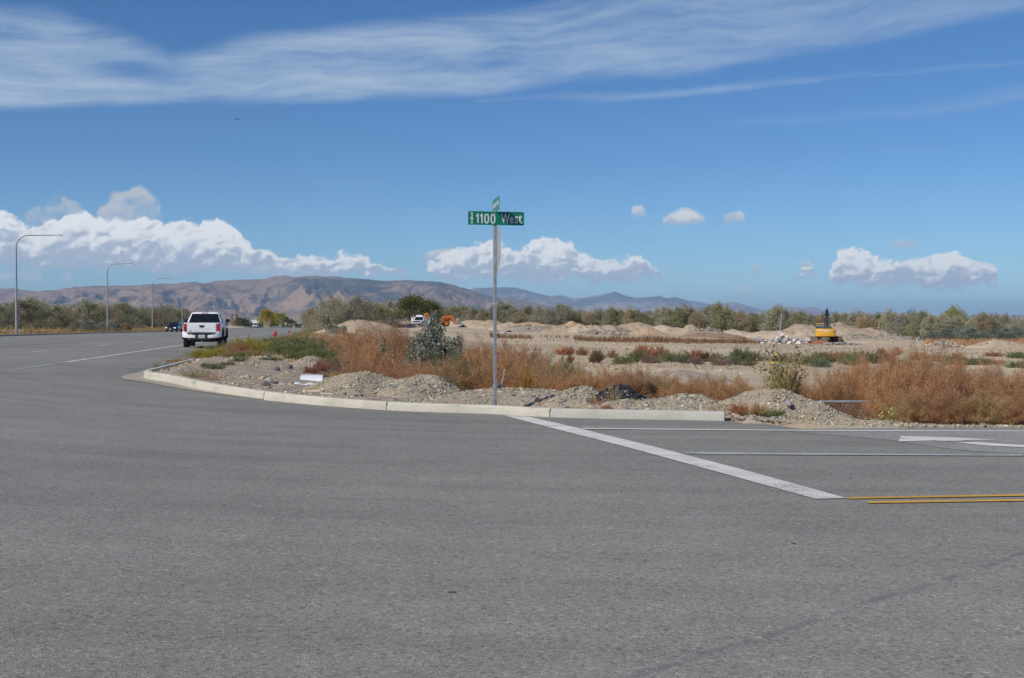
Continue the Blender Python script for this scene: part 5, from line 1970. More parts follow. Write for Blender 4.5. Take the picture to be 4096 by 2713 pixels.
def weed_to(me, px, Y, wpx, ytop, label, m, group, **kw):
    x = (px - 2048.0) / FPX * Y
    z = float(zg(x, Y))
    h = (EYE + (1297.0 - ytop) / FPX * Y - z) * .95
    return weed(me, px, Y, wpx * .5 / FPX * Y, max(.08, h), label, m, group, **kw)


g1, g2, g3, g4, g5 = ('rust weeds left of the sign post', 'rust weeds behind the sign post', 'rust and straw weeds right of the sign post', 'rust weeds behind the black heap', 'tall rust weeds at the fence')
# (px, Y, width px, top row) rear to front
for k, (px, Y, w, yt) in enumerate([(1300, 62, 210, 1338), (1370, 56, 230, 1326), (1450, 52, 250, 1314), (1530, 50, 260, 1308), (1600, 52, 230, 1322), (1680, 50, 220, 1342), (1325, 46, 200, 1362), (1400, 43, 230, 1345), (1490, 41, 240, 1335), (1580, 40, 220, 1348), (1660, 40, 220, 1372),
                                    (1385, 36, 200, 1400), (1470, 34, 220, 1385), (1545, 34, 180, 1400), (1610, 30, 200, 1446), (1440, 29, 160, 1440), (1530, 28.5, 190, 1440), (1620, 27.5, 200, 1452)]):
    weed_to(KO[k % 5], px, Y, w * 1.15, yt, ('rear' if k < 6 else 'middle' if k < 11 else 'front') + ' rank rust weed in the thicket left of the poplar sapling' if px < 1600 else ('rear' if k < 6 else 'middle' if k < 11 else 'front') + ' rank rust weed round the foot of the poplar sapling', M_RUST, g1)
for k, (px, Y, w, yt) in enumerate([(1790, 38, 240, 1400), (1860, 37, 220, 1386), (1940, 37, 250, 1372), (2030, 36, 240, 1376), (2100, 36, 200, 1392), (1740, 29, 220, 1448), (1810, 30, 260, 1402), (1900, 29.5, 260, 1390), (2000, 29, 260, 1396), (2085, 29, 220, 1410),
                                    (1690, 26.5, 190, 1468), (1770, 26, 230, 1446), (1860, 25.3, 240, 1440), (1950, 25, 240, 1436), (2040, 24.8, 230, 1446)]):
    weed_to(KO[(k + 2) % 5], px, Y, w * 1.1, yt, ('rear' if k < 5 else 'middle' if k < 10 else 'front') + ' rank rust weed just behind the sign post, ' + ('left of it' if px < 1960 else 'right of it'), M_RUST if k % 6 else M_OLV, g2)
for k, (px, Y, w, yt, m) in enumerate([(2150, 33, 220, 1412, M_OLV), (2120, 28, 200, 1425, M_RUST), (2200, 30, 220, 1436, M_STRAW), (2290, 30, 200, 1452, M_STRAW), (2140, 25.5, 190, 1468, M_STRAW), (2220, 25, 220, 1462, M_RUST), (2310, 25, 220, 1472, M_STRAW),
                                       (2250, 23.6, 190, 1500, M_RUST), (2340, 23.8, 170, 1498, M_RUST)]):
    weed_to(KO[(k + 1) % 5], px, Y, w * 1.05, yt, {M_OLV: 'olive tinted feathery weed right of the sign post', M_STRAW: 'pale straw coloured weed right of the sign post', M_RUST: 'rust weed among the straw ones right of the post'}[m], m, g3)
weed_to(GB[0], 2245, 27, 150, 1442, 'bright green weed growing among the straw weeds right of the post', M_GRN, None)
for k, (px, Y, w, yt) in enumerate([(2420, 29, 150, 1476), (2480, 27.5, 180, 1462), (2560, 28, 180, 1474), (2640, 28, 170, 1490), (2440, 24.2, 170, 1500), (2530, 24, 200, 1490), (2620, 24, 200, 1502), (2700, 24.5, 190, 1506), (2780, 25, 190, 1502), (2860, 25, 190, 1500), (2940, 25, 180, 1512),
                                    (2690, 22.3, 160, 1540), (2770, 21.8, 180, 1530), (2850, 21.6, 190, 1524), (2930, 21.6, 190, 1530), (3000, 21.8, 160, 1550)]):
    weed_to(KO[(k * 2) % 5], px, Y, w * 1.1, yt, ('rear' if k < 4 else 'middle' if k < 11 else 'front') + ' rank weed in the drift from the black heap to the sunflowers, ' + ('left end' if px < 2570 else 'centre' if px < 2800 else 'right end'), M_RUST if k not in (3, 6, 9) else M_STRAW, g4)
for k, (px, Y, w, yt) in enumerate([(3060, 22.5, 190, 1540), (3250, 22.4, 210, 1510), (3330, 22.3, 220, 1488), (3400, 22.8, 230, 1462), (3480, 23.6, 270, 1428), (3560, 23.6, 270, 1420), (3650, 23.6, 280, 1414), (3740, 23.8, 290, 1412), (3830, 23.5, 260, 1428), (3920, 23.4, 260, 1462), (4010, 23.4, 270, 1480), (4110, 23.2, 260, 1478),
                                    (3290, 22.0, 170, 1560), (3370, 22.0, 220, 1522), (3450, 22.1, 250, 1480), (3575, 20.3, 200, 1470), (3640, 20.2, 290, 1452), (3735, 20.2, 280, 1456), (3830, 20.2, 270, 1482), (3930, 20.1, 280, 1510), (4030, 20.1, 280, 1520), (4130, 20.1, 260, 1520)]):
    weed_to(KO[(k * 3) % 5], px, Y, w * 1.1, yt, ('rear' if k < 12 else 'front') + ' rank rust weed in the fence thicket, ' + ('near the sunflowers' if px < 3420 else 'above the milkweeds' if px < 3700 else 'in its tallest part' if px < 3880 else 'at its right end'), M_RUST, g5)
for k, (px, Y, w, yt) in enumerate([(3640, 18.75, 190, 1560), (3730, 18.6, 230, 1540), (3830, 18.5, 240, 1556), (3930, 18.4, 240, 1566), (4030, 18.35, 240, 1580), (4125, 18.3, 220, 1580)]):
    weed_to(KO[(k * 3 + 1) % 5], px, Y, w * 1.1, yt, ('leftmost' if px < 3700 else 'rightmost' if px > 4080 else 'middle') + ' rust weed sprawling over the fence onto the road shoulder', M_RUST if k % 3 else M_STRAW, 'rust weeds sprawling over the fence')

for k, (px, Y, w, yt) in enumerate([(4240, 22.0, 270, 1500), (4370, 21.6, 280, 1510), (4500, 22.0, 280, 1490), (4640, 21.8, 280, 1520), (4220, 19.6, 260, 1560), (4350, 19.8, 260, 1555), (4490, 19.7, 260, 1560)]):
    weed_to(KO[k % 5], px, Y, w * 1.1, yt, 'rust weed of the fence thicket going on past the right edge', M_RUST, 'rust weeds going on past the right edge')
weed_to(TF[0], 2110, 23.6, 60, 1440, 'ochre seed heads of a dead weed beside the weathered stake', M_OCH, None)
weed_to(TF[1], 2060, 23.2, 90, 1520, 'low ochre leafy weed at the foot of the straw weeds', M_OCH, 'low ochre weeds')
weed_to(TF[2], 2130, 23.0, 110, 1525, 'low ochre leafy weed at the foot of the straw weeds', M_OCH, 'low ochre weeds')

# weeds on the verge beside the pickup
VW = [(800, 41, 110, 1395, M_YGRN, 'yellow green bushy weed at the end of the kerb'), (845, 42.5, 120, 1385, M_YGRN, 'yellow green bushy weed second from the kerb end'), (905, 44, 110, 1374, M_STRAW, 'straw coloured weed between two yellow green ones by the road'), (880, 46, 90, 1368, M_OLV, 'olive weed behind the straw one by the pickup'),
      (945, 46, 100, 1366, M_RUSTR, 'reddish tan weed on the verge right of the pickup'), (990, 47, 130, 1347, M_YGRN, 'tallest yellow green weed on the verge'), (1030, 48, 110, 1358, M_YGRN, 'yellow green weed right of the tallest one on the verge'), (960, 50, 110, 1352, M_OLV, 'olive weed standing behind the reddish tan one'), (1010, 43, 110, 1395, M_STRAW, 'straw tuft before the tall yellow green weeds'),
      (930, 41.5, 90, 1402, M_STRAW, 'low straw tuft on the lot edge'), (962, 40, 45, 1403, M_GRN, 'small bright green weed at the back of the lot')]
for k, (px, Y, w, yt, m, lb) in enumerate(VW):
    weed_to(GB[k % 3] if k % 2 else KO[k % 5], px, Y, w * 1.1, yt, lb, m, 'weeds on the parkway verge')
# green bank
for k, (px, Y, w, yt, m) in enumerate([(1070, 60, 120, 1350, M_OLV), (1120, 62, 130, 1344, M_GRN), (1180, 64, 130, 1340, M_OLV), (1240, 62, 120, 1346, M_OLV), (1290, 58, 110, 1352, M_RUSTR), (1060, 52, 110, 1362, M_GRN), (1110, 52, 130, 1356, M_GRN), (1170, 53, 140, 1352, M_GRN), (1230, 53, 140, 1350, M_GRN), (1290, 52, 120, 1360, M_OLV),
                                       (1150, 45, 130, 1374, M_GRN), (1210, 44.5, 140, 1366, M_GRN), (1270, 44.5, 140, 1366, M_GRN), (1325, 44, 120, 1382, M_GRN), (1190, 40, 110, 1398, M_GRN), (1250, 39, 130, 1388, M_GRN), (1310, 38.5, 130, 1386, M_GRN), (1365, 37.5, 110, 1416, M_GRN), (1330, 34.5, 110, 1425, M_OLV), (1380, 33.5, 110, 1440, M_MAUVE)]):
    weed_to(GB[k % 3], px, Y, w * 1.15, yt, {M_GRN: 'green weed covering the bank between the lot and the rust thicket', M_OLV: 'olive weed on the green bank', M_RUSTR: 'rusty weed at the back of the green bank', M_MAUVE: 'mauve weed at the near foot of the green bank'}[m], m, 'weeds on the green bank')
weed_to(GB[0], 1290, 31.5, 80, 1432, 'crimson weed beside the small stony mound', M_CRIM, None)
weed_to(GB[1], 1245, 30.5, 70, 1455, 'dull red weed left of the crimson one', M_CRIM, None)
for k, (px, py, w, h, m, lb) in enumerate([(955, 1452, .28, .22, M_GRN, 'small round green tuft in the middle of the lot'), (1086, 1445, .35, .15, M_GRN, 'flat green tuft at the back of the lot'), (862, 1484, .30, .18, M_GRN, 'low green tuft left of centre on the lot'), (905, 1465, .25, .15, M_OLV, 'olive tuft next to the round green one'),
                                          (823, 1472, .18, .16, M_GRN, 'tiny green tuft near the kerb return'), (800, 1453, .30, .15, M_OLV, 'flat olive tuft under the yellow green weed'), (650, 1490, .32, .35, M_OLV, 'scraggly olive weed behind the kerb nose'), (672, 1492, .30, .22, M_STRAW, 'straw weed behind the kerb nose'),
                                          (700, 1460, .5, .22, M_STRAW, 'dry straw weed growing along the kerb return'), (745, 1455, .45, .2, M_STRAW, 'second dry straw weed along the kerb return'), (795, 1520, .34, .30, M_GRN, 'green and brown weed behind the kerb'), (830, 1526, .34, .22, M_CRIM, 'reddish weed next to the green and brown one'),
                                          (765, 1513, .28, .2, M_STRAW, 'straw tuft left of the green and brown weed'), (1335, 1505, .45, .14, M_OLV, 'flat olive weed between the lot and the gravel heaps'), (1290, 1510, .4, .12, M_STRAW, 'flat straw weed above the white sheets'), (1420, 1500, .5, .16, M_YGRN, 'low yellow green weed behind the gravel heap'), (1480, 1478, .45, .25, M_OLV, 'leafy olive weed behind the broad gravel heap')]):
    p = hit(px, py, lambda a, b: float(zg(a, b)))
    o = weed((SP if 'scraggly' in lb or 'green and brown' in lb else TF)[k % 3], pxof(p.x, p.y), p.y, w, h, lb, m, 'small weeds on the corner lot', dz=.03)

# dry sprigs in the gravel along the kerb
for k, (px, Y, w, h, m, lb) in enumerate([(2385, 20.5, .14, .24, M_RUSTR, 'thin reddish sprig in the gravel left of the black heap'), (2455, 20.5, .14, .42, M_STRAW, 'tall straw sprig standing before the black heap'), (2425, 20.1, .12, .12, M_RUSTR, 'short reddish sprig by the kerb under the black heap'),
                                          (2880, 19.4, .2, .22, M_STRAW, 'straw tuft behind the end of the kerb'), (2960, 19.25, .2, .2, M_RUSTR, 'reddish tuft past the end of the kerb'), (3030, 19.25, .22, .2, M_STRAW, 'second straw tuft past the end of the kerb'), (3100, 19.0, .16, .13, M_GRN, 'small bright green grass tuft by the road edge'),
                                          (1410, 23.6, .14, .14, M_CRIM, 'small crimson sprig in the gravel near the planks'), (1438, 23.4, .12, .16, M_CRIM, 'second crimson sprig in the gravel near the planks'), (2965, 21.0, .10, .7, M_STRAW, 'thin tall stalk in front of the rust weeds')]):
    weed((TF if h < .21 else SP)[k % 3], px, Y, w, h, lb, m, 'dry sprigs in the gravel', dz=.05)

# weeds scattered over the field
FW = [(2388, 68, 60, 1407, M_BROWN), (2475, 66, 50, 1416, M_GRN), (2512, 67, 50, 1422, M_GRN), (2558, 69, 80, 1394, M_GRN), (2604, 68, 80, 1414, M_MAUVE), (2575, 78, 90, 1375, M_RUSTR), (2632, 79, 80, 1382, M_RUST), (2690, 70, 100, 1402, M_GRN), (2740, 68, 70, 1416, M_BGRN),
      (2775, 74, 110, 1398, M_RUSTR), (2830, 72, 80, 1404, M_BROWN), (2785, 66, 60, 1424, M_MAUVE), (2870, 70, 80, 1412, M_OLV), (2885, 65, 80, 1428, M_MAUVE), (2935, 66, 70, 1422, M_BGRN), (2960, 72, 80, 1388, M_GRN), (3010, 73, 90, 1398, M_OLV), (3000, 64, 60, 1434, M_OLV),
      (2080, 84, 50, 1408, M_RUSTR), (2250, 84, 60, 1386, M_RUSTR), (2280, 84, 40, 1382, M_CRIM), (2330, 84, 50, 1390, M_RUSTR), (2390, 78, 50, 1392, M_OLV), (2450, 78, 40, 1396, M_RUST), (2280, 66, 30, 1416, M_BROWN),
      (3240, 66, 100, 1412, M_OLV), (3280, 72, 90, 1402, M_OLV), (3330, 73, 80, 1405, M_CRIM), (3285, 63, 80, 1432, M_BGRN), (3400, 66, 90, 1412, M_GRN), (3440, 71, 100, 1400, M_GRN), (3490, 70, 90, 1404, M_OLV), (3370, 78, 60, 1404, M_RUST), (3180, 70, 70, 1410, M_OLV), (3120, 71, 70, 1412, M_BROWN),
      (3555, 74, 60, 1404, M_CRIM), (3595, 63, 80, 1434, M_BGRN), (3640, 62, 60, 1436, M_OLV), (3590, 92, 40, 1384, M_RUST), (3680, 76, 80, 1408, M_RUSTR), (3760, 74, 70, 1412, M_OLV), (3830, 74, 60, 1408, M_CRIM), (3820, 67, 90, 1426, M_GRN), (3880, 67, 110, 1424, M_GRN), (3930, 67, 100, 1430, M_GRN),
      (3990, 67, 70, 1436, M_RUST), (3975, 88, 70, 1404, M_CRIM), (4060, 82, 70, 1404, M_GRN), (4090, 83, 50, 1406, M_GRN), (4065, 62, 80, 1438, M_GRN), (4100, 61, 60, 1442, M_BGRN), (3700, 62, 60, 1440, M_STRAW), (3525, 90, 40, 1386, M_CRIM)]
NMW = {M_BROWN: 'dark brown round weed on the dirt field', M_GRN: 'round green weed on the dirt field', M_MAUVE: 'mauve grey weed on the dirt field', M_RUSTR: 'reddish dry weed on the dirt field', M_RUST: 'orange rust weed on the dirt field', M_BGRN: 'bluish green weed on the dirt field', M_OLV: 'olive grey weed on the dirt field',
       M_CRIM: 'dull crimson weed on the dirt field', M_STRAW: 'straw coloured weed on the dirt field'}
for k, (px, Y, w, yt, m) in enumerate(FW):
    wh = next(b for a, b in ((2300, 'just right of the sign post'), (2540, 'above the black heap'), (2720, 'above the stony heap'), (2900, 'left of the sunflowers'), (3100, 'behind the sunflower heads'), (3360, 'below the excavator'), (3520, 'right below the excavator'), (3720, 'above the fence thicket'), (3900, 'above the tallest rust weeds'), (9999, 'at the right edge')) if px < a)
    weed_to(GB[k % 3], px, Y, w * 1.15, yt, NMW[m] + ' ' + wh, m, 'weeds scattered on the dirt field')


# ---- dry weeds nobody could count: the brown strip across the field, verge grass
def spikes(name, label, P, hgt, wd, m, lean=.18):
    n = len(P)
    Dv = unit(np.array([0, 0, 1.0]) + vg.normal(0, lean, (n, 3)))
    V_ = blades(P, Dv, hgt, wd, vg)
    o = link_mesh(name, np_mesh(name, V_, tri_faces(n), m))
    return tag(o, label, None, None, 'stuff')


n = 5200
px = vg.uniform(1960, 3060, n)
Y = np.interp(px, [1960, 2500, 3060], [150, 146, 150]) + vg.normal(0, 4.5, n)
X = (px - 2048) / FPX * Y
kk = fbm2(X, Y * .6, 5.0, 61, 3) > 0.0
X, Y = X[kk], Y[kk]
M_DOCK = veg('dry_dock_weed', [(.22, .10, .055), (.30, .16, .09), (.26, .19, .09), (.18, .09, .05)], .25)
spikes('dry_weeds', 'strip of dry reddish brown weeds across the dirt field', np.stack([X, Y, zg(X, Y) - .02], -1), vg.uniform(.2, .75, len(X)) * (1 + .9 * np.clip(fbm2(X, Y * 0, 2.2, 5, 2), 0, 1)), .10, M_DOCK)
n = 3000
px = vg.uniform(2000, 4150, n)
Y = vg.uniform(56, 120, n)
X = (px - 2048) / FPX * Y
kk = fbm2(X, Y * .5, 7.0, 66, 3) > .12
X, Y = X[kk], Y[kk]
spikes('dry_weeds', 'thin dry weeds sprinkled over the dirt field', np.stack([X, Y, zg(X, Y) - .02], -1), vg.uniform(.1, .4, len(X)), .035, M_DOCK, .4)
n = 16000
d_ = -22.6 - vg.exponential(4.0, n)
Y = vg.uniform(75, 330, n)
X = Xe(Y) + d_ / CA
M_VERGE = veg('dry_verge_grass', [(.36, .22, .09), (.42, .29, .14), (.30, .16, .06), (.26, .23, .08)], .3)
spikes('dry_grass', 'rust and straw grass on the berm left of the parkway', np.stack([X, Y, zg(X, Y) - .02], -1), vg.uniform(.15, .6, n), .07, M_VERGE, .35)
n = 13000
d_ = 3.6 + vg.gamma(2.0, 1.6, n)
Y = vg.uniform(41, 260, n)
X = Xe(Y) + d_ / CA
spikes('dry_grass', 'short olive and straw grass on the verge right of the parkway', np.stack([X, Y, zg(X, Y) - .02], -1), vg.uniform(.10, .38, n), .035, veg('verge_grass', [(.26, .21, .09), (.20, .20, .07), (.34, .24, .12), (.15, .17, .06)], .3), .4)
n = 4200
px = vg.uniform(3700, 4300, n)
Y = vg.uniform(140, 178, n)
X = (px - 2048) / FPX * Y
spikes('dry_grass', 'band of orange dry grass before the trees at the right', np.stack([X, Y, zg(X, Y) - .02], -1), vg.uniform(.3, 1.0, n), .12, M_RUST, .3)
n = 5000
Y = vg.uniform(25, 46, n)
d_ = 3.7 + vg.uniform(0, 11, n)
X = Xe(Y) + d_ / CA
kk = (Y > Yk(d_) + .4) & (fbm2(X, Y, 1.3, 71, 3) > .22)
X, Y = X[kk], Y[kk]
spikes('dry_grass', 'thin dry grass and sprouts on the corner lot', np.stack([X, Y, zg(X, Y)], -1), vg.uniform(.04, .16, len(X)), .012, veg('lot_sprouts', [(.34, .24, .12), (.20, .19, .07), (.30, .16, .09), (.40, .32, .18)], .3), .6)


# ---- leafy plants near by
def sapling(name, label, px, Y, ytop, shoots, leaf, m, seed, cat='sapling', spread=1.0):
    """upright shoots set with hanging leaves; shoots: (dx, dy, height share)"""
    g = np.random.default_rng(seed)
    x = (px - 2048.0) / FPX * Y
    z = float(zg(x, Y)) - .05
    H = EYE + (1297.0 - ytop) / FPX * Y - z
    t_ = thing(name, label, cat, (x, Y, z))
    wd_ = Y / 40.0
    mb = MB()
    Ps, Ds = [], []
    for ox, oy, hs in shoots:
        ox = ox * wd_
        h = H * hs
        p0 = np.array([ox * .25, oy * .25, 0])
        p1 = np.array([ox, oy, h])
        mid = (p0 + p1) / 2 + np.array([ox * .18, oy * .18, 0])
        mb.tube([p0, mid, p1], [.018, .013, .004], 5)
        n_ = int(150 * hs * spread)
        t = g.uniform(.16, 1, n_) ** .85
        c_ = ((1 - t) ** 2)[:, None] * p0 + (2 * t * (1 - t))[:, None] * mid + (t ** 2)[:, None] * p1
        a = g.uniform(0, 6.28, n_)
        r = g.uniform(.02, .26, n_) * (1.15 - t) * hs + .02
        c_ = c_ + np.stack([np.cos(a) * r, np.sin(a) * r, g.normal(0, .03, n_)], -1)
        Ps.append(c_)
        Ds.append(unit(np.stack([np.cos(a), np.sin(a), g.uniform(-1.1, .5, n_)], -1)))
    P, Dv = np.concatenate(Ps), np.concatenate(Ds)
    L = leaf * g.uniform(.7, 1.3, len(P))
    mb.build('stem', M_BARK, t_, smooth=True)
    link_mesh('leaves', np_mesh('leaves', leaf_quads(P, Dv, L, L * .55, g), quad_faces(len(P)), m), t_)
    return t_


M_SILVER = veg('silver_poplar_leaves', [(.11, .14, .085), (.15, .185, .115), (.36, .40, .36), (.18, .21, .14), (.42, .46, .42), (.14, .17, .10), (.46, .49, .45)], .25, objvar=.05)
_sh = [(0.0, 0, 1.0), (.10, .1, .95), (-.14, .1, .93), (.22, -.1, .90), (-.26, 0, .86), (.05, .2, .88), (-.38, .1, .77), (-.48, -.1, .76), (-.56, .1, .72), (-.68, 0, .68), (-.80, .1, .60), (-.90, -.1, .50), (-1.0, .1, .42), (-1.1, 0, .34),
       (.34, .1, .80), (.45, .1, .70), (.58, 0, .70), (.70, -.1, .68), (.82, .1, .70), (.92, -.1, .73), (1.0, .05, .70), (1.06, -.05, .62), (.2, .2, .80), (-.1, -.2, .85), (.3, -.25, .66), (-.3, .25, .66), (.6, .2, .60), (-.6, .2, .55), (.85, .2, .56), (-.4, -.25, .60),
       (0, .3, .72), (.15, -.3, .62), (-.2, -.3, .58), (.75, -.2, .54), (-.85, .15, .40), (.5, .3, .5), (-.5, .3, .45)]
sapling('poplar_sapling', 'tall silver leaved poplar sapling in front of the service truck', 1730, 33.5, 1243, _sh, .066, M_SILVER, 5, spread=3.6)
M_SAPL = veg('young_sapling_leaves', [(.20, .22, .12), (.26, .28, .18), (.16, .18, .09), (.32, .34, .26)], .25)
sapling('poplar_sapling', 'thin young poplar sapling among the rust weeds', 1535, 36, 1345, [(-.05, 0, 1.0), (-.22, .1, .62), (.22, 0, .72), (.38, .1, .66), (-.1, .1, .8), (.1, -.1, .4), (.30, .1, .4)], .095, M_SAPL, 6, spread=.75)

# wild sunflowers on the gravel heap
M_STALK = mat('dry_sunflower_stalk', (.44, .34, .22), 0.9, 0, .2, 20.0)
M_SFLEAF = veg('sunflower_leaves', [(.32, .33, .10), (.22, .25, .07), (.38, .36, .12), (.12, .11, .045), (.18, .13, .07)], .35)
M_SEED = mat('dark_seed_head', (.085, .05, .032), 0.95, 0, .3, 30.0)
M_SEED2 = mat('tan_seed_head', (.40, .24, .10), 0.95, 0, .3, 30.0)
M_PETAL = mat('yellow_petals', (.80, .58, .02), 0.7, 0, .08, 30.0)
sx = (3128 - 2048.0) / FPX * 20.9
sfp = (sx, 20.9, float(zall(np.array([sx]), np.array([20.9]))[0]) - .06)
sf = thing('sunflower_plant', 'withered wild sunflower plant with a few yellow blooms on the gravel heap', 'plant', sfp)
g = np.random.default_rng(77)
mb = MB()
heads, lP, lD = [], [], []
for k in range(21):
    a = g.uniform(0, 6.28)
    rr_ = g.uniform(.15, .70)
    h = g.uniform(.62, 1.05) * 1.30
    p0 = Vector((g.uniform(-.06, .06), g.uniform(-.06, .06), 0))
    p1 = Vector((math.cos(a) * rr_ * .85, math.sin(a) * rr_ * .5, h))
    mid = p0.lerp(p1, .5) + Vector((math.cos(a) * .05, math.sin(a) * .05, .04))
    mb.tube([p0, mid, p1], [.010, .008, .003], 5)
    heads.append(p1)
    for j in range(10):
        t = g.uniform(.3, .97)
        s_ = p0.lerp(p1, t) + Vector((0, 0, .02))
        aa = g.uniform(0, 6.28)
        e = s_ + Vector((math.cos(aa) * g.uniform(.06, .17), math.sin(aa) * .10, g.uniform(.03, .16)))
        mb.tube([s_, e], [.004, .0025], 4)
        heads.append(e)
        for q in range(4):
            lP.append(tuple(s_.lerp(e, g.uniform(.1, .9))))
            lD.append((math.cos(aa + g.uniform(-1, 1)), math.sin(aa + g.uniform(-1, 1)), g.uniform(-1.0, .4)))
mb.build('stalk', M_STALK, sf)
lP, lD = np.array(lP), unit(np.array(lD))
L = g.uniform(.028, .07, len(lP))
link_mesh('leaves', np_mesh('leaves', leaf_quads(lP, lD, L, L * .7, g), quad_faces(len(lP)), M_SFLEAF), sf)
mbd, mbt = MB(), MB()
for k, p in enumerate(heads):
    (mbt if k % 6 == 0 else mbd).rock(tuple(p), g.uniform(.009, .015), 700 + k, (1, 1, .7), .1)
for nm_, b_, m_ in (('seed_heads', mbd, M_SEED), ('seed_heads', mbt, M_SEED2)):
    b_.build(nm_, m_, sf)['kind'] = 'stuff'
for dx_, dz_, s_ in [(-.27, .86, 1.25), (-.20, .98, 1.0), (.33, .78, .6), (.08, .68, .55), (.09, .22, 1.1), (.125, .235, .8), (-.33, .47, .6), (-.30, .36, .5), (-.02, .55, .5)]:
    mb = MB()
    for j in range(11):
        a = 2 * math.pi * j / 11
        c_ = Vector((math.cos(a), -.35, math.sin(a))) * .019 * s_
        q = Vector((-math.sin(a), 0, math.cos(a))) * .007 * s_
        o_ = Vector((dx_, -.36, dz_ * 1.2))
        mb.add([o_ + c_ * .3, o_ + c_ * .75 + q, o_ + c_ * 1.25, o_ + c_ * .75 - q], [(0, 1, 2, 3)])
    fl = mb.build('flower', M_PETAL, sf)
    mb = MB()
    mb.rock((dx_, -.365, dz_ * 1.2), .009 * s_, 5, (1, .6, 1), .1)
    mb.build('flower_centre', M_SEED, fl)

weed_to(SP[0], 3128, 20.7, 150, 1470, 'sparse straw coloured weed growing through the foot of the sunflower plant', M_STRAW, None, dz=.25)
weed_to(KO[2], 3160, 20.95, 120, 1530, 'feathery olive weed behind the foot of the sunflower plant', M_OLV, None, dz=.2)
weed_to(SP[1], 3110, 20.5, 90, 1520, 'small yellow green weed under the sunflower plant', M_YGRN, None, dz=.25)

# milkweed by the fence
M_MILK = veg('milkweed_leaves', [(.38, .46, .13), (.46, .52, .18), (.30, .38, .10)], .35, objvar=.05)
for px, yt, lb in [(3522, 1656, 'shorter bright green milkweed by the fence post'), (3562, 1640, 'taller bright green milkweed right of the fence post')]:
    Y = 18.55
    x = (px - 2048) / FPX * Y
    z = float(zg(x, Y)) - .03
    H = EYE + (1297 - yt) / FPX * Y - z
    t_ = thing('milkweed', lb, 'plant', (x, Y, z))
    mb = MB()
    mb.tube([(0, 0, 0), (.005, 0, H * .5), (-.005, 0, H * .9)], [.006, .005, .003], 5)
    mb.build('stem', M_SAPL, t_)
    for k in range(9):
        zz = H * (.12 + .8 * k / 8)
        a = k * 2.4 + (.4 if px > 3540 else 0)
        dv = unit(np.array([[math.cos(a), math.sin(a) * .6, .35 + .8 * k / 8]]))
        lf = link_mesh('leaf', np_mesh('leaf', leaf_quads(np.array([[0, 0, zz]]), dv, .06 + .01 * (k % 3), .028, np.random.default_rng(k)), quad_faces(1), M_MILK), t_)

# ================================================================== street sign
M_GALV = mat('galvanised_steel', (.36, .37, .385), 0.48, 0.55, .22, 14.0, 0.15, 60.0)
M_ALU = mat('bare_aluminium', (.47, .475, .48), 0.45, 0.5, .10, 6.0)
M_HOLE = mat('dark_hole', (.05, .052, .056), 0.9, 0, 0)
M_SGREEN = mat('green_sign_sheeting', (.004, .165, .105), 0.35, 0, .05, 5.0, spec=0.4)
M_SWHITE = mat('white_sign_sheeting', (.62, .64, .65), 0.4, 0, .04, 5.0)
M_SRED = mat('red_sign_sheeting', (.50, .015, .02), 0.4, 0, .05, 5.0)

SY = 20.62                                     # the post stands just behind the kerb
_b = at(1980, 1623, SY)
SZ = float(zroad(_b.x, SY)) + .10
ssign = thing('street_sign', 'galvanised street sign post with two green name blades at the kerb', 'sign', (_b.x, SY, SZ))
YAW = R(11.0)                                 # the long blade turns its left end towards us
PX = 4740.0 / SY
top1 = EYE + (1297 - 848) / PX - SZ             # row 848: upper edge of the long blade
bot1 = EYE + (1297 - 902) / PX - SZ
PH = top1 - .02
mb = MB()
hw = .027
mb.box((0, 0, (PH - .3) / 2), (2 * hw, 2 * hw, PH + .3), YAW)
post = mb.build('post', M_GALV, ssign, bevel=.006)
mb = MB()
for k in range(int(PH / .0508)):
    z = .05 + k * .0508
    for ang in (0, math.pi / 2, math.pi, -math.pi / 2):
        a = YAW + ang
        nrm = Vector((math.sin(a), -math.cos(a), 0))
        mb.cyl(nrm * (hw - .002) + Vector((0, 0, z)), nrm * (hw + .0006) + Vector((0, 0, z)), .0055, n=8)
o = mb.build('punched_holes', M_HOLE, ssign)
o['kind'] = 'stuff'
mb = MB()
mb.box((0, 0, (1297 - 1215) / PX + EYE - SZ), (.062, .062, .05), YAW)
mb.build('sleeve_clamp', M_ALU, ssign, bevel=.004)


def rounded(w, h, r, n=5):
    out = []
    for cx_, cz_, a0 in ((w / 2 - r, h / 2 - r, 0), (-w / 2 + r, h / 2 - r, 90), (-w / 2 + r, -h / 2 + r, 180), (w / 2 - r, -h / 2 + r, 270)):
        for k in range(n):
            a = R(a0 + 90 * k / (n - 1))
            out.append((cx_ + r * math.cos(a), cz_ + r * math.sin(a)))
    return out


def place(o, loc, rz):
    o.location = loc
    o.rotation_euler = (0, 0, rz)
    return o


BH = top1 - bot1
BW = 227 / PX
zc1 = (top1 + bot1) / 2
mb = MB()
mb.prism_y(rounded(BW, BH, .018), -.0015, .0015)
bl = place(mb.build('name_blade', M_SGREEN, ssign), (.022, -.032, zc1), YAW)
bl['label'] = 'long green blade reading 1100 West'


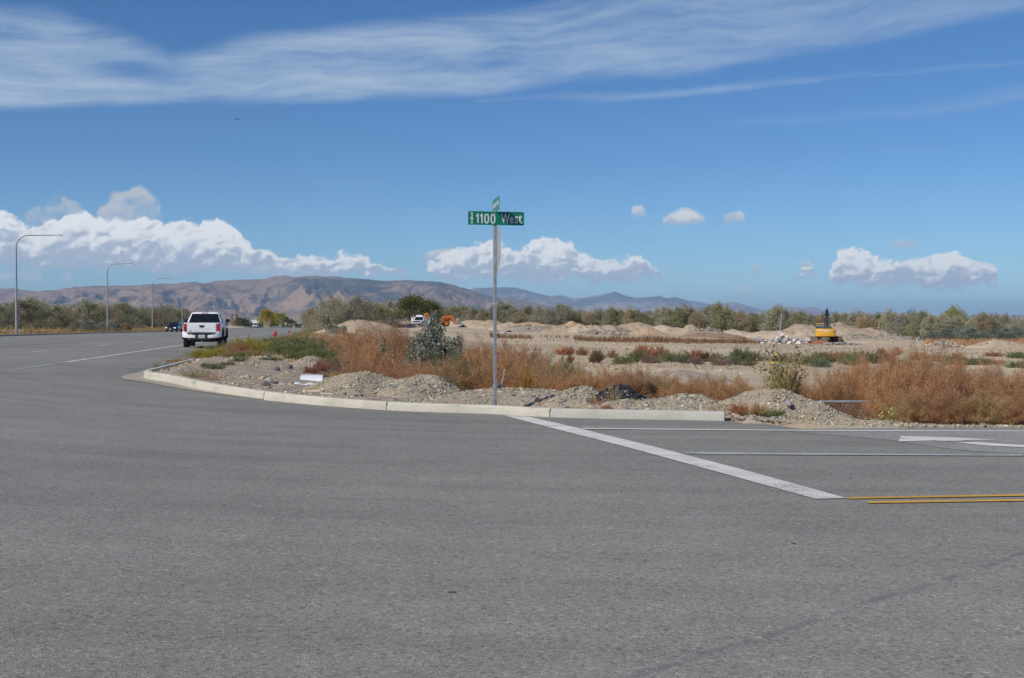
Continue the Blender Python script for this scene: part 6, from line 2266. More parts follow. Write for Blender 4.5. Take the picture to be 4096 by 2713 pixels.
def letters(txt, w, h, parent, x, z, name='lettering', m=None, y=-.0022, rot=0.0, flip=False, bold=0.0, depth=.0004):
    me = text_mesh(txt, 1.0, 0.0, 1.0, bold)
    n = len(me.vertices)
    co = np.empty(n * 3, dtype=np.float32)
    me.vertices.foreach_get('co', co)
    co = co.reshape(-1, 3)
    mn, mx = co.min(0), co.max(0)
    c = (co - mn) / np.maximum(mx - mn, 1e-6)
    lx, lz = c[:, 0] * w, c[:, 1] * h
    if rot:
        cx_, cz_ = lx - w / 2, lz - h / 2
        lx, lz = cx_ * math.cos(rot) - cz_ * math.sin(rot) + w / 2, cx_ * math.sin(rot) + cz_ * math.cos(rot) + h / 2
    out = np.stack([lx, np.zeros(n), lz], -1).astype(np.float32)
    me.vertices.foreach_set('co', out.ravel())
    me.materials.clear()
    me.materials.append(m or M_SWHITE)
    me.update()
    o = link_mesh(name, me, parent)
    o.location = (x, y, z)
    if flip:
        o.rotation_euler = (0, 0, math.pi)
    return o


u_ = BW / 227.0
ur = BW / 1778.0                                # finer unit: the blade is 1778 of them long


def plaque(polys, name, parent, m):
    mb_ = MB()
    for pg in polys:
        mb_.prism_y([((x - 889) * ur, (212 - z) * ur) for x, z in pg], -.0026, -.0018)
    return mb_.build(name, m, parent)


def ring(cx_, cz_, w, h, t, p_=2.6, n=26):
    out = []
    for k in range(n):
        q = []
        for kk in (k, k + 1):
            a = 2 * math.pi * kk / n
            c_, s_ = math.cos(a), math.sin(a)
            f = lambda v: math.copysign(abs(v) ** (2 / p_), v)
            q.append(((cx_ + f(c_) * w / 2, cz_ + f(s_) * h / 2), (cx_ + f(c_) * (w / 2 - t), cz_ + f(s_) * (h / 2 - t))))
        out.append([q[0][0], q[1][0], q[1][1], q[0][1]])
    return out


for x0_ in (247, 374):                          # the two ones, each with its flag
    plaque([[(x0_ + 43, 367), (x0_ + 85, 367), (x0_ + 85, 74), (x0_ + 52, 74), (x0_ + 43, 84)], [(x0_ + 43, 84), (x0_ + 43, 140), (x0_ + 16, 174), (x0_, 142)]], 'digit', bl, M_SWHITE)
for x0_ in (510, 710):                          # the two noughts
    plaque(ring(x0_ + 77, 226, 155, 303, 42), 'digit', bl, M_SWHITE)
letters('We', 392 * ur, 300 * ur, bl, (1044 - 889) * ur, (212 - 364) * ur, bold=.012)
letters('st', 236 * ur, 276 * ur, bl, (1480 - 889) * ur, (212 - 364) * ur, bold=.012)
letters('pr', 128 * ur, 78 * ur, bl, (112 - 889) * ur - 64 * ur, (212 - 108) * ur - 39 * ur, rot=-math.pi / 2, bold=.03)
letters('vo', 128 * ur, 62 * ur, bl, (118 - 889) * ur - 64 * ur, (212 - 326) * ur - 31 * ur, rot=-math.pi / 2, bold=.03)
plaque([[(118 + 46 * math.cos(2 * math.pi * k / 20), 215 + 46 * math.sin(2 * math.pi * k / 20)) for k in range(20)]], 'emblem', bl, M_SWHITE)
mb = MB()
mb.prism_y([((x - 889) * ur, (212 - z) * ur) for x, z in [(92, 222), (104, 206), (120, 196), (146, 200), (152, 208), (132, 206), (118, 212), (106, 226)]], -.0032, -.0025)
mb.build('emblem', M_SGREEN, bl)
mb = MB()
for sx_, sz_ in ((-1, 1), (1, 1), (-1, -1)):
    mb.cyl((sx_ * (BW / 2 - .012), -.004, sz_ * (BH / 2 - .012)), (sx_ * (BW / 2 - .012), -.0015, sz_ * (BH / 2 - .012)), .005, n=8)
mb.cyl((-.022, -.012, BH / 2 - .03), (-.022, -.0015, BH / 2 - .03), .010, n=10)
mb.build('bolt', M_ALU, bl)

YAW2 = R(-81.5)                                 # the upper blade points almost straight at us
top2 = EYE + (1297 - 797) / PX - SZ
mb = MB()
mb.prism_y(rounded(.914, BH, .02), -.0015, .0015)
b2_ = place(mb.build('name_blade', M_SGREEN, ssign), (.016, .0, top2 - BH / 2 + .012), YAW2)
b2_['label'] = 'green cross blade turned edge on above the long blade'
letters('Lakeview Pkwy', .80, .135, b2_, -.40, -.062, bold=.015)
letters('Lakeview Pkwy', .80, .135, b2_, .40, -.062, bold=.015, y=.0022, flip=True)
mb = MB()
mb.box((0, 0, 0), (.05, .05, .03), YAW2)
mb.box((0, 0, -.02), (.062, .062, .025), YAW)
place(mb.build('blade_bracket', M_ALU, ssign, bevel=.003), (0, 0, top1 + .005), 0)

# stop sign seen from behind, almost edge on
ST = EYE + (1297 - 904) / PX - SZ
SB = EYE + (1297 - 1087) / PX - SZ
oh = (ST - SB)
oct_ = [(oh / 2 / math.cos(math.pi / 8) * math.cos(math.pi / 8 + k * math.pi / 4), oh / 2 / math.cos(math.pi / 8) * math.sin(math.pi / 8 + k * math.pi / 4)) for k in range(8)]
YAW3 = R(-79.5)
mb = MB()
mb.prism_y(oct_, -.0012, .0012)
sp_ = place(mb.build('stop_plate', M_ALU, ssign), (.031, -.004, (ST + SB) / 2), YAW3)
sp_['label'] = 'bare back of the octagonal stop plate'
mb = MB()
mb.prism_y([(x * .985, z * .985) for x, z in oct_], 0, .0006)
f_ = mb.build('stop_face', M_SRED, sp_)
f_.location = (0, .0014, 0)
letters('STOP', .54, .25, sp_, .27, -.125, 'stop_lettering', y=.0024, flip=True, bold=.02)
mb = MB()
mb.box((.21, -.0022, -.345), (.045, .0012, .055))
mb.build('inspection_sticker', M_SWHITE, sp_)

# ================================================================== parkway lamps
M_LAMP = mat('lamp_steel', (.33, .35, .37), 0.5, 0.4, .12, 3.0)
M_LHEAD = mat('lamp_head', (.52, .54, .56), 0.4, 0.3, .05)


def street_lamp(px, Y, ytop, label, thick=1.0):
    x = (px - 2048.0) / FPX * Y
    z = float(zg(x, Y)) if dist(x, Y) < -22.2 else float(zroad(x, Y))
    H = EYE + (1297 - ytop) / FPX * Y - z
    t_ = thing('street_lamp', label, 'street lamp', (x, Y, z), math.atan(.16), 'lamps along the parkway')
    mb = MB()
    pts = [(0, 0, -.1), (0, 0, H * .45), (0, 0, H - 1.25)]
    rad = [.125, .10, .075]
    for k in range(1, 8):
        a = math.pi / 2 * k / 7
        pts.append((1.15 * (1 - math.cos(a)), 0, H - 1.25 + 1.15 * math.sin(a)))
        rad.append(.07)
    mb.tube(pts, [r * thick for r in rad], 10)
    mb.build('pole', M_LAMP, t_, smooth=True)
    mb = MB()
    mb.tube([(1.15, 0, H - .10), (2.6, 0, H - .07), (3.95, 0, H - .03)], [.062 * thick, .055 * thick, .045 * thick], 8)
    mb.build('arm', M_LAMP, t_, smooth=True)
    mb = MB()
    mb.prism_z([(3.72, -.08), (4.0, -.14), (4.42, -.12), (4.5, 0), (4.42, .12), (4.0, .14), (3.72, .08)], H - .09, H + .01)
    mb.cyl((4.02, 0, H), (4.02, 0, H + .10), .045, n=8)
    mb.build('lamp_head', M_LHEAD, t_, bevel=.02)
    mb = MB()
    mb.box((0, 0, .02), (.5, .5, .06))
    mb.box((0.0, -.13, .55), (.12, .04, .25))
    for a in (-.2, .2):
        for b in (-.2, .2):
            mb.cyl((a, b, .04), (a, b, .11), .022, n=6)
    mb.build('base_plate', M_LAMP, t_, bevel=.008)
    mb = MB()
    mb.cyl((0, 0, -.4), (0, 0, .0), .34, n=14)
    mb.build('footing', M_KERB, t_)
    return t_


ORD = ['nearest street lamp left of the parkway, tall with a long arm', 'second street lamp from the left edge, standing by sage shrubs', 'third street lamp from the left edge, left of the blue car', 'street lamp rising just left of the white pickup', 'street lamp whose arm shows above the pickup cab', 'sixth street lamp, above the right of the pickup roof',
       'seventh street lamp, right beside the pickup mirror', 'eighth street lamp, by the orange poplars', 'ninth street lamp, right of the orange poplars', 'tenth street lamp, left of the far black car', 'faint far street lamp right of the far white truck', 'faintest street lamp, right of the yellow trees']
for (px, Y, yt), lb in zip([(66, 120, 938), (430, 172, 1053), (610, 221, 1112), (729, 303, 1155), (799, 350, 1174), (857, 395, 1188), (895, 444, 1200), (928, 513, 1213), (953, 582, 1223), (982, 653, 1231), (1042, 760, 1243), (1147, 860, 1247)], ORD):
    street_lamp(px, Y, yt, lb, 1.0 if Y < 400 else .85)

# ================================================================== vehicles
M_WPAINT = mat('white_car_paint', (.80, .81, .82), 0.22, 0, .02, 2.0, coat=.6)
M_NAVY = mat('dark_blue_car_paint', (.018, .026, .05), 0.18, .2, .05, 2.0, coat=.7)
M_BPAINT = mat('black_car_paint', (.012, .012, .014), 0.2, 0, .05, 2.0, coat=.7)
M_GLASS = mat('dark_tinted_glass', (.010, .013, .014), 0.05, 0, 0, spec=.6)
M_PLAST = mat('black_plastic', (.022, .022, .025), 0.6, 0, .1, 8.0)
M_RUB = mat('tyre_rubber', (.022, .022, .023), 0.85, 0, .15, 12.0, 0.2, 50.0)
M_RIM = mat('dark_alloy_rim', (.14, .14, .15), 0.35, .7, .05)
M_CHR = mat('chrome', (.6, .6, .62), 0.15, 1.0, 0)
M_TAIL = mat('red_tail_lamp', (.36, .008, .012), 0.12, 0, .08, 8.0, coat=.8)
M_TAILB = glow('lit_tail_lamp', (.75, .02, .02), 0.12)
M_HEADL = glow('lit_head_lamp', (1.0, .93, .65), 3.0)
M_HLAMP = mat('head_lamp_glass', (.55, .57, .6), 0.1, .3, 0, coat=.5)
M_AMBER = mat('amber_lamp', (.55, .20, .03), 0.2, 0, 0)
M_PLATE = mat('licence_plate', (.55, .58, .60), 0.5, 0, .15, 40.0)
M_GREYP = mat('grey_panel', (.40, .41, .42), 0.5, 0, .1, 3.0)


def wheel(parent, x, y, r, w, rim=M_RIM, label=None):
    mb = MB()
    sgn = 1 if x > 0 else -1
    prof = [(-w / 2, r * .66), (-w / 2, r * .93), (-w * .38, r), (w * .38, r), (w / 2, r * .93), (w / 2, r * .66)]
    n = 22
    secs = []
    for k in range(n):
        a = 2 * math.pi * k / n
        secs.append([(px_, q * math.cos(a), q * math.sin(a)) for px_, q in prof])
    mb.loft(secs + [secs[0]], caps=False)
    wh = mb.build('tyre', M_RUB, None, smooth=True)
    wh.name = 'wheel'
    wh.parent = parent
    wh.location = (x, y, r)
    mb = MB()
    mb.cyl((sgn * -w * .3, 0, 0), (sgn * w * .38, 0, 0), r * .66, n=18)
    for k in range(6):
        a = 2 * math.pi * k / 6
        mb.box((sgn * w * .42, math.cos(a) * r * .36, math.sin(a) * r * .36), (.03, r * .5, r * .14), rx=a)
    mb.cyl((sgn * w * .38, 0, 0), (sgn * w * .46, 0, 0), r * .14, n=10)
    mb.build('rim', rim, wh)
    return wh


def pane(pts, th=.012, out=.006):
    """a thin plate lying on four (or more) corner points, pushed outwards"""
    P = [Vector(p) for p in pts]
    nn = (P[1] - P[0]).cross(P[2] - P[0]).normalized()
    mb = MB()
    mb.loft([[p + nn * (out - th) for p in P], [p + nn * out for p in P]])
    return mb


def body_loft(st, crease=.93):
    """stations (y, half width, underside, belt)"""
    mb = MB()
    secs = []
    for y, w, zb, zt in st:
        h = zt - zb
        q = [(w * .93, zb), (w, zb + min(.10, h * .3)), (w * 1.0, zb + h * .55), (w * .985, zb + h * .80), (w * crease, zt)]
        secs.append([(a, y, b) for a, b in q] + [(-a, y, b) for a, b in reversed(q)])
    mb.loft(secs)
    return mb


# ---- white pickup, seen from behind
_p = at(807, 1380, 59.6)
hd = math.atan(.182)
pk = thing('pickup_truck', 'white pickup truck seen from behind on the parkway shoulder', 'pickup', (_p.x - math.sin(hd) * 2.68, _p.y + math.cos(hd) * 2.68, float(zroad(_p.x, _p.y)) + .004), hd)
st = [(-2.64, .90, .74, 1.27), (-2.52, .945, .72, 1.29), (-2.10, .965, .74, 1.30), (-2.02, .97, .95, 1.30), (-1.75, .975, 1.02, 1.30), (-1.40, .975, 1.02, 1.30), (-1.14, .97, .95, 1.30), (-1.06, .965, .52, 1.30), (-.72, .96, .50, 1.29), (.2, .96, .50, 1.27), (1.0, .96, .50, 1.25), (1.22, .965, .52, 1.23),
      (1.30, .975, .95, 1.22), (1.55, .985, 1.02, 1.22), (1.95, .985, 1.02, 1.20), (2.20, .975, .95, 1.17), (2.28, .965, .60, 1.16), (2.55, .90, .55, 1.08), (2.70, .74, .58, .98)]
body_loft(st).build('body', M_WPAINT, pk, bevel=.018, smooth=True)
mb = MB()
cab = []
for z, hw_, y0, y1, rr_ in [(1.24, .885, -.745, 1.42, .03), (1.40, .845, -.667, 1.10, .03), (1.62, .755, -.560, .70, .04), (1.78, .69, -.482, .42, .05), (1.835, .655, -.40, .30, .14), (1.855, .56, -.28, .18, .14)]:
    cab.append([(hw_ - rr_, y0, z), (hw_, y0 + rr_, z), (hw_, y1 - rr_, z), (hw_ - rr_, y1, z), (-hw_ + rr_, y1, z), (-hw_, y1 - rr_, z), (-hw_, y0 + rr_, z), (-hw_ + rr_, y0, z)])
mb.loft(cab)
mb.build('cab', M_WPAINT, pk, bevel=.012, smooth=True)
pane([(-.80, -.716, 1.30), (.80, -.716, 1.30), (.645, -.497, 1.75), (-.645, -.497, 1.75)], .02, .022).build('rear_window', M_GLASS, pk, bevel=.008)
mb = MB()
for a, b in ((-.33, .05), (.34, .05)):
    mb.box((a, -.3, 1.50), (.24, .10, .22))
    mb.box((a, -.3, 1.40), (.46, .12, .20))
mb.build('head_restraint', M_GREYP, pk, bevel=.03)
for s in (1, -1):
    q = [(s * .876, -.52, 1.31), (s * .866, .15, 1.31), (s * .735, .12, 1.735), (s * .735, -.38, 1.735)]
    pane(q if s > 0 else q[::-1], .02, .012).build('side_window', M_GLASS, pk)
    q = [(s * .866, .22, 1.31), (s * .868, 1.12, 1.31), (s * .735, .38, 1.735), (s * .735, .18, 1.735)]
    pane(q if s > 0 else q[::-1], .02, .012).build('side_window', M_GLASS, pk)
pane([(.78, 1.36, 1.28), (-.78, 1.36, 1.28), (-.62, .50, 1.75), (.62, .50, 1.75)], .02, .02).build('windscreen', M_GLASS, pk)
mb = MB()
mb.box((0, -1.62, 1.285), (1.72, 1.78, .05))  # dark plate added as the dark band between tailgate and rear window
mb.build('dark_bed_top', M_PLAST, pk, bevel=.01)
mb = MB()
mb.prism_y([(-.700, .80), (.700, .80), (.700, 1.245), (.66, 1.275), (-.66, 1.275), (-.700, 1.245)], -2.675, -2.60)
tg = mb.build('tailgate', M_WPAINT, pk, bevel=.015)
mb = MB()
mb.prism_y([(-.64, .86), (.64, .86), (.64, 1.19), (-.64, 1.19)], -2.683, -2.67)
mb.build('tailgate_panel', M_WPAINT, tg, bevel=.006)
mb = MB()
mb.prism_y([(-.13, 1.165), (.13, 1.165), (.10, 1.055), (-.10, 1.055)], -2.70, -2.66)
mb.build('handle', M_PLAST, tg, bevel=.008)
M_EMB = mat('embossed_letter', (.66, .67, .685), 0.4, 0, 0)
letters('TACOMA', .95, .095, tg, -.42, .925, 'lettering', M_EMB, y=-2.6845, bold=.01)
letters('4x4', .15, .04, tg, -.64, .845, 'badge', M_PLAST, y=-2.6845, bold=.04)
mb = MB()
mb.box((-.55, -2.684, .945), (.09, .004, .035))
mb.build('badge', M_GREYP, tg)
for s in (1, -1):
    mb = MB()
    mb.prism_y([(s * .735, .86), (s * .905, .86), (s * .90, 1.235), (s * .735, 1.255)], -2.67, -2.46)
    tl = mb.build('tail_lamp', M_TAIL, pk, bevel=.012)
    mb = MB()
    mb.prism_y([(s * .75, 1.10), (s * .85, 1.10), (s * .85, 1.225), (s * .75, 1.235)], -2.676, -2.66)
    mb.build('lamp_segment', M_TAILB if s < 0 else M_TAIL, tl)
    mb = MB()
    mb.prism_y([(s * .735, 1.046), (s * .905, 1.046), (s * .905, 1.056), (s * .735, 1.056)], -2.675, -2.66)
    mb.build('lamp_divider', M_PLAST, tl)
    mb = MB()
    mb.loft([[(s * a, y, z) for a, y, z in q] for q in ([(.30, -2.82, .52), (.30, -2.82, .665), (.30, -2.60, .665), (.30, -2.60, .52)], [(.62, -2.81, .52), (.62, -2.81, .69), (.62, -2.58, .69), (.62, -2.58, .52)],
                                                      [(.86, -2.72, .54), (.86, -2.72, .86), (.86, -2.50, .86), (.86, -2.50, .54)], [(.965, -2.52, .58), (.965, -2.52, .84), (.965, -2.36, .84), (.965, -2.36, .58)])])
    mb.build('bumper_corner', M_WPAINT, pk, bevel=.02, smooth=True)
    mb = MB()
    pts = []
    for k in range(11):
        a = math.pi * (k / 10)
        pts.append((s * .972, -1.58 + .50 * math.cos(a), .46 + .53 * math.sin(a)))
    mb.tube(pts, .045, 6)
    pts = [(p[0] * 1.012, p[1] + 3.34, p[2]) for p in pts]
    mb.tube(pts, .045, 6)
    mb.build('wheel_arch', M_PLAST, pk, smooth=True)
    mb = MB()
    mb.prism_x([(.86, 1.30), (1.12, 1.30), (1.14, 1.47), (.90, 1.50)], s * .96, s * 1.17)
    mr = mb.build('side_mirror', M_PLAST, pk, bevel=.03)
    pane([(s * 0.985, .858, 1.325), (s * 1.15, .858, 1.325), (s * 1.15, .892, 1.475), (s * 0.985, .892, 1.475)] if s > 0 else [(s * 1.15, .858, 1.325), (s * 0.985, .858, 1.325), (s * 0.985, .892, 1.475), (s * 1.15, .892, 1.475)], .01, .006).build('mirror_glass', M_GLASS, mr)
    mb = MB()
    mb.box((s * .985, .02, 1.12), (.03, .20, .035))
    mb.box((s * .985, -.62 + .5, 1.12), (.02, .02, .03))
    mb.build('door_handle', M_PLAST, pk, bevel=.008)
    wheel(pk, s * .83, -1.58, .405, .27)
    wheel(pk, s * .83, 1.76, .405, .27)
mb = MB()
mb.prism_y([(-.42, .43), (.42, .43), (.48, .70), (.40, .735), (-.40, .735), (-.48, .70)], -2.80, -2.55)
mb.box((0, -2.66, .775), (1.42, .06, .05))
mb.build('bumper_centre', M_PLAST, pk, bevel=.015)
mb = MB()
mb.box((0, -2.805, .60), (.32, .012, .16))
pl = mb.build('licence_plate', M_PLATE, pk)
letters('U72 4KF', .26, .075, pl, -.13, .565, 'lettering', M_PLAST, y=-2.8125)
mb = MB()
mb.box((0, -2.0, .50), (1.30, 1.2, .26))
mb.box((0, .2, .42), (1.20, 4.2, .22))
mb.box((-.45, -1.58, .40), (.9, .16, .16))
mb.box((.45, -1.58, .40), (.9, .16, .16))
mb.box((0, -2.72, .40), (.09, .20, .09))
mb.build('underbody', M_PLAST, pk, bevel=.02)
mb = MB()
mb.tube([(-.55, -2.3, .46), (-.60, -2.62, .45)], .032, 8)
mb.build('exhaust_pipe', M_CHR, pk)
for s in (1, -1):
    mb = MB()
    mb.box((s * .83, -1.12, .42), (.26, .02, .34))
    mb.build('mud_flap', M_PLAST, pk)
mb = MB()
mb.loft([[(.06 + a, -.18 + b, z) for a, b in ((-.02 * f, -.10 * f), (.02 * f, -.10 * f), (.02 * f, .10 * f), (-.02 * f, .10 * f))] for z, f in ((1.845, 1), (1.93, .35))])
mb.build('antenna_fin', M_PLAST, pk)
mb = MB()
mb.box((0, -.475, 1.795), (.34, .03, .03), rx=-.35)
mb.build('brake_lamp', M_TAIL, pk)


def car(label, px, Y, heading, paint, L=4.7, Wd=1.9, H=1.75, kind='suv', name='car', lit=False, cat='car', group=None, detail=True, dz=0.0):
    """a complete passenger car, front towards +y"""
    x = (px - 2048) / FPX * Y
    t_ = thing(name, label, cat, (x, Y, float(zroad(x, Y)) + dz + .004), heading, group)
    w = Wd / 2
    belt = .58 * H
    r = .20 * H if kind != 'pickup' else .23 * H
    zb = .17 * H
    a0, a1 = -.29 * L, .31 * L
    ah = r * 2.15
    body_loft([(-L / 2, w * .86, zb * 1.5, belt * .92), (-L / 2 + .15, w * .96, zb * 1.2, belt), (a0 - r * 1.2, w, zb, belt), (a0 - r * 1.1, w, ah, belt), (a0 + r * 1.1, w, ah, belt), (a0 + r * 1.2, w, zb, belt), (a1 - r * 1.2, w, zb, belt * .98), (a1 - r * 1.1, w, ah, belt * .96), (a1 + r * 1.1, w, ah * .98, belt * .90),
               (a1 + r * 1.2, w * .98, zb, belt * .88), (L / 2 - .15, w * .92, zb * 1.1, belt * .82), (L / 2, w * .80, zb * 1.3, belt * .72)]).build('body', paint, t_, bevel=.03, smooth=True)
    y0, y1 = (-L / 2 + .12, .22 * L) if kind == 'suv' else (-.08 * L, .24 * L)
    mb = MB()
    mb.loft([[(f * w, y0 + q, z), (f * w, y1 - p_, z), (-f * w, y1 - p_, z), (-f * w, y0 + q, z)] for z, f, q, p_ in ((belt - .02, .92, 0, 0), (belt + .20 * H, .84, .10, .28 * H), (H - .05, .72, .22, .55 * H), (H, .62, .34, .66 * H))])
    mb.build('cabin', paint, t_, bevel=.03, smooth=True)
    fw = .92 * w
    pane([(-fw * .93, y1 + .0, belt + .03), (-fw * .70, y1 - .53 * H, H - .09), (fw * .70, y1 - .53 * H, H - .09), (fw * .93, y1 + .0, belt + .03)], .02, .03).build('windscreen', M_GLASS, t_)
    pane([(-fw * .9, y0, belt + .05), (fw * .9, y0, belt + .05), (fw * .70, y0 + .20, H - .10), (-fw * .70, y0 + .20, H - .10)], .02, .02).build('rear_window', M_GLASS, t_)
    for s in (1, -1):
        q = [(s * fw * .99, y0 + .25, belt + .04), (s * fw * .99, y1 - .15, belt + .04), (s * w * .745, y1 - .50 * H, H - .10), (s * w * .745, y0 + .35, H - .10)]
        pane(q if s > 0 else q[::-1], .02, .022).build('side_window', M_GLASS, t_)
        for yy in (a0, a1):
            wheel(t_, s * (w - .12), yy, r, .23)
        mb = MB()
        mb.box((s * (w + .07), y1 - .22, belt + .08), (.20, .12, .14))
        mb.build('side_mirror', paint, t_, bevel=.02)
        mb = MB()
        mb.prism_y([(s * w * .52, belt * .62), (s * w * .86, belt * .64), (s * w * .86, belt * .80), (s * w * .50, belt * .75)], L / 2 - .20, L / 2 - .045)
        mb.build('head_lamp', M_HEADL if lit else M_HLAMP, t_, bevel=.01)
    mb = MB()
    mb.prism_y([(-w * .48, belt * .42), (w * .48, belt * .42), (w * .50, belt * .74), (-w * .50, belt * .74)], L / 2 - .1, L / 2 + .012)
    mb.build('grille', M_PLAST, t_, bevel=.01)
    mb = MB()
    mb.box((0, L / 2 - .02, zb * 1.45), (Wd * .86, .16, .16))
    mb.build('bumper', M_PLAST, t_, bevel=.03)
    mb = MB()
    mb.box((0, L / 2 + .065, zb * 1.75), (.30, .01, .14))
    mb.build('licence_plate', M_PLATE, t_)
    return t_


hb = math.pi + math.atan(.16)                  # oncoming
car('dark blue car with a lit head lamp coming towards us beside the pickup', 697, 212, hb - .16, M_NAVY, 4.8, 1.95, 1.78, lit=True)
car('black car far down the parkway, left of the white truck', 991, 492, hb, M_BPAINT, 4.7, 1.95, 1.72)
w_ = car('white pickup with a dark grille far down the parkway', 1022, 486, hb, M_WPAINT, 5.4, 2.0, 1.95, kind='pickup', name='pickup_truck', cat='pickup')
car('dark grey car half hidden behind the far white pickup', 1037, 502, hb, M_BPAINT, 4.5, 1.85, 1.45)

# ================================================================== building site machines
M_YEL = mat('yellow_machine_paint', (.62, .33, .025), 0.4, 0, .12, 2.0, coat=.2)
M_DGREY = mat('dark_grey_machine_paint', (.045, .048, .055), 0.5, 0, .15, 3.0)
M_BLK = mat('black_boom_paint', (.018, .018, .026), 0.45, 0, .2, 3.0)
M_TRK = mat('muddy_track_steel', (.15, .105, .075), 0.85, .1, .3, 4.0, 0.5, 14.0)
M_ORG = mat('orange_machine_paint', (.66, .17, .012), 0.45, 0, .15, 2.0)
M_BUCK = mat('worn_bucket_steel', (.30, .24, .21), 0.6, .3, .25, 3.0)

EXY = 158.0
ex_ = (3302 - 2048) / FPX * EXY
ex = thing('excavator', 'yellow tracked excavator seen from behind on the building site', 'excavator', (ex_, EXY, float(zg(ex_, EXY)) - .02), R(-14.5))
S_ = FPX / EXY


def ez(row):
    return EYE + (1297 - row) / S_ - ex.location.z


# undercarriage, slewed away from the house
uc = R(38)
for s in (1, -1):
    mb = MB()
    prof = [(-1.75, .25), (-1.95, .50), (-1.75, .78), (-1.4, .86), (1.4, .86), (1.75, .78), (1.95, .50), (1.75, .25), (1.4, .04), (-1.4, .04)]
    mb.prism_x(prof, s * 1.05 - .27, s * 1.05 + .27)
    for k in range(16):
        mb.box((s * 1.05, -1.5 + .2 * k, .02), (.60, .06, .06))
        mb.box((s * 1.05, -1.5 + .2 * k, .88), (.60, .06, .05))
    tr = mb.build('track', M_TRK, ex, bevel=.02)
    tr.rotation_euler = (0, 0, uc)
mb = MB()
mb.box((0, 0, .55), (1.7, 1.5, .4))
mb.cyl((0, 0, .7), (0, 0, 1.0), .72, n=20)
cf = mb.build('carbody', M_DGREY, ex, bevel=.02)
cf.rotation_euler = (0, 0, uc)
# counterweight, curved across the back
z0, z1 = ez(1346), ez(1315)
pl_ = []
for k in range(13):
    a = -1.0 + 2.0 * k / 12
    pl_.append((1.30 * math.sin(a * 1.2) / math.sin(1.2), -1.35 - .48 * math.cos(a * 1.35)))
mb = MB()
mb.prism_z(pl_ + [(1.30, -.55), (-1.30, -.55)], z0, z1)
cw = mb.build('counterweight', M_YEL, ex, bevel=.09, seg=3, smooth=True)
o = letters('DEERE', 1.04, .20, cw, -.52, z0 + (z1 - z0) * .62, 'lettering', M_SWHITE, y=-1.845, bold=.03)
for s in (1, -1):
    mb = MB()
    mb.box((s * 1.02, -1.70, z0 + (z1 - z0) * .74), (.34, .05, .11), rz=s * .33)
    mb.build('emblem', M_SWHITE, cw)
    mb = MB()
    mb.box((s * 1.02, -1.735, z0 + (z1 - z0) * .74), (.10, .02, .07), rz=s * .33)
    mb.build('emblem', M_DGREY, cw)
mb = MB()
mb.box((.85, .35, (z0 + z1) / 2 + .05), (.88, 1.8, z1 - z0 - .05))
mb.box((-.85, .35, (z0 + z1) / 2 - .10), (.88, 1.8, z1 - z0 - .30))
mb.build('side_housing', M_YEL, ex, bevel=.05)
mb = MB()
mb.box((-.05, -.65, z1 + .11), (1.75, 1.3, .24))
mb.box((0, .2, z0 + .25), (1.2, 1.9, .6))
mb.build('engine_hood', M_DGREY, ex, bevel=.04)
zr0, zr1 = z1 - .1, ez(1293.5)
mb = MB()
mb.box((-.82, .80, (zr0 + zr1) / 2 - .05), (.92, 1.55, zr1 - zr0 - .10))
cb = mb.build('cab', M_DGREY, ex, bevel=.07, smooth=True)
mb = MB()
mb.box((-.82, .78, zr1 - .03), (.95, 1.65, .12))
mb.build('cab_roof', M_YEL, cb, bevel=.04)
pane([(-1.20, .022, zr0 + .38), (-.44, .022, zr0 + .38), (-.44, .022, zr1 - .16), (-1.20, .022, zr1 - .16)], .02, .012).build('rear_window', mat('site_cab_glass', (.16, .19, .19), .08, 0, .1, 3.0), cb)
pane([(-1.281, 1.45, zr0 + .38), (-1.281, .15, zr0 + .38), (-1.281, .15, zr1 - .16), (-1.281, 1.45, zr1 - .16)], .02, .012).build('side_window', M_GLASS, cb)
# boom: rises away from us, then the stick folds down ahead
zb_, zt_ = ez(1258), ez(1239)
mb = MB()
for a, b in (((0, .9), (0, .9)),):
    mb.prism_x([(.75, z1 - .1), (1.25, z1 - .25), (2.7, zb_ - .35), (4.6, zt_ - .40), (4.7, zt_ - .06), (4.4, zt_), (2.5, zb_ + .05)], -.02, .40)
mb.build('boom', M_BLK, ex, bevel=.03)
mb = MB()
mb.prism_x([(4.3, zt_ - .15), (4.9, zt_ + .02), (5.0, zt_ - .25), (5.9, 1.2), (5.6, 1.1)], .04, .34)
mb.build('stick', M_BLK, ex, bevel=.03)
mb = MB()
mb.tube([(-.17, .75, z1 - .2), (-.17, 2.3, zb_ - .45)], .09, 10)
mb.tube([(.55, .75, z1 - .2), (.55, 2.3, zb_ - .45)], .09, 10)
mb.build('boom_cylinder', M_DGREY, ex, smooth=True)
mb = MB()
mb.tube([(-.17, 1.45, z1 + .65), (-.17, 2.35, zb_ - .42)], .055, 8)
mb.build('cylinder_rod', M_CHR, ex)
mb = MB()
mb.tube([(.19, 1.9, zb_ + .02), (.19, 3.9, zt_ + .18)], .10, 8)
mb.box((.19, 2.4, zb_ - .02), (.72, .25, .2))
mb.build('stick_cylinder', M_BLK, ex)
mb = MB()
mb.prism_x([(5.2, 1.2), (6.0, 1.25), (6.1, .5), (5.6, .15), (5.0, .35), (4.8, .8)], -.28, .62)
mb.build('bucket', M_BUCK, ex, bevel=.03)
mb = MB()
mb.tube([(1.12, -.2, z1), (1.12, -.2, z1 + .42), (1.12, .6, z1 + .42), (1.12, .6, z1)], .022, 6)
mb.tube([(.95, -.2, z1), (.95, -.2, z1 + .35)], .03, 6)
mb.build('hand_rail', M_YEL, ex)
mb = MB()
mb.box((-1.45, 1.4, zr1 - .35), (.06, .16, .30))
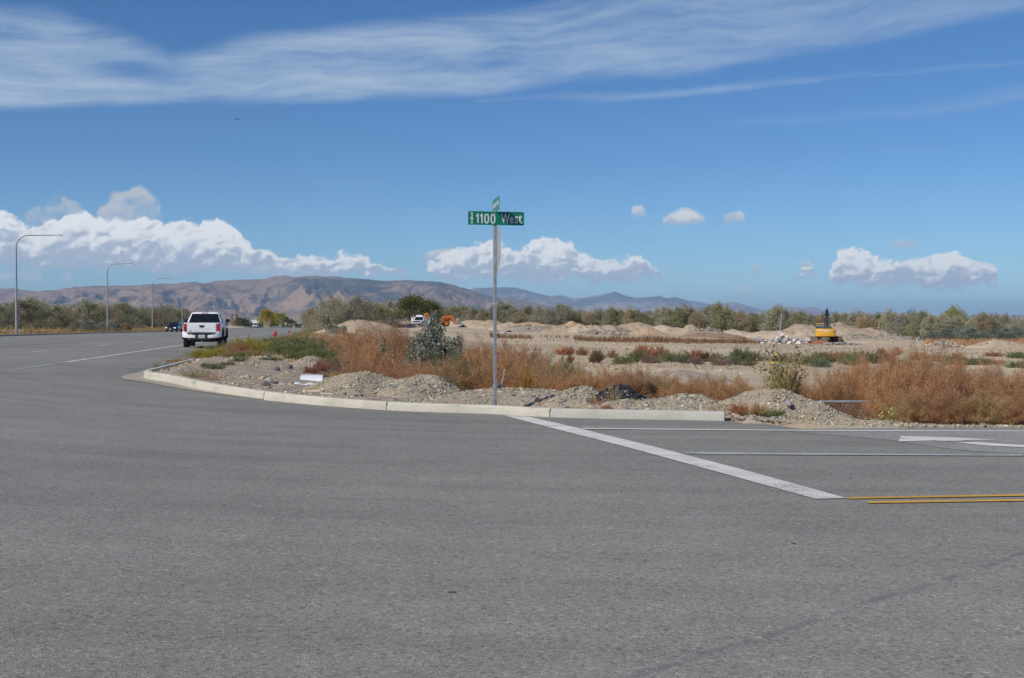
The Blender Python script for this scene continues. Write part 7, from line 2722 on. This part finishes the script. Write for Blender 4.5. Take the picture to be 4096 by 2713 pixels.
mb.box((1.15, .9, z1 + .45), (.20, .05, .22))
mb.build('side_mirror', M_PLAST, ex, bevel=.01)

# ---- backhoe loader with a hard-hatted person
BY = 221.0
bx = (1758 - 2048) / FPX * BY
BZ = float(zg(bx, BY))
bk = thing('backhoe_loader', 'orange backhoe loader half hidden by the poplar sapling', 'loader', (bx, BY, BZ), R(-90 + 14))
for s in (1, -1):
    wheel(bk, s * .95, -1.0, .72, .45, M_ORG)
    wheel(bk, s * .88, 1.15, .62, .36, M_ORG)
mb = MB()
mb.box((0, .2, .95), (.95, 3.0, .55))
mb.prism_x([(.55, 1.0), (2.0, 1.0), (2.05, 1.45), (.6, 1.75)], -.45, .45)
mb.build('chassis', M_ORG, bk, bevel=.05)
mb = MB()
mb.box((0, -.7, 1.35), (1.5, 1.0, .18))
mb.box((0, -.75, 1.62), (.5, .5, .42))
mb.build('operator_station', M_DGREY, bk, bevel=.03)
mb = MB()
for s in (1, -1):
    mb.prism_x([(.35, 1.55), (.55, 1.85), (1.7, 2.05), (2.3, 1.9), (3.05, .72), (2.85, .62), (2.1, 1.65), (1.5, 1.75)], s * .60 - .08, s * .60 + .08)
    mb.tube([(s * .60, .9, 1.3), (s * .60, 1.9, 1.85)], .06, 6)
    mb.tube([(s * .60, 2.2, 2.25), (s * .60, 2.55, 1.3)], .07, 6)
mb.build('loader_arm', M_ORG, bk, bevel=.02)
mb = MB()
mb.prism_x([(2.9, .50), (3.65, .38), (4.1, .45), (3.7, 1.55), (3.45, 1.62), (3.2, 1.0)], -1.05, 1.05)
mb.build('loader_bucket', M_BUCK, bk, bevel=.03)
mb = MB()
mb.prism_x([(-1.7, 1.0), (-1.5, 1.1), (-2.2, 2.55), (-2.5, 2.6), (-2.55, 2.4)], -.15, .15)
mb.prism_x([(-2.3, 2.6), (-2.6, 2.5), (-3.2, 1.4), (-3.0, 1.3)], -.13, .13)
mb.build('backhoe_arm', M_ORG, bk, bevel=.03)
mb = MB()
mb.prism_x([(-2.9, 1.4), (-3.3, 1.5), (-3.5, 1.0), (-3.1, .8), (-2.8, .95)], -.3, .3)
mb.build('backhoe_bucket', M_BUCK, bk, bevel=.02)


def person(name, label, loc, rz, joints, radii, clothes, skin, hat=None):
    """one continuous skinned body, with its head, face and clothing as children"""
    t_ = thing(name, label, 'person', loc, rz)
    vs = [Vector(v) for v in joints['v']]
    me = bpy.data.meshes.new('body')
    me.from_pydata(vs, joints['e'], [])
    o = link_mesh('body', me, t_)
    sk = o.modifiers.new('skin', 'SKIN')
    lay = me.skin_vertices[0] if me.skin_vertices else None
    for i, r in enumerate(radii):
        me.skin_vertices[0].data[i].radius = (r, r)
    me.skin_vertices[0].data[0].use_root = True
    ss = o.modifiers.new('smooth', 'SUBSURF')
    ss.levels = ss.render_levels = 1
    dg = bpy.context.evaluated_depsgraph_get()
    me2 = bpy.data.meshes.new_from_object(o.evaluated_get(dg))
    o.modifiers.clear()
    o.data = me2
    me2.materials.clear()
    me2.materials.append(clothes)
    me2.polygons.foreach_set('use_smooth', np.ones(len(me2.polygons), dtype=bool))
    return t_


M_SHIRT = mat('dark_work_shirt', (.035, .045, .065), .85, 0, .15, 6.0)
M_SKIN = mat('skin', (.45, .27, .18), .6, 0, .05)
M_HAT = mat('orange_hard_hat', (.78, .13, .02), .35, 0, 0)
# seated on the operator station, leaning forward over the controls
J = {'v': [(0, 0, .12), (0, .03, .35), (0, .06, .58), (0, .08, .68), (.12, .06, .57), (.20, .20, .38), (.14, .42, .34), (-.12, .06, .57), (-.20, .20, .38), (-.14, .42, .34), (.10, .05, .10), (.14, .42, .12), (.14, .46, -.28), (.14, .56, -.33), (-.10, .05, .10), (-.14, .42, .12), (-.14, .46, -.28), (-.14, .56, -.33)],
     'e': [(0, 1), (1, 2), (2, 3), (2, 4), (4, 5), (5, 6), (2, 7), (7, 8), (8, 9), (0, 10), (10, 11), (11, 12), (12, 13), (0, 14), (14, 15), (15, 16), (16, 17)]}
rad_ = [.16, .16, .15, .06, .075, .06, .04, .075, .06, .04, .11, .08, .055, .05, .11, .08, .055, .05]
wp = bk.matrix_basis @ Vector((0, -.75, 1.83))
wk = person('person', 'person in dark clothes and an orange hard hat sitting on the backhoe', wp, R(-90 + 14), J, rad_, M_SHIRT, M_SKIN)
wk.location.z += (EYE + (1297 - 1242) / FPX * BY) - (wp.z + .98)
mb = MB()
mb.loft([[(math.cos(a) * r, .09 + math.sin(a) * r * 1.15, z) for a in np.linspace(0, 6.283, 12, endpoint=False)] for z, r in ((.66, .045), (.70, .075), (.77, .088), (.84, .088), (.90, .06))])
mb.box((0, .205, .79), (.03, .04, .05))
for s in (1, -1):
    mb.box((s * .092, .09, .79), (.015, .04, .06))
hd_ = mb.build('head', M_SKIN, wk, smooth=True)
mb = MB()
for s in (1, -1):
    mb.box((s * .035, .186, .82), (.022, .012, .012))
mb.box((0, .180, .735), (.05, .012, .01))
mb.build('face_features', M_PLAST, hd_)
mb = MB()
mb.loft([[(math.cos(a) * r, .09 + math.sin(a) * r * 1.15, z) for a in np.linspace(0, 6.283, 14, endpoint=False)] for z, r in ((.845, .14), (.855, .14), (.857, .112), (.92, .10), (.965, .065), (.98, .02))])
mb.build('hard_hat', M_HAT, wk, smooth=True)
for s in (1, -1):
    mb = MB()
    mb.tube([(s * .14, .42, .34), (s * .135, .48, .33)], [.04, .042], 6)
    for k in range(4):
        mb.tube([(s * (.115 + .014 * k), .48, .335), (s * (.115 + .014 * k), .52 + .006 * (k in (1, 2)), .325), (s * (.115 + .014 * k), .525, .295)], [.009, .008, .006], 5)
    mb.tube([(s * .10, .45, .33), (s * .09, .485, .31)], [.011, .008], 5)
    mb.build('hand', M_SKIN, wk, smooth=True)

# ---- white service truck with open doors
TY = 218.0
tx = (1675 - 2048) / FPX * TY
tk = thing('service_truck', 'white service truck with open doors facing us by the dark round tree', 'truck', (tx, TY + 2.2, float(zg(tx, TY)) + .0), math.pi - R(12))
body_loft([(-1.4, .95, .75, 1.15), (-.2, .97, .55, 1.18), (.55, .98, .55, 1.18), (.62, .98, 1.0, 1.18), (1.48, .98, 1.0, 1.15), (1.55, .97, .6, 1.13), (2.05, .95, .6, 1.10), (2.15, .90, .65, 1.02)]).build('body', M_WPAINT, tk, bevel=.03, smooth=True)
mb = MB()
mb.loft([[(f, y0, z), (f, y1, z), (-f, y1, z), (-f, y0, z)] for z, f, y0, y1 in ((1.15, .93, -.95, .75), (1.45, .88, -.93, .50), (1.85, .76, -.85, .10), (1.92, .68, -.75, -.05))])
mb.build('cab', M_WPAINT, tk, bevel=.03, smooth=True)
pane([(-.82, .74, 1.22), (-.70, .16, 1.82), (.70, .16, 1.82), (.82, .74, 1.22)], .02, .035).build('windscreen', M_GLASS, tk)
mb = MB()
mb.box((0, 2.16, .95), (1.5, .06, .26))
mb.build('grille', M_PLAST, tk, bevel=.02)
for s in (1, -1):
    mb = MB()
    mb.box((s * .80, 2.15, .95), (.24, .08, .20))
    mb.build('head_lamp', M_HLAMP if s < 0 else M_AMBER, tk, bevel=.02)
    wheel(tk, s * .86, 1.05, .39, .25, M_CHR)
    wheel(tk, s * .86, -2.35, .39, .30, M_CHR)
    mb = MB()
    if s > 0:
        mb.box((s * 1.30, -.18, 1.0), (.85, .07, .72), rz=-.35 * s)
        mb.tube([(s * .98, -.15, 1.36), (s * 1.08, -.16, 1.85), (s * 1.45, -.30, 1.80), (s * 1.68, -.36, 1.36)], .025, 6)
    else:
        mb.box((s * 1.42, -.20, 1.0), (.95, .07, .72), rz=-.35 * s)
        mb.tube([(s * .98, -.15, 1.36), (s * 1.08, -.18, 1.85), (s * 1.45, -.32, 1.80), (s * 1.85, -.42, 1.36)], .025, 6)
    mb.build('door', M_WPAINT, tk, bevel=.015)
    mb = MB()
    mb.box((s * 1.06, .55, 1.36), (.22, .10, .24))
    mb.build('side_mirror', M_CHR, tk, bevel=.02)
    mb = MB()
    mb.box((s * .88, -2.35, 1.15), (.42, 2.7, .75))
    mb.build('tool_box', M_WPAINT, tk, bevel=.02)
mb = MB()
mb.box((0, 2.22, .62), (1.9, .14, .20))
mb.build('bumper', M_CHR, tk, bevel=.03)
mb = MB()
mb.box((0, -2.0, .70), (1.1, 3.6, .3))
mb.build('chassis', M_PLAST, tk)
mb = MB()
mb.box((1.55, -1.0, 1.30), (.74, .08, 1.02), rz=.15)
mb.build('cabinet_door', M_GREYP, tk, bevel=.015)
mb = MB()
mb.box((.45, -1.6, 1.85), (1.25, 1.0, .62))
mb.build('roof_chest', M_WPAINT, tk, bevel=.03)
mb = MB()
mb.box((1.1, -1.3, 1.62), (.45, .5, .30))
mb.build('side_chest', M_WPAINT, tk, bevel=.02)
mb = MB()
mb.cyl((-.55, -1.7, 1.3), (-.55, -1.7, 2.15), .16, n=10)
mb.box((-.60, -1.6, 2.28), (.34, .7, .28))
mb.build('crane_head', mat('green_crane_paint', (.06, .20, .15), .5, 0, .1), tk, bevel=.03)
mb = MB()
mb.tube([(1.0, -.9, 1.5), (1.0, -.9, 2.35)], .02, 5)
mb.build('antenna', M_PLAST, tk)

# ================================================================== street furniture and far things
M_HYD = mat('red_hydrant_paint', (.50, .025, .02), 0.4, 0, .12, 8.0)
M_HYDY = mat('yellow_hydrant_paint', (.65, .38, .03), 0.45, 0, .1, 8.0)


def hydrant(label, px, Y, ytop, m, cap=None, h=.9):
    x = (px - 2048) / FPX * Y
    top = EYE + (1297 - ytop) / FPX * Y
    z = top - h
    t_ = thing('fire_hydrant', label, 'hydrant', (x, Y, z), R(-25), 'hydrants on the verge')
    mb = MB()
    mb.cyl((0, 0, -.5), (0, 0, .10), .11, n=14)
    mb.cyl((0, 0, .10), (0, 0, .14), .19, n=14)
    mb.cyl((0, 0, .14), (0, 0, .60), .125, .12, n=14)
    mb.build('barrel', m, t_, bevel=.008, smooth=True)
    mb = MB()
    mb.cyl((0, 0, .60), (0, 0, .645), .185, n=14)
    mb.loft([[(math.cos(a) * r, math.sin(a) * r, z_) for a in np.linspace(0, 6.283, 14, endpoint=False)] for z_, r in ((.645, .16), (.72, .145), (.78, .10), (.81, .06))])
    mb.cyl((0, 0, .80), (0, 0, .90), .035, n=6)
    mb.build('bonnet', cap or m, t_, smooth=True)
    for a, ln, r in ((-2.4, .25, .10), (.7, .19, .065), (2.3, .19, .065)):
        mb = MB()
        d = Vector((math.cos(a), math.sin(a), 0))
        mb.cyl(d * .1 + Vector((0, 0, .42)), d * (ln - .05) + Vector((0, 0, .42)), r * .8, n=10)
        mb.cyl(d * (ln - .05) + Vector((0, 0, .42)), d * ln + Vector((0, 0, .42)), r, n=8)
        mb.cyl(d * ln + Vector((0, 0, .42)), d * (ln + .04) + Vector((0, 0, .42)), .025, n=5)
        mb.build('outlet_cap', m, t_)
    return t_


hydrant('nearest red fire hydrant standing in the green weeds', 1101, 118, 1319.5, M_HYD)
hydrant('second red fire hydrant further down the verge', 1157, 205, 1319, M_HYD)
hydrant('third and smallest red fire hydrant down the verge', 1182, 300, 1317.5, M_HYD)
hydrant('yellow hydrant with a white top far along the verge', 1178, 330, 1307.5, M_HYDY, M_SWHITE, .75)

M_WOODP = mat('dark_pole_wood', (.07, .06, .05), .9, 0, .2, 3.0)
for px, yt, Y, lb in [(977, 1252, 600, 'dark power pole between the poplars and the far black car'), (1030, 1256, 610, 'dark power pole above the far white pickup'), (1107, 1249, 640, 'dark power pole between the two yellow trees'), (155, 1203, 190, 'dark pole top sticking out of the trees at the left')]:
    x = (px - 2048) / FPX * Y
    z = float(zground(x, Y))
    H = EYE + (1297 - yt) / FPX * Y - z
    t_ = thing('power_pole', lb, 'pole', (x, Y, z))
    mb = MB()
    mb.cyl((0, 0, -.3), (0, 0, H), .20, .13, n=8)
    mb.build('post', M_WOODP, t_)
    if Y > 300:
        mb = MB()
        mb.box((0, 0, H - .8), (2.4, .12, .16))
        mb.build('crossarm', M_WOODP, t_)

M_WALLW = mat('white_metal_cladding', (.78, .79, .80), .6, 0, .06, .5)
M_ROOFG = mat('grey_roof', (.30, .31, .33), .7, 0, .1, .5)
for pxa, pxb, yt, Y, lb, dark in [(997, 1041, 1282, 640, 'low white building behind the far white pickup', False), (1088, 1122, 1290, 660, 'white building behind the yellow green tree', False), (1180, 1214, 1294, 700, 'long white shed with a grey block at the end of the parkway', True)]:
    xa, xb = (pxa - 2048) / FPX * Y, (pxb - 2048) / FPX * Y
    z = float(zground((xa + xb) / 2, Y))
    H = EYE + (1297 - yt) / FPX * Y - z
    t_ = thing('building', lb, 'building', ((xa + xb) / 2, Y, z))
    w = xb - xa
    mb = MB()
    mb.box((0, 4, H / 2 - .1), (w, 8, H - .2))
    mb.build('wall', M_WALLW, t_)
    mb = MB()
    mb.prism_x([(-.3, H - .2), (8.3, H - .2), (8.3, H - .1), (4, H + .25), (-.3, H - .1)], -w / 2 - .2, w / 2 + .2)
    mb.build('roof', M_WALLW if not dark else M_ROOFG, t_)
    mb = MB()
    for k in range(3):
        mb.box((-w * .3 + k * w * .3, -.02, H * .45), (w * .12, .1, H * .35))
    mb.build('window', M_GLASS, t_)
    if dark:
        mb = MB()
        mb.box((w * .18, 3, H * .62), (w * .16, 4, H * 1.2))
        mb.build('block', M_ROOFG, t_)

x = (1143 - 2048) / FPX * 420
z = float(zroad(x, 420))
t_ = thing('road_sign', 'small white road sign far off at the end of the parkway', 'sign', (x, 420, z))
mb = MB()
mb.tube([(0, 0, -.2), (0, 0, 2.1)], .05, 6)
mb.build('post', M_GALV, t_)
mb = MB()
mb.box((0, -.05, 1.75), (.5, .02, .62))
mb.build('sign_plate', M_SWHITE, t_)

# thin leaning steel pole above the rubble
Y = 156.0
x = (3118 - 2048) / FPX * Y
z = float(zg(x, Y))
t_ = thing('utility_pole', 'thin grey steel pole rising behind the concrete rubble', 'pole', (x, Y, z))
H = EYE + (1297 - 1258) / FPX * Y - z
mb = MB()
mb.tube([(0, 0, -.2), (.12, 0, H * .5), (.30, 0, H)], [.09, .08, .07], 8)
mb.build('post', M_GALV, t_)
mb = MB()
mb.tube([(.30, 0, H), (.42, 0, H * .8), (.46, 0, H * .45), (.40, 0, H * .25)], [.04, .03, .03, .02], 6)
mb.build('hanging_cable', M_BLK, t_)

# ================================================================== litter and stakes at the kerb
M_OLDW = mat('weathered_wood', (.30, .25, .19), .95, 0, .3, 25.0, .5, 80.0)
M_PALEW = mat('pale_wood', (.58, .50, .38), .9, 0, .15, 18.0, .2, 60.0)
M_SHEET = mat('white_plastic_sheet', (.60, .63, .67), .35, 0, .05, 6.0)


def zat(x, y):
    return float(zall(np.array([x]), np.array([y]))[0])


p0 = at(2000, 1540, 22.15)
p0.z = zat(p0.x, p0.y)
tp = at(2019, 1477, 22.15)
t_ = thing('wooden_stake', 'weathered leaning wooden stake just right of the sign post', 'stake', p0)
mb = MB()
d_ = tp - p0
mb.loft([[Vector((a * w_, b * w_, 0)) + d_ * f for a, b in ((-.017, -.009), (.017, -.009), (.017, .009), (-.017, .009))] for f, w_ in ((-.35, 1), (.3, 1.0), (.7, 1.05), (.97, .95), (1.0, .7))])
mb.build('shaft', M_OLDW, t_, bevel=.002)
p0 = at(2802, 1650, 19.62)
p0.z = zat(p0.x, p0.y)
tp = at(2804, 1614, 19.62)
t_ = thing('survey_stake', 'small pale flat stake upright behind the kerb end', 'stake', p0)
mb = MB()
hh_ = tp.z - p0.z
mb.prism_y([(-.019, -.15), (.019, -.15), (.019, hh_ - .012), (.006, hh_), (-.019, hh_ - .004)], -.006, .006)
mb.build('shaft', M_PALEW, t_, bevel=.001)

# curved white sheet, propped on the lot like a shallow vault
p = hit(1245, 1528, lambda a, b: zat(a, b))
sh = thing('plastic_sheet', 'curved white plastic sheet lying on the corner lot', 'sheet', (p.x, p.y, zat(p.x, p.y)), R(-5))
u2 = p.y / FPX
mb = MB()
sec = []
wS = 90 * u2
for xx in (-.5, -.17, .17, .5):
    pr = [(-.02, .012), (.00, .060), (.05, .112), (.13, .150), (.24, .155), (.32, .12)]
    pr2 = [(a, b - .004) for a, b in reversed(pr)]
    sec.append([(xx * wS - .055 * (a / .34), a, b) for a, b in pr + pr2])
mb.loft(sec)
mb.build('sheet', M_SHEET, sh, smooth=True)
p = hit(1238, 1546, lambda a, b: zat(a, b))
s2 = thing('plastic_sheet', 'narrow torn white strip lying before the curved sheet', 'sheet', (p.x, p.y, zat(p.x, p.y) + .03), R(-4))
mb = MB()
u2 = p.y / FPX
sec = []
r_ = random.Random(8)
for k in range(9):
    f = -.5 + k / 8
    w_ = .05 + .05 * r_.random() - .02 * k / 8
    zz = .02 * math.sin(k * 1.9)
    sec.append([(f * 128 * u2, -w_, zz), (f * 128 * u2, w_ * .3, zz + .03 + .02 * r_.random()), (f * 128 * u2, w_ * .3, zz + .025), (f * 128 * u2, -w_, zz - .005)])
mb.loft(sec)
mb.build('strip', M_SHEET, s2)
for px, py, ln, rz, lb in [(1255, 1571, 74, -.10, 'longer pale wooden plank behind the kerb'), (1313, 1577, 46, -.06, 'shorter pale wooden plank to the right of the longer one')]:
    p = hit(px, py, lambda a, b: zat(a, b))
    u2 = p.y / FPX
    t_ = thing('wooden_plank', lb, 'plank', (p.x, p.y, zat(p.x, p.y) + .025), rz)
    mb = MB()
    mb.prism_z([(-ln / 2 * u2, -.03), (ln / 2 * u2, -.035), (ln / 2 * u2 + .02, .03), (-ln / 2 * u2 - .06, .035)], -.015, .025)
    mb.build('board', M_PALEW, t_, bevel=.004)

# white conduit stubs among the weeds
M_BLUE = mat('blue_tape', (.10, .18, .42), .6, 0, .1)
for px, yt, yb, lb in [(1557, 1434, 1458, 'left white pipe stub with blue tape among the rust weeds'), (1571, 1436, 1452, 'right white pipe stub among the rust weeds'), (1405, 1394, 1404, 'lone white pipe stub deep in the rust weeds')]:
    Y = 34.5 if px > 1500 else 44.0
    a, b = at(px, yb, Y), at(px, yt, Y)
    zg_ = zat(a.x, Y) - .05
    t_ = thing('pipe_stub', lb, 'pipe', (a.x, Y, zg_), 0, 'white pipe stubs in the weeds')
    mb = MB()
    mb.tube([(0, 0, 0), (.01, 0, (b.z - zg_) * .6), (-.01, 0, b.z - zg_)], .016, 8)
    pb = mb.build('pipe', M_SWHITE, t_, smooth=True)
    if px == 1557:
        mb = MB()
        mb.box((.03, -.02, a.z - zg_ - .02), (.10, .03, .07), rz=.3)
        mb.build('tape', M_BLUE, t_, bevel=.01)

# concrete pieces, a pipe and a bird
Y = 176.0
p = at(1982, 1333, Y)
t_ = thing('pipe', 'white pipe with a blue end lying on the field behind the post', 'pipe', (p.x, Y, zat(p.x, Y) + .08))
mb = MB()
mb.tube([(-.7, 0, 0), (1.3, 0, 0)], .08, 8)
mb.build('tube', M_SWHITE, t_, smooth=True)
mb = MB()
mb.tube([(1.3, 0, 0), (1.65, 0, 0)], .11, 8)
mb.build('coupling', M_BLUE, t_, smooth=True)

bp = at(949, 478, 118.0)
bd = thing('bird', 'dark bird gliding in the blue sky at the upper left', 'bird', bp, R(20))
M_FEATH = mat('dark_feathers', (.03, .028, .03), .8, 0, .1, 20.0)
mb = MB()
mb.loft([[(math.cos(a) * r, y, math.sin(a) * r * .9) for a in np.linspace(0, 6.283, 8, endpoint=False)] for y, r in ((-.22, .01), (-.14, .035), (0, .055), (.10, .042), (.15, .028), (.19, .026), (.225, .008))])
mb.loft([[(x_, y, 0.004 * s_) for s_ in (1, -1) for x_, y in (((-.03, -.15), (.03, -.15)) if s_ > 0 else ((.03, -.15), (-.03, -.15)))], [(x_, -.32, 0.003 * s_) for s_ in (1, -1) for x_ in ((-.06, .06) if s_ > 0 else (.06, -.06))]])
for s in (1, -1):
    secw = []
    for f, z, c0, c1 in ((.03, .01, -.07, .10), (.13, .035, -.09, .11), (.23, .03, -.09, .08), (.30, .015, -.07, .03), (.34, .005, -.06, -.01)):
        secw.append([(s * f, c0, z), (s * f, c1, z), (s * f, c1 * .6, z + .010), (s * f, c0 * .5, z + .008)])
    mb.loft(secw)
mb.build('body', M_FEATH, bd, smooth=True)

# scraps on the asphalt
for px, py, ln, rz, lb in [(1808, 2371, .045, .1, 'short dark scrap lying on the asphalt in the foreground'), (3175, 2176, .055, -1.0, 'thin dark twig on the asphalt at the right')]:
    p = hit(px, py, zroad)
    mb = MB()
    mb.loft([[(-ln / 2, -.004, .001), (-ln / 2, .004, .001), (-ln / 2, 0, .005)], [(0, -.005, .001), (0, .006, .001), (0, .001, .008)], [(ln / 2, -.004, .002), (ln / 2, .004, .002), (ln / 2, 0, .006)]])
    o = mb.build('scrap', M_PLAST)
    o.location = p
    o.rotation_euler = (0, 0, rz)
    tag(o, lb, 'scrap')

# ================================================================== chain link fence
FY = 21.0
xa, xb = (2900 - 2048) / FPX * 21.0, (4300 - 2048) / FPX * FY
RZ = EYE - (1607 - 1297) / FPX * FY
fn = thing('chain_link_fence', 'low chain link fence half buried in rust weeds beside the road', 'fence', (0, FY, 0))
mb = MB()
mb.tube([(xa, 0, RZ), (xb, 0, RZ)], .024, 8)
mb.build('top_rail', M_GALV, fn, smooth=True)
for px in (3525, 2930, 4120):
    mb = MB()
    x_ = (px - 2048) / FPX * FY
    mb.tube([(x_, .03, -.6), (x_, .03, RZ + .04)], .028, 8)
    mb.build('post', M_GALV, fn, smooth=True)
# woven wire: each wire runs down in a zigzag
mb = MB()
pit = .052
zlo = -.55
nz = int((RZ + .02 - zlo) / (pit * .92))
k = 0
x_ = xa
Vw, Fw = [], []
while x_ < xb:
    pts = []
    for j in range(nz + 1):
        pts.append((x_ + (pit / 2 if j % 2 else 0), (.006 if j % 2 else -.006), RZ + .02 - j * pit * .92))
    for m_ in (1, -1):
        P = [np.array((x_ + m_ * (p_[0] - x_), p_[1] * m_, p_[2])) for p_ in pts]
        for a, b in zip(P, P[1:]):
            d = (b - a) / np.linalg.norm(b - a)
            s1 = np.cross(d, (0, 1, 0)) * .0032
            s2 = np.array((0, .0032, 0))
            base = len(Vw)
            for q in (a, b):
                Vw += [q + s1, q + s2, q - s1 - s2 * 0.5]
            Fw += [(base, base + 1, base + 4, base + 3), (base + 1, base + 2, base + 5, base + 4), (base + 2, base, base + 3, base + 5)]
    x_ += pit
wm = link_mesh('wire_mesh', np_mesh('wire_mesh', np.array(Vw), np.array(Fw), M_GALV), fn)
wm['kind'] = 'stuff'
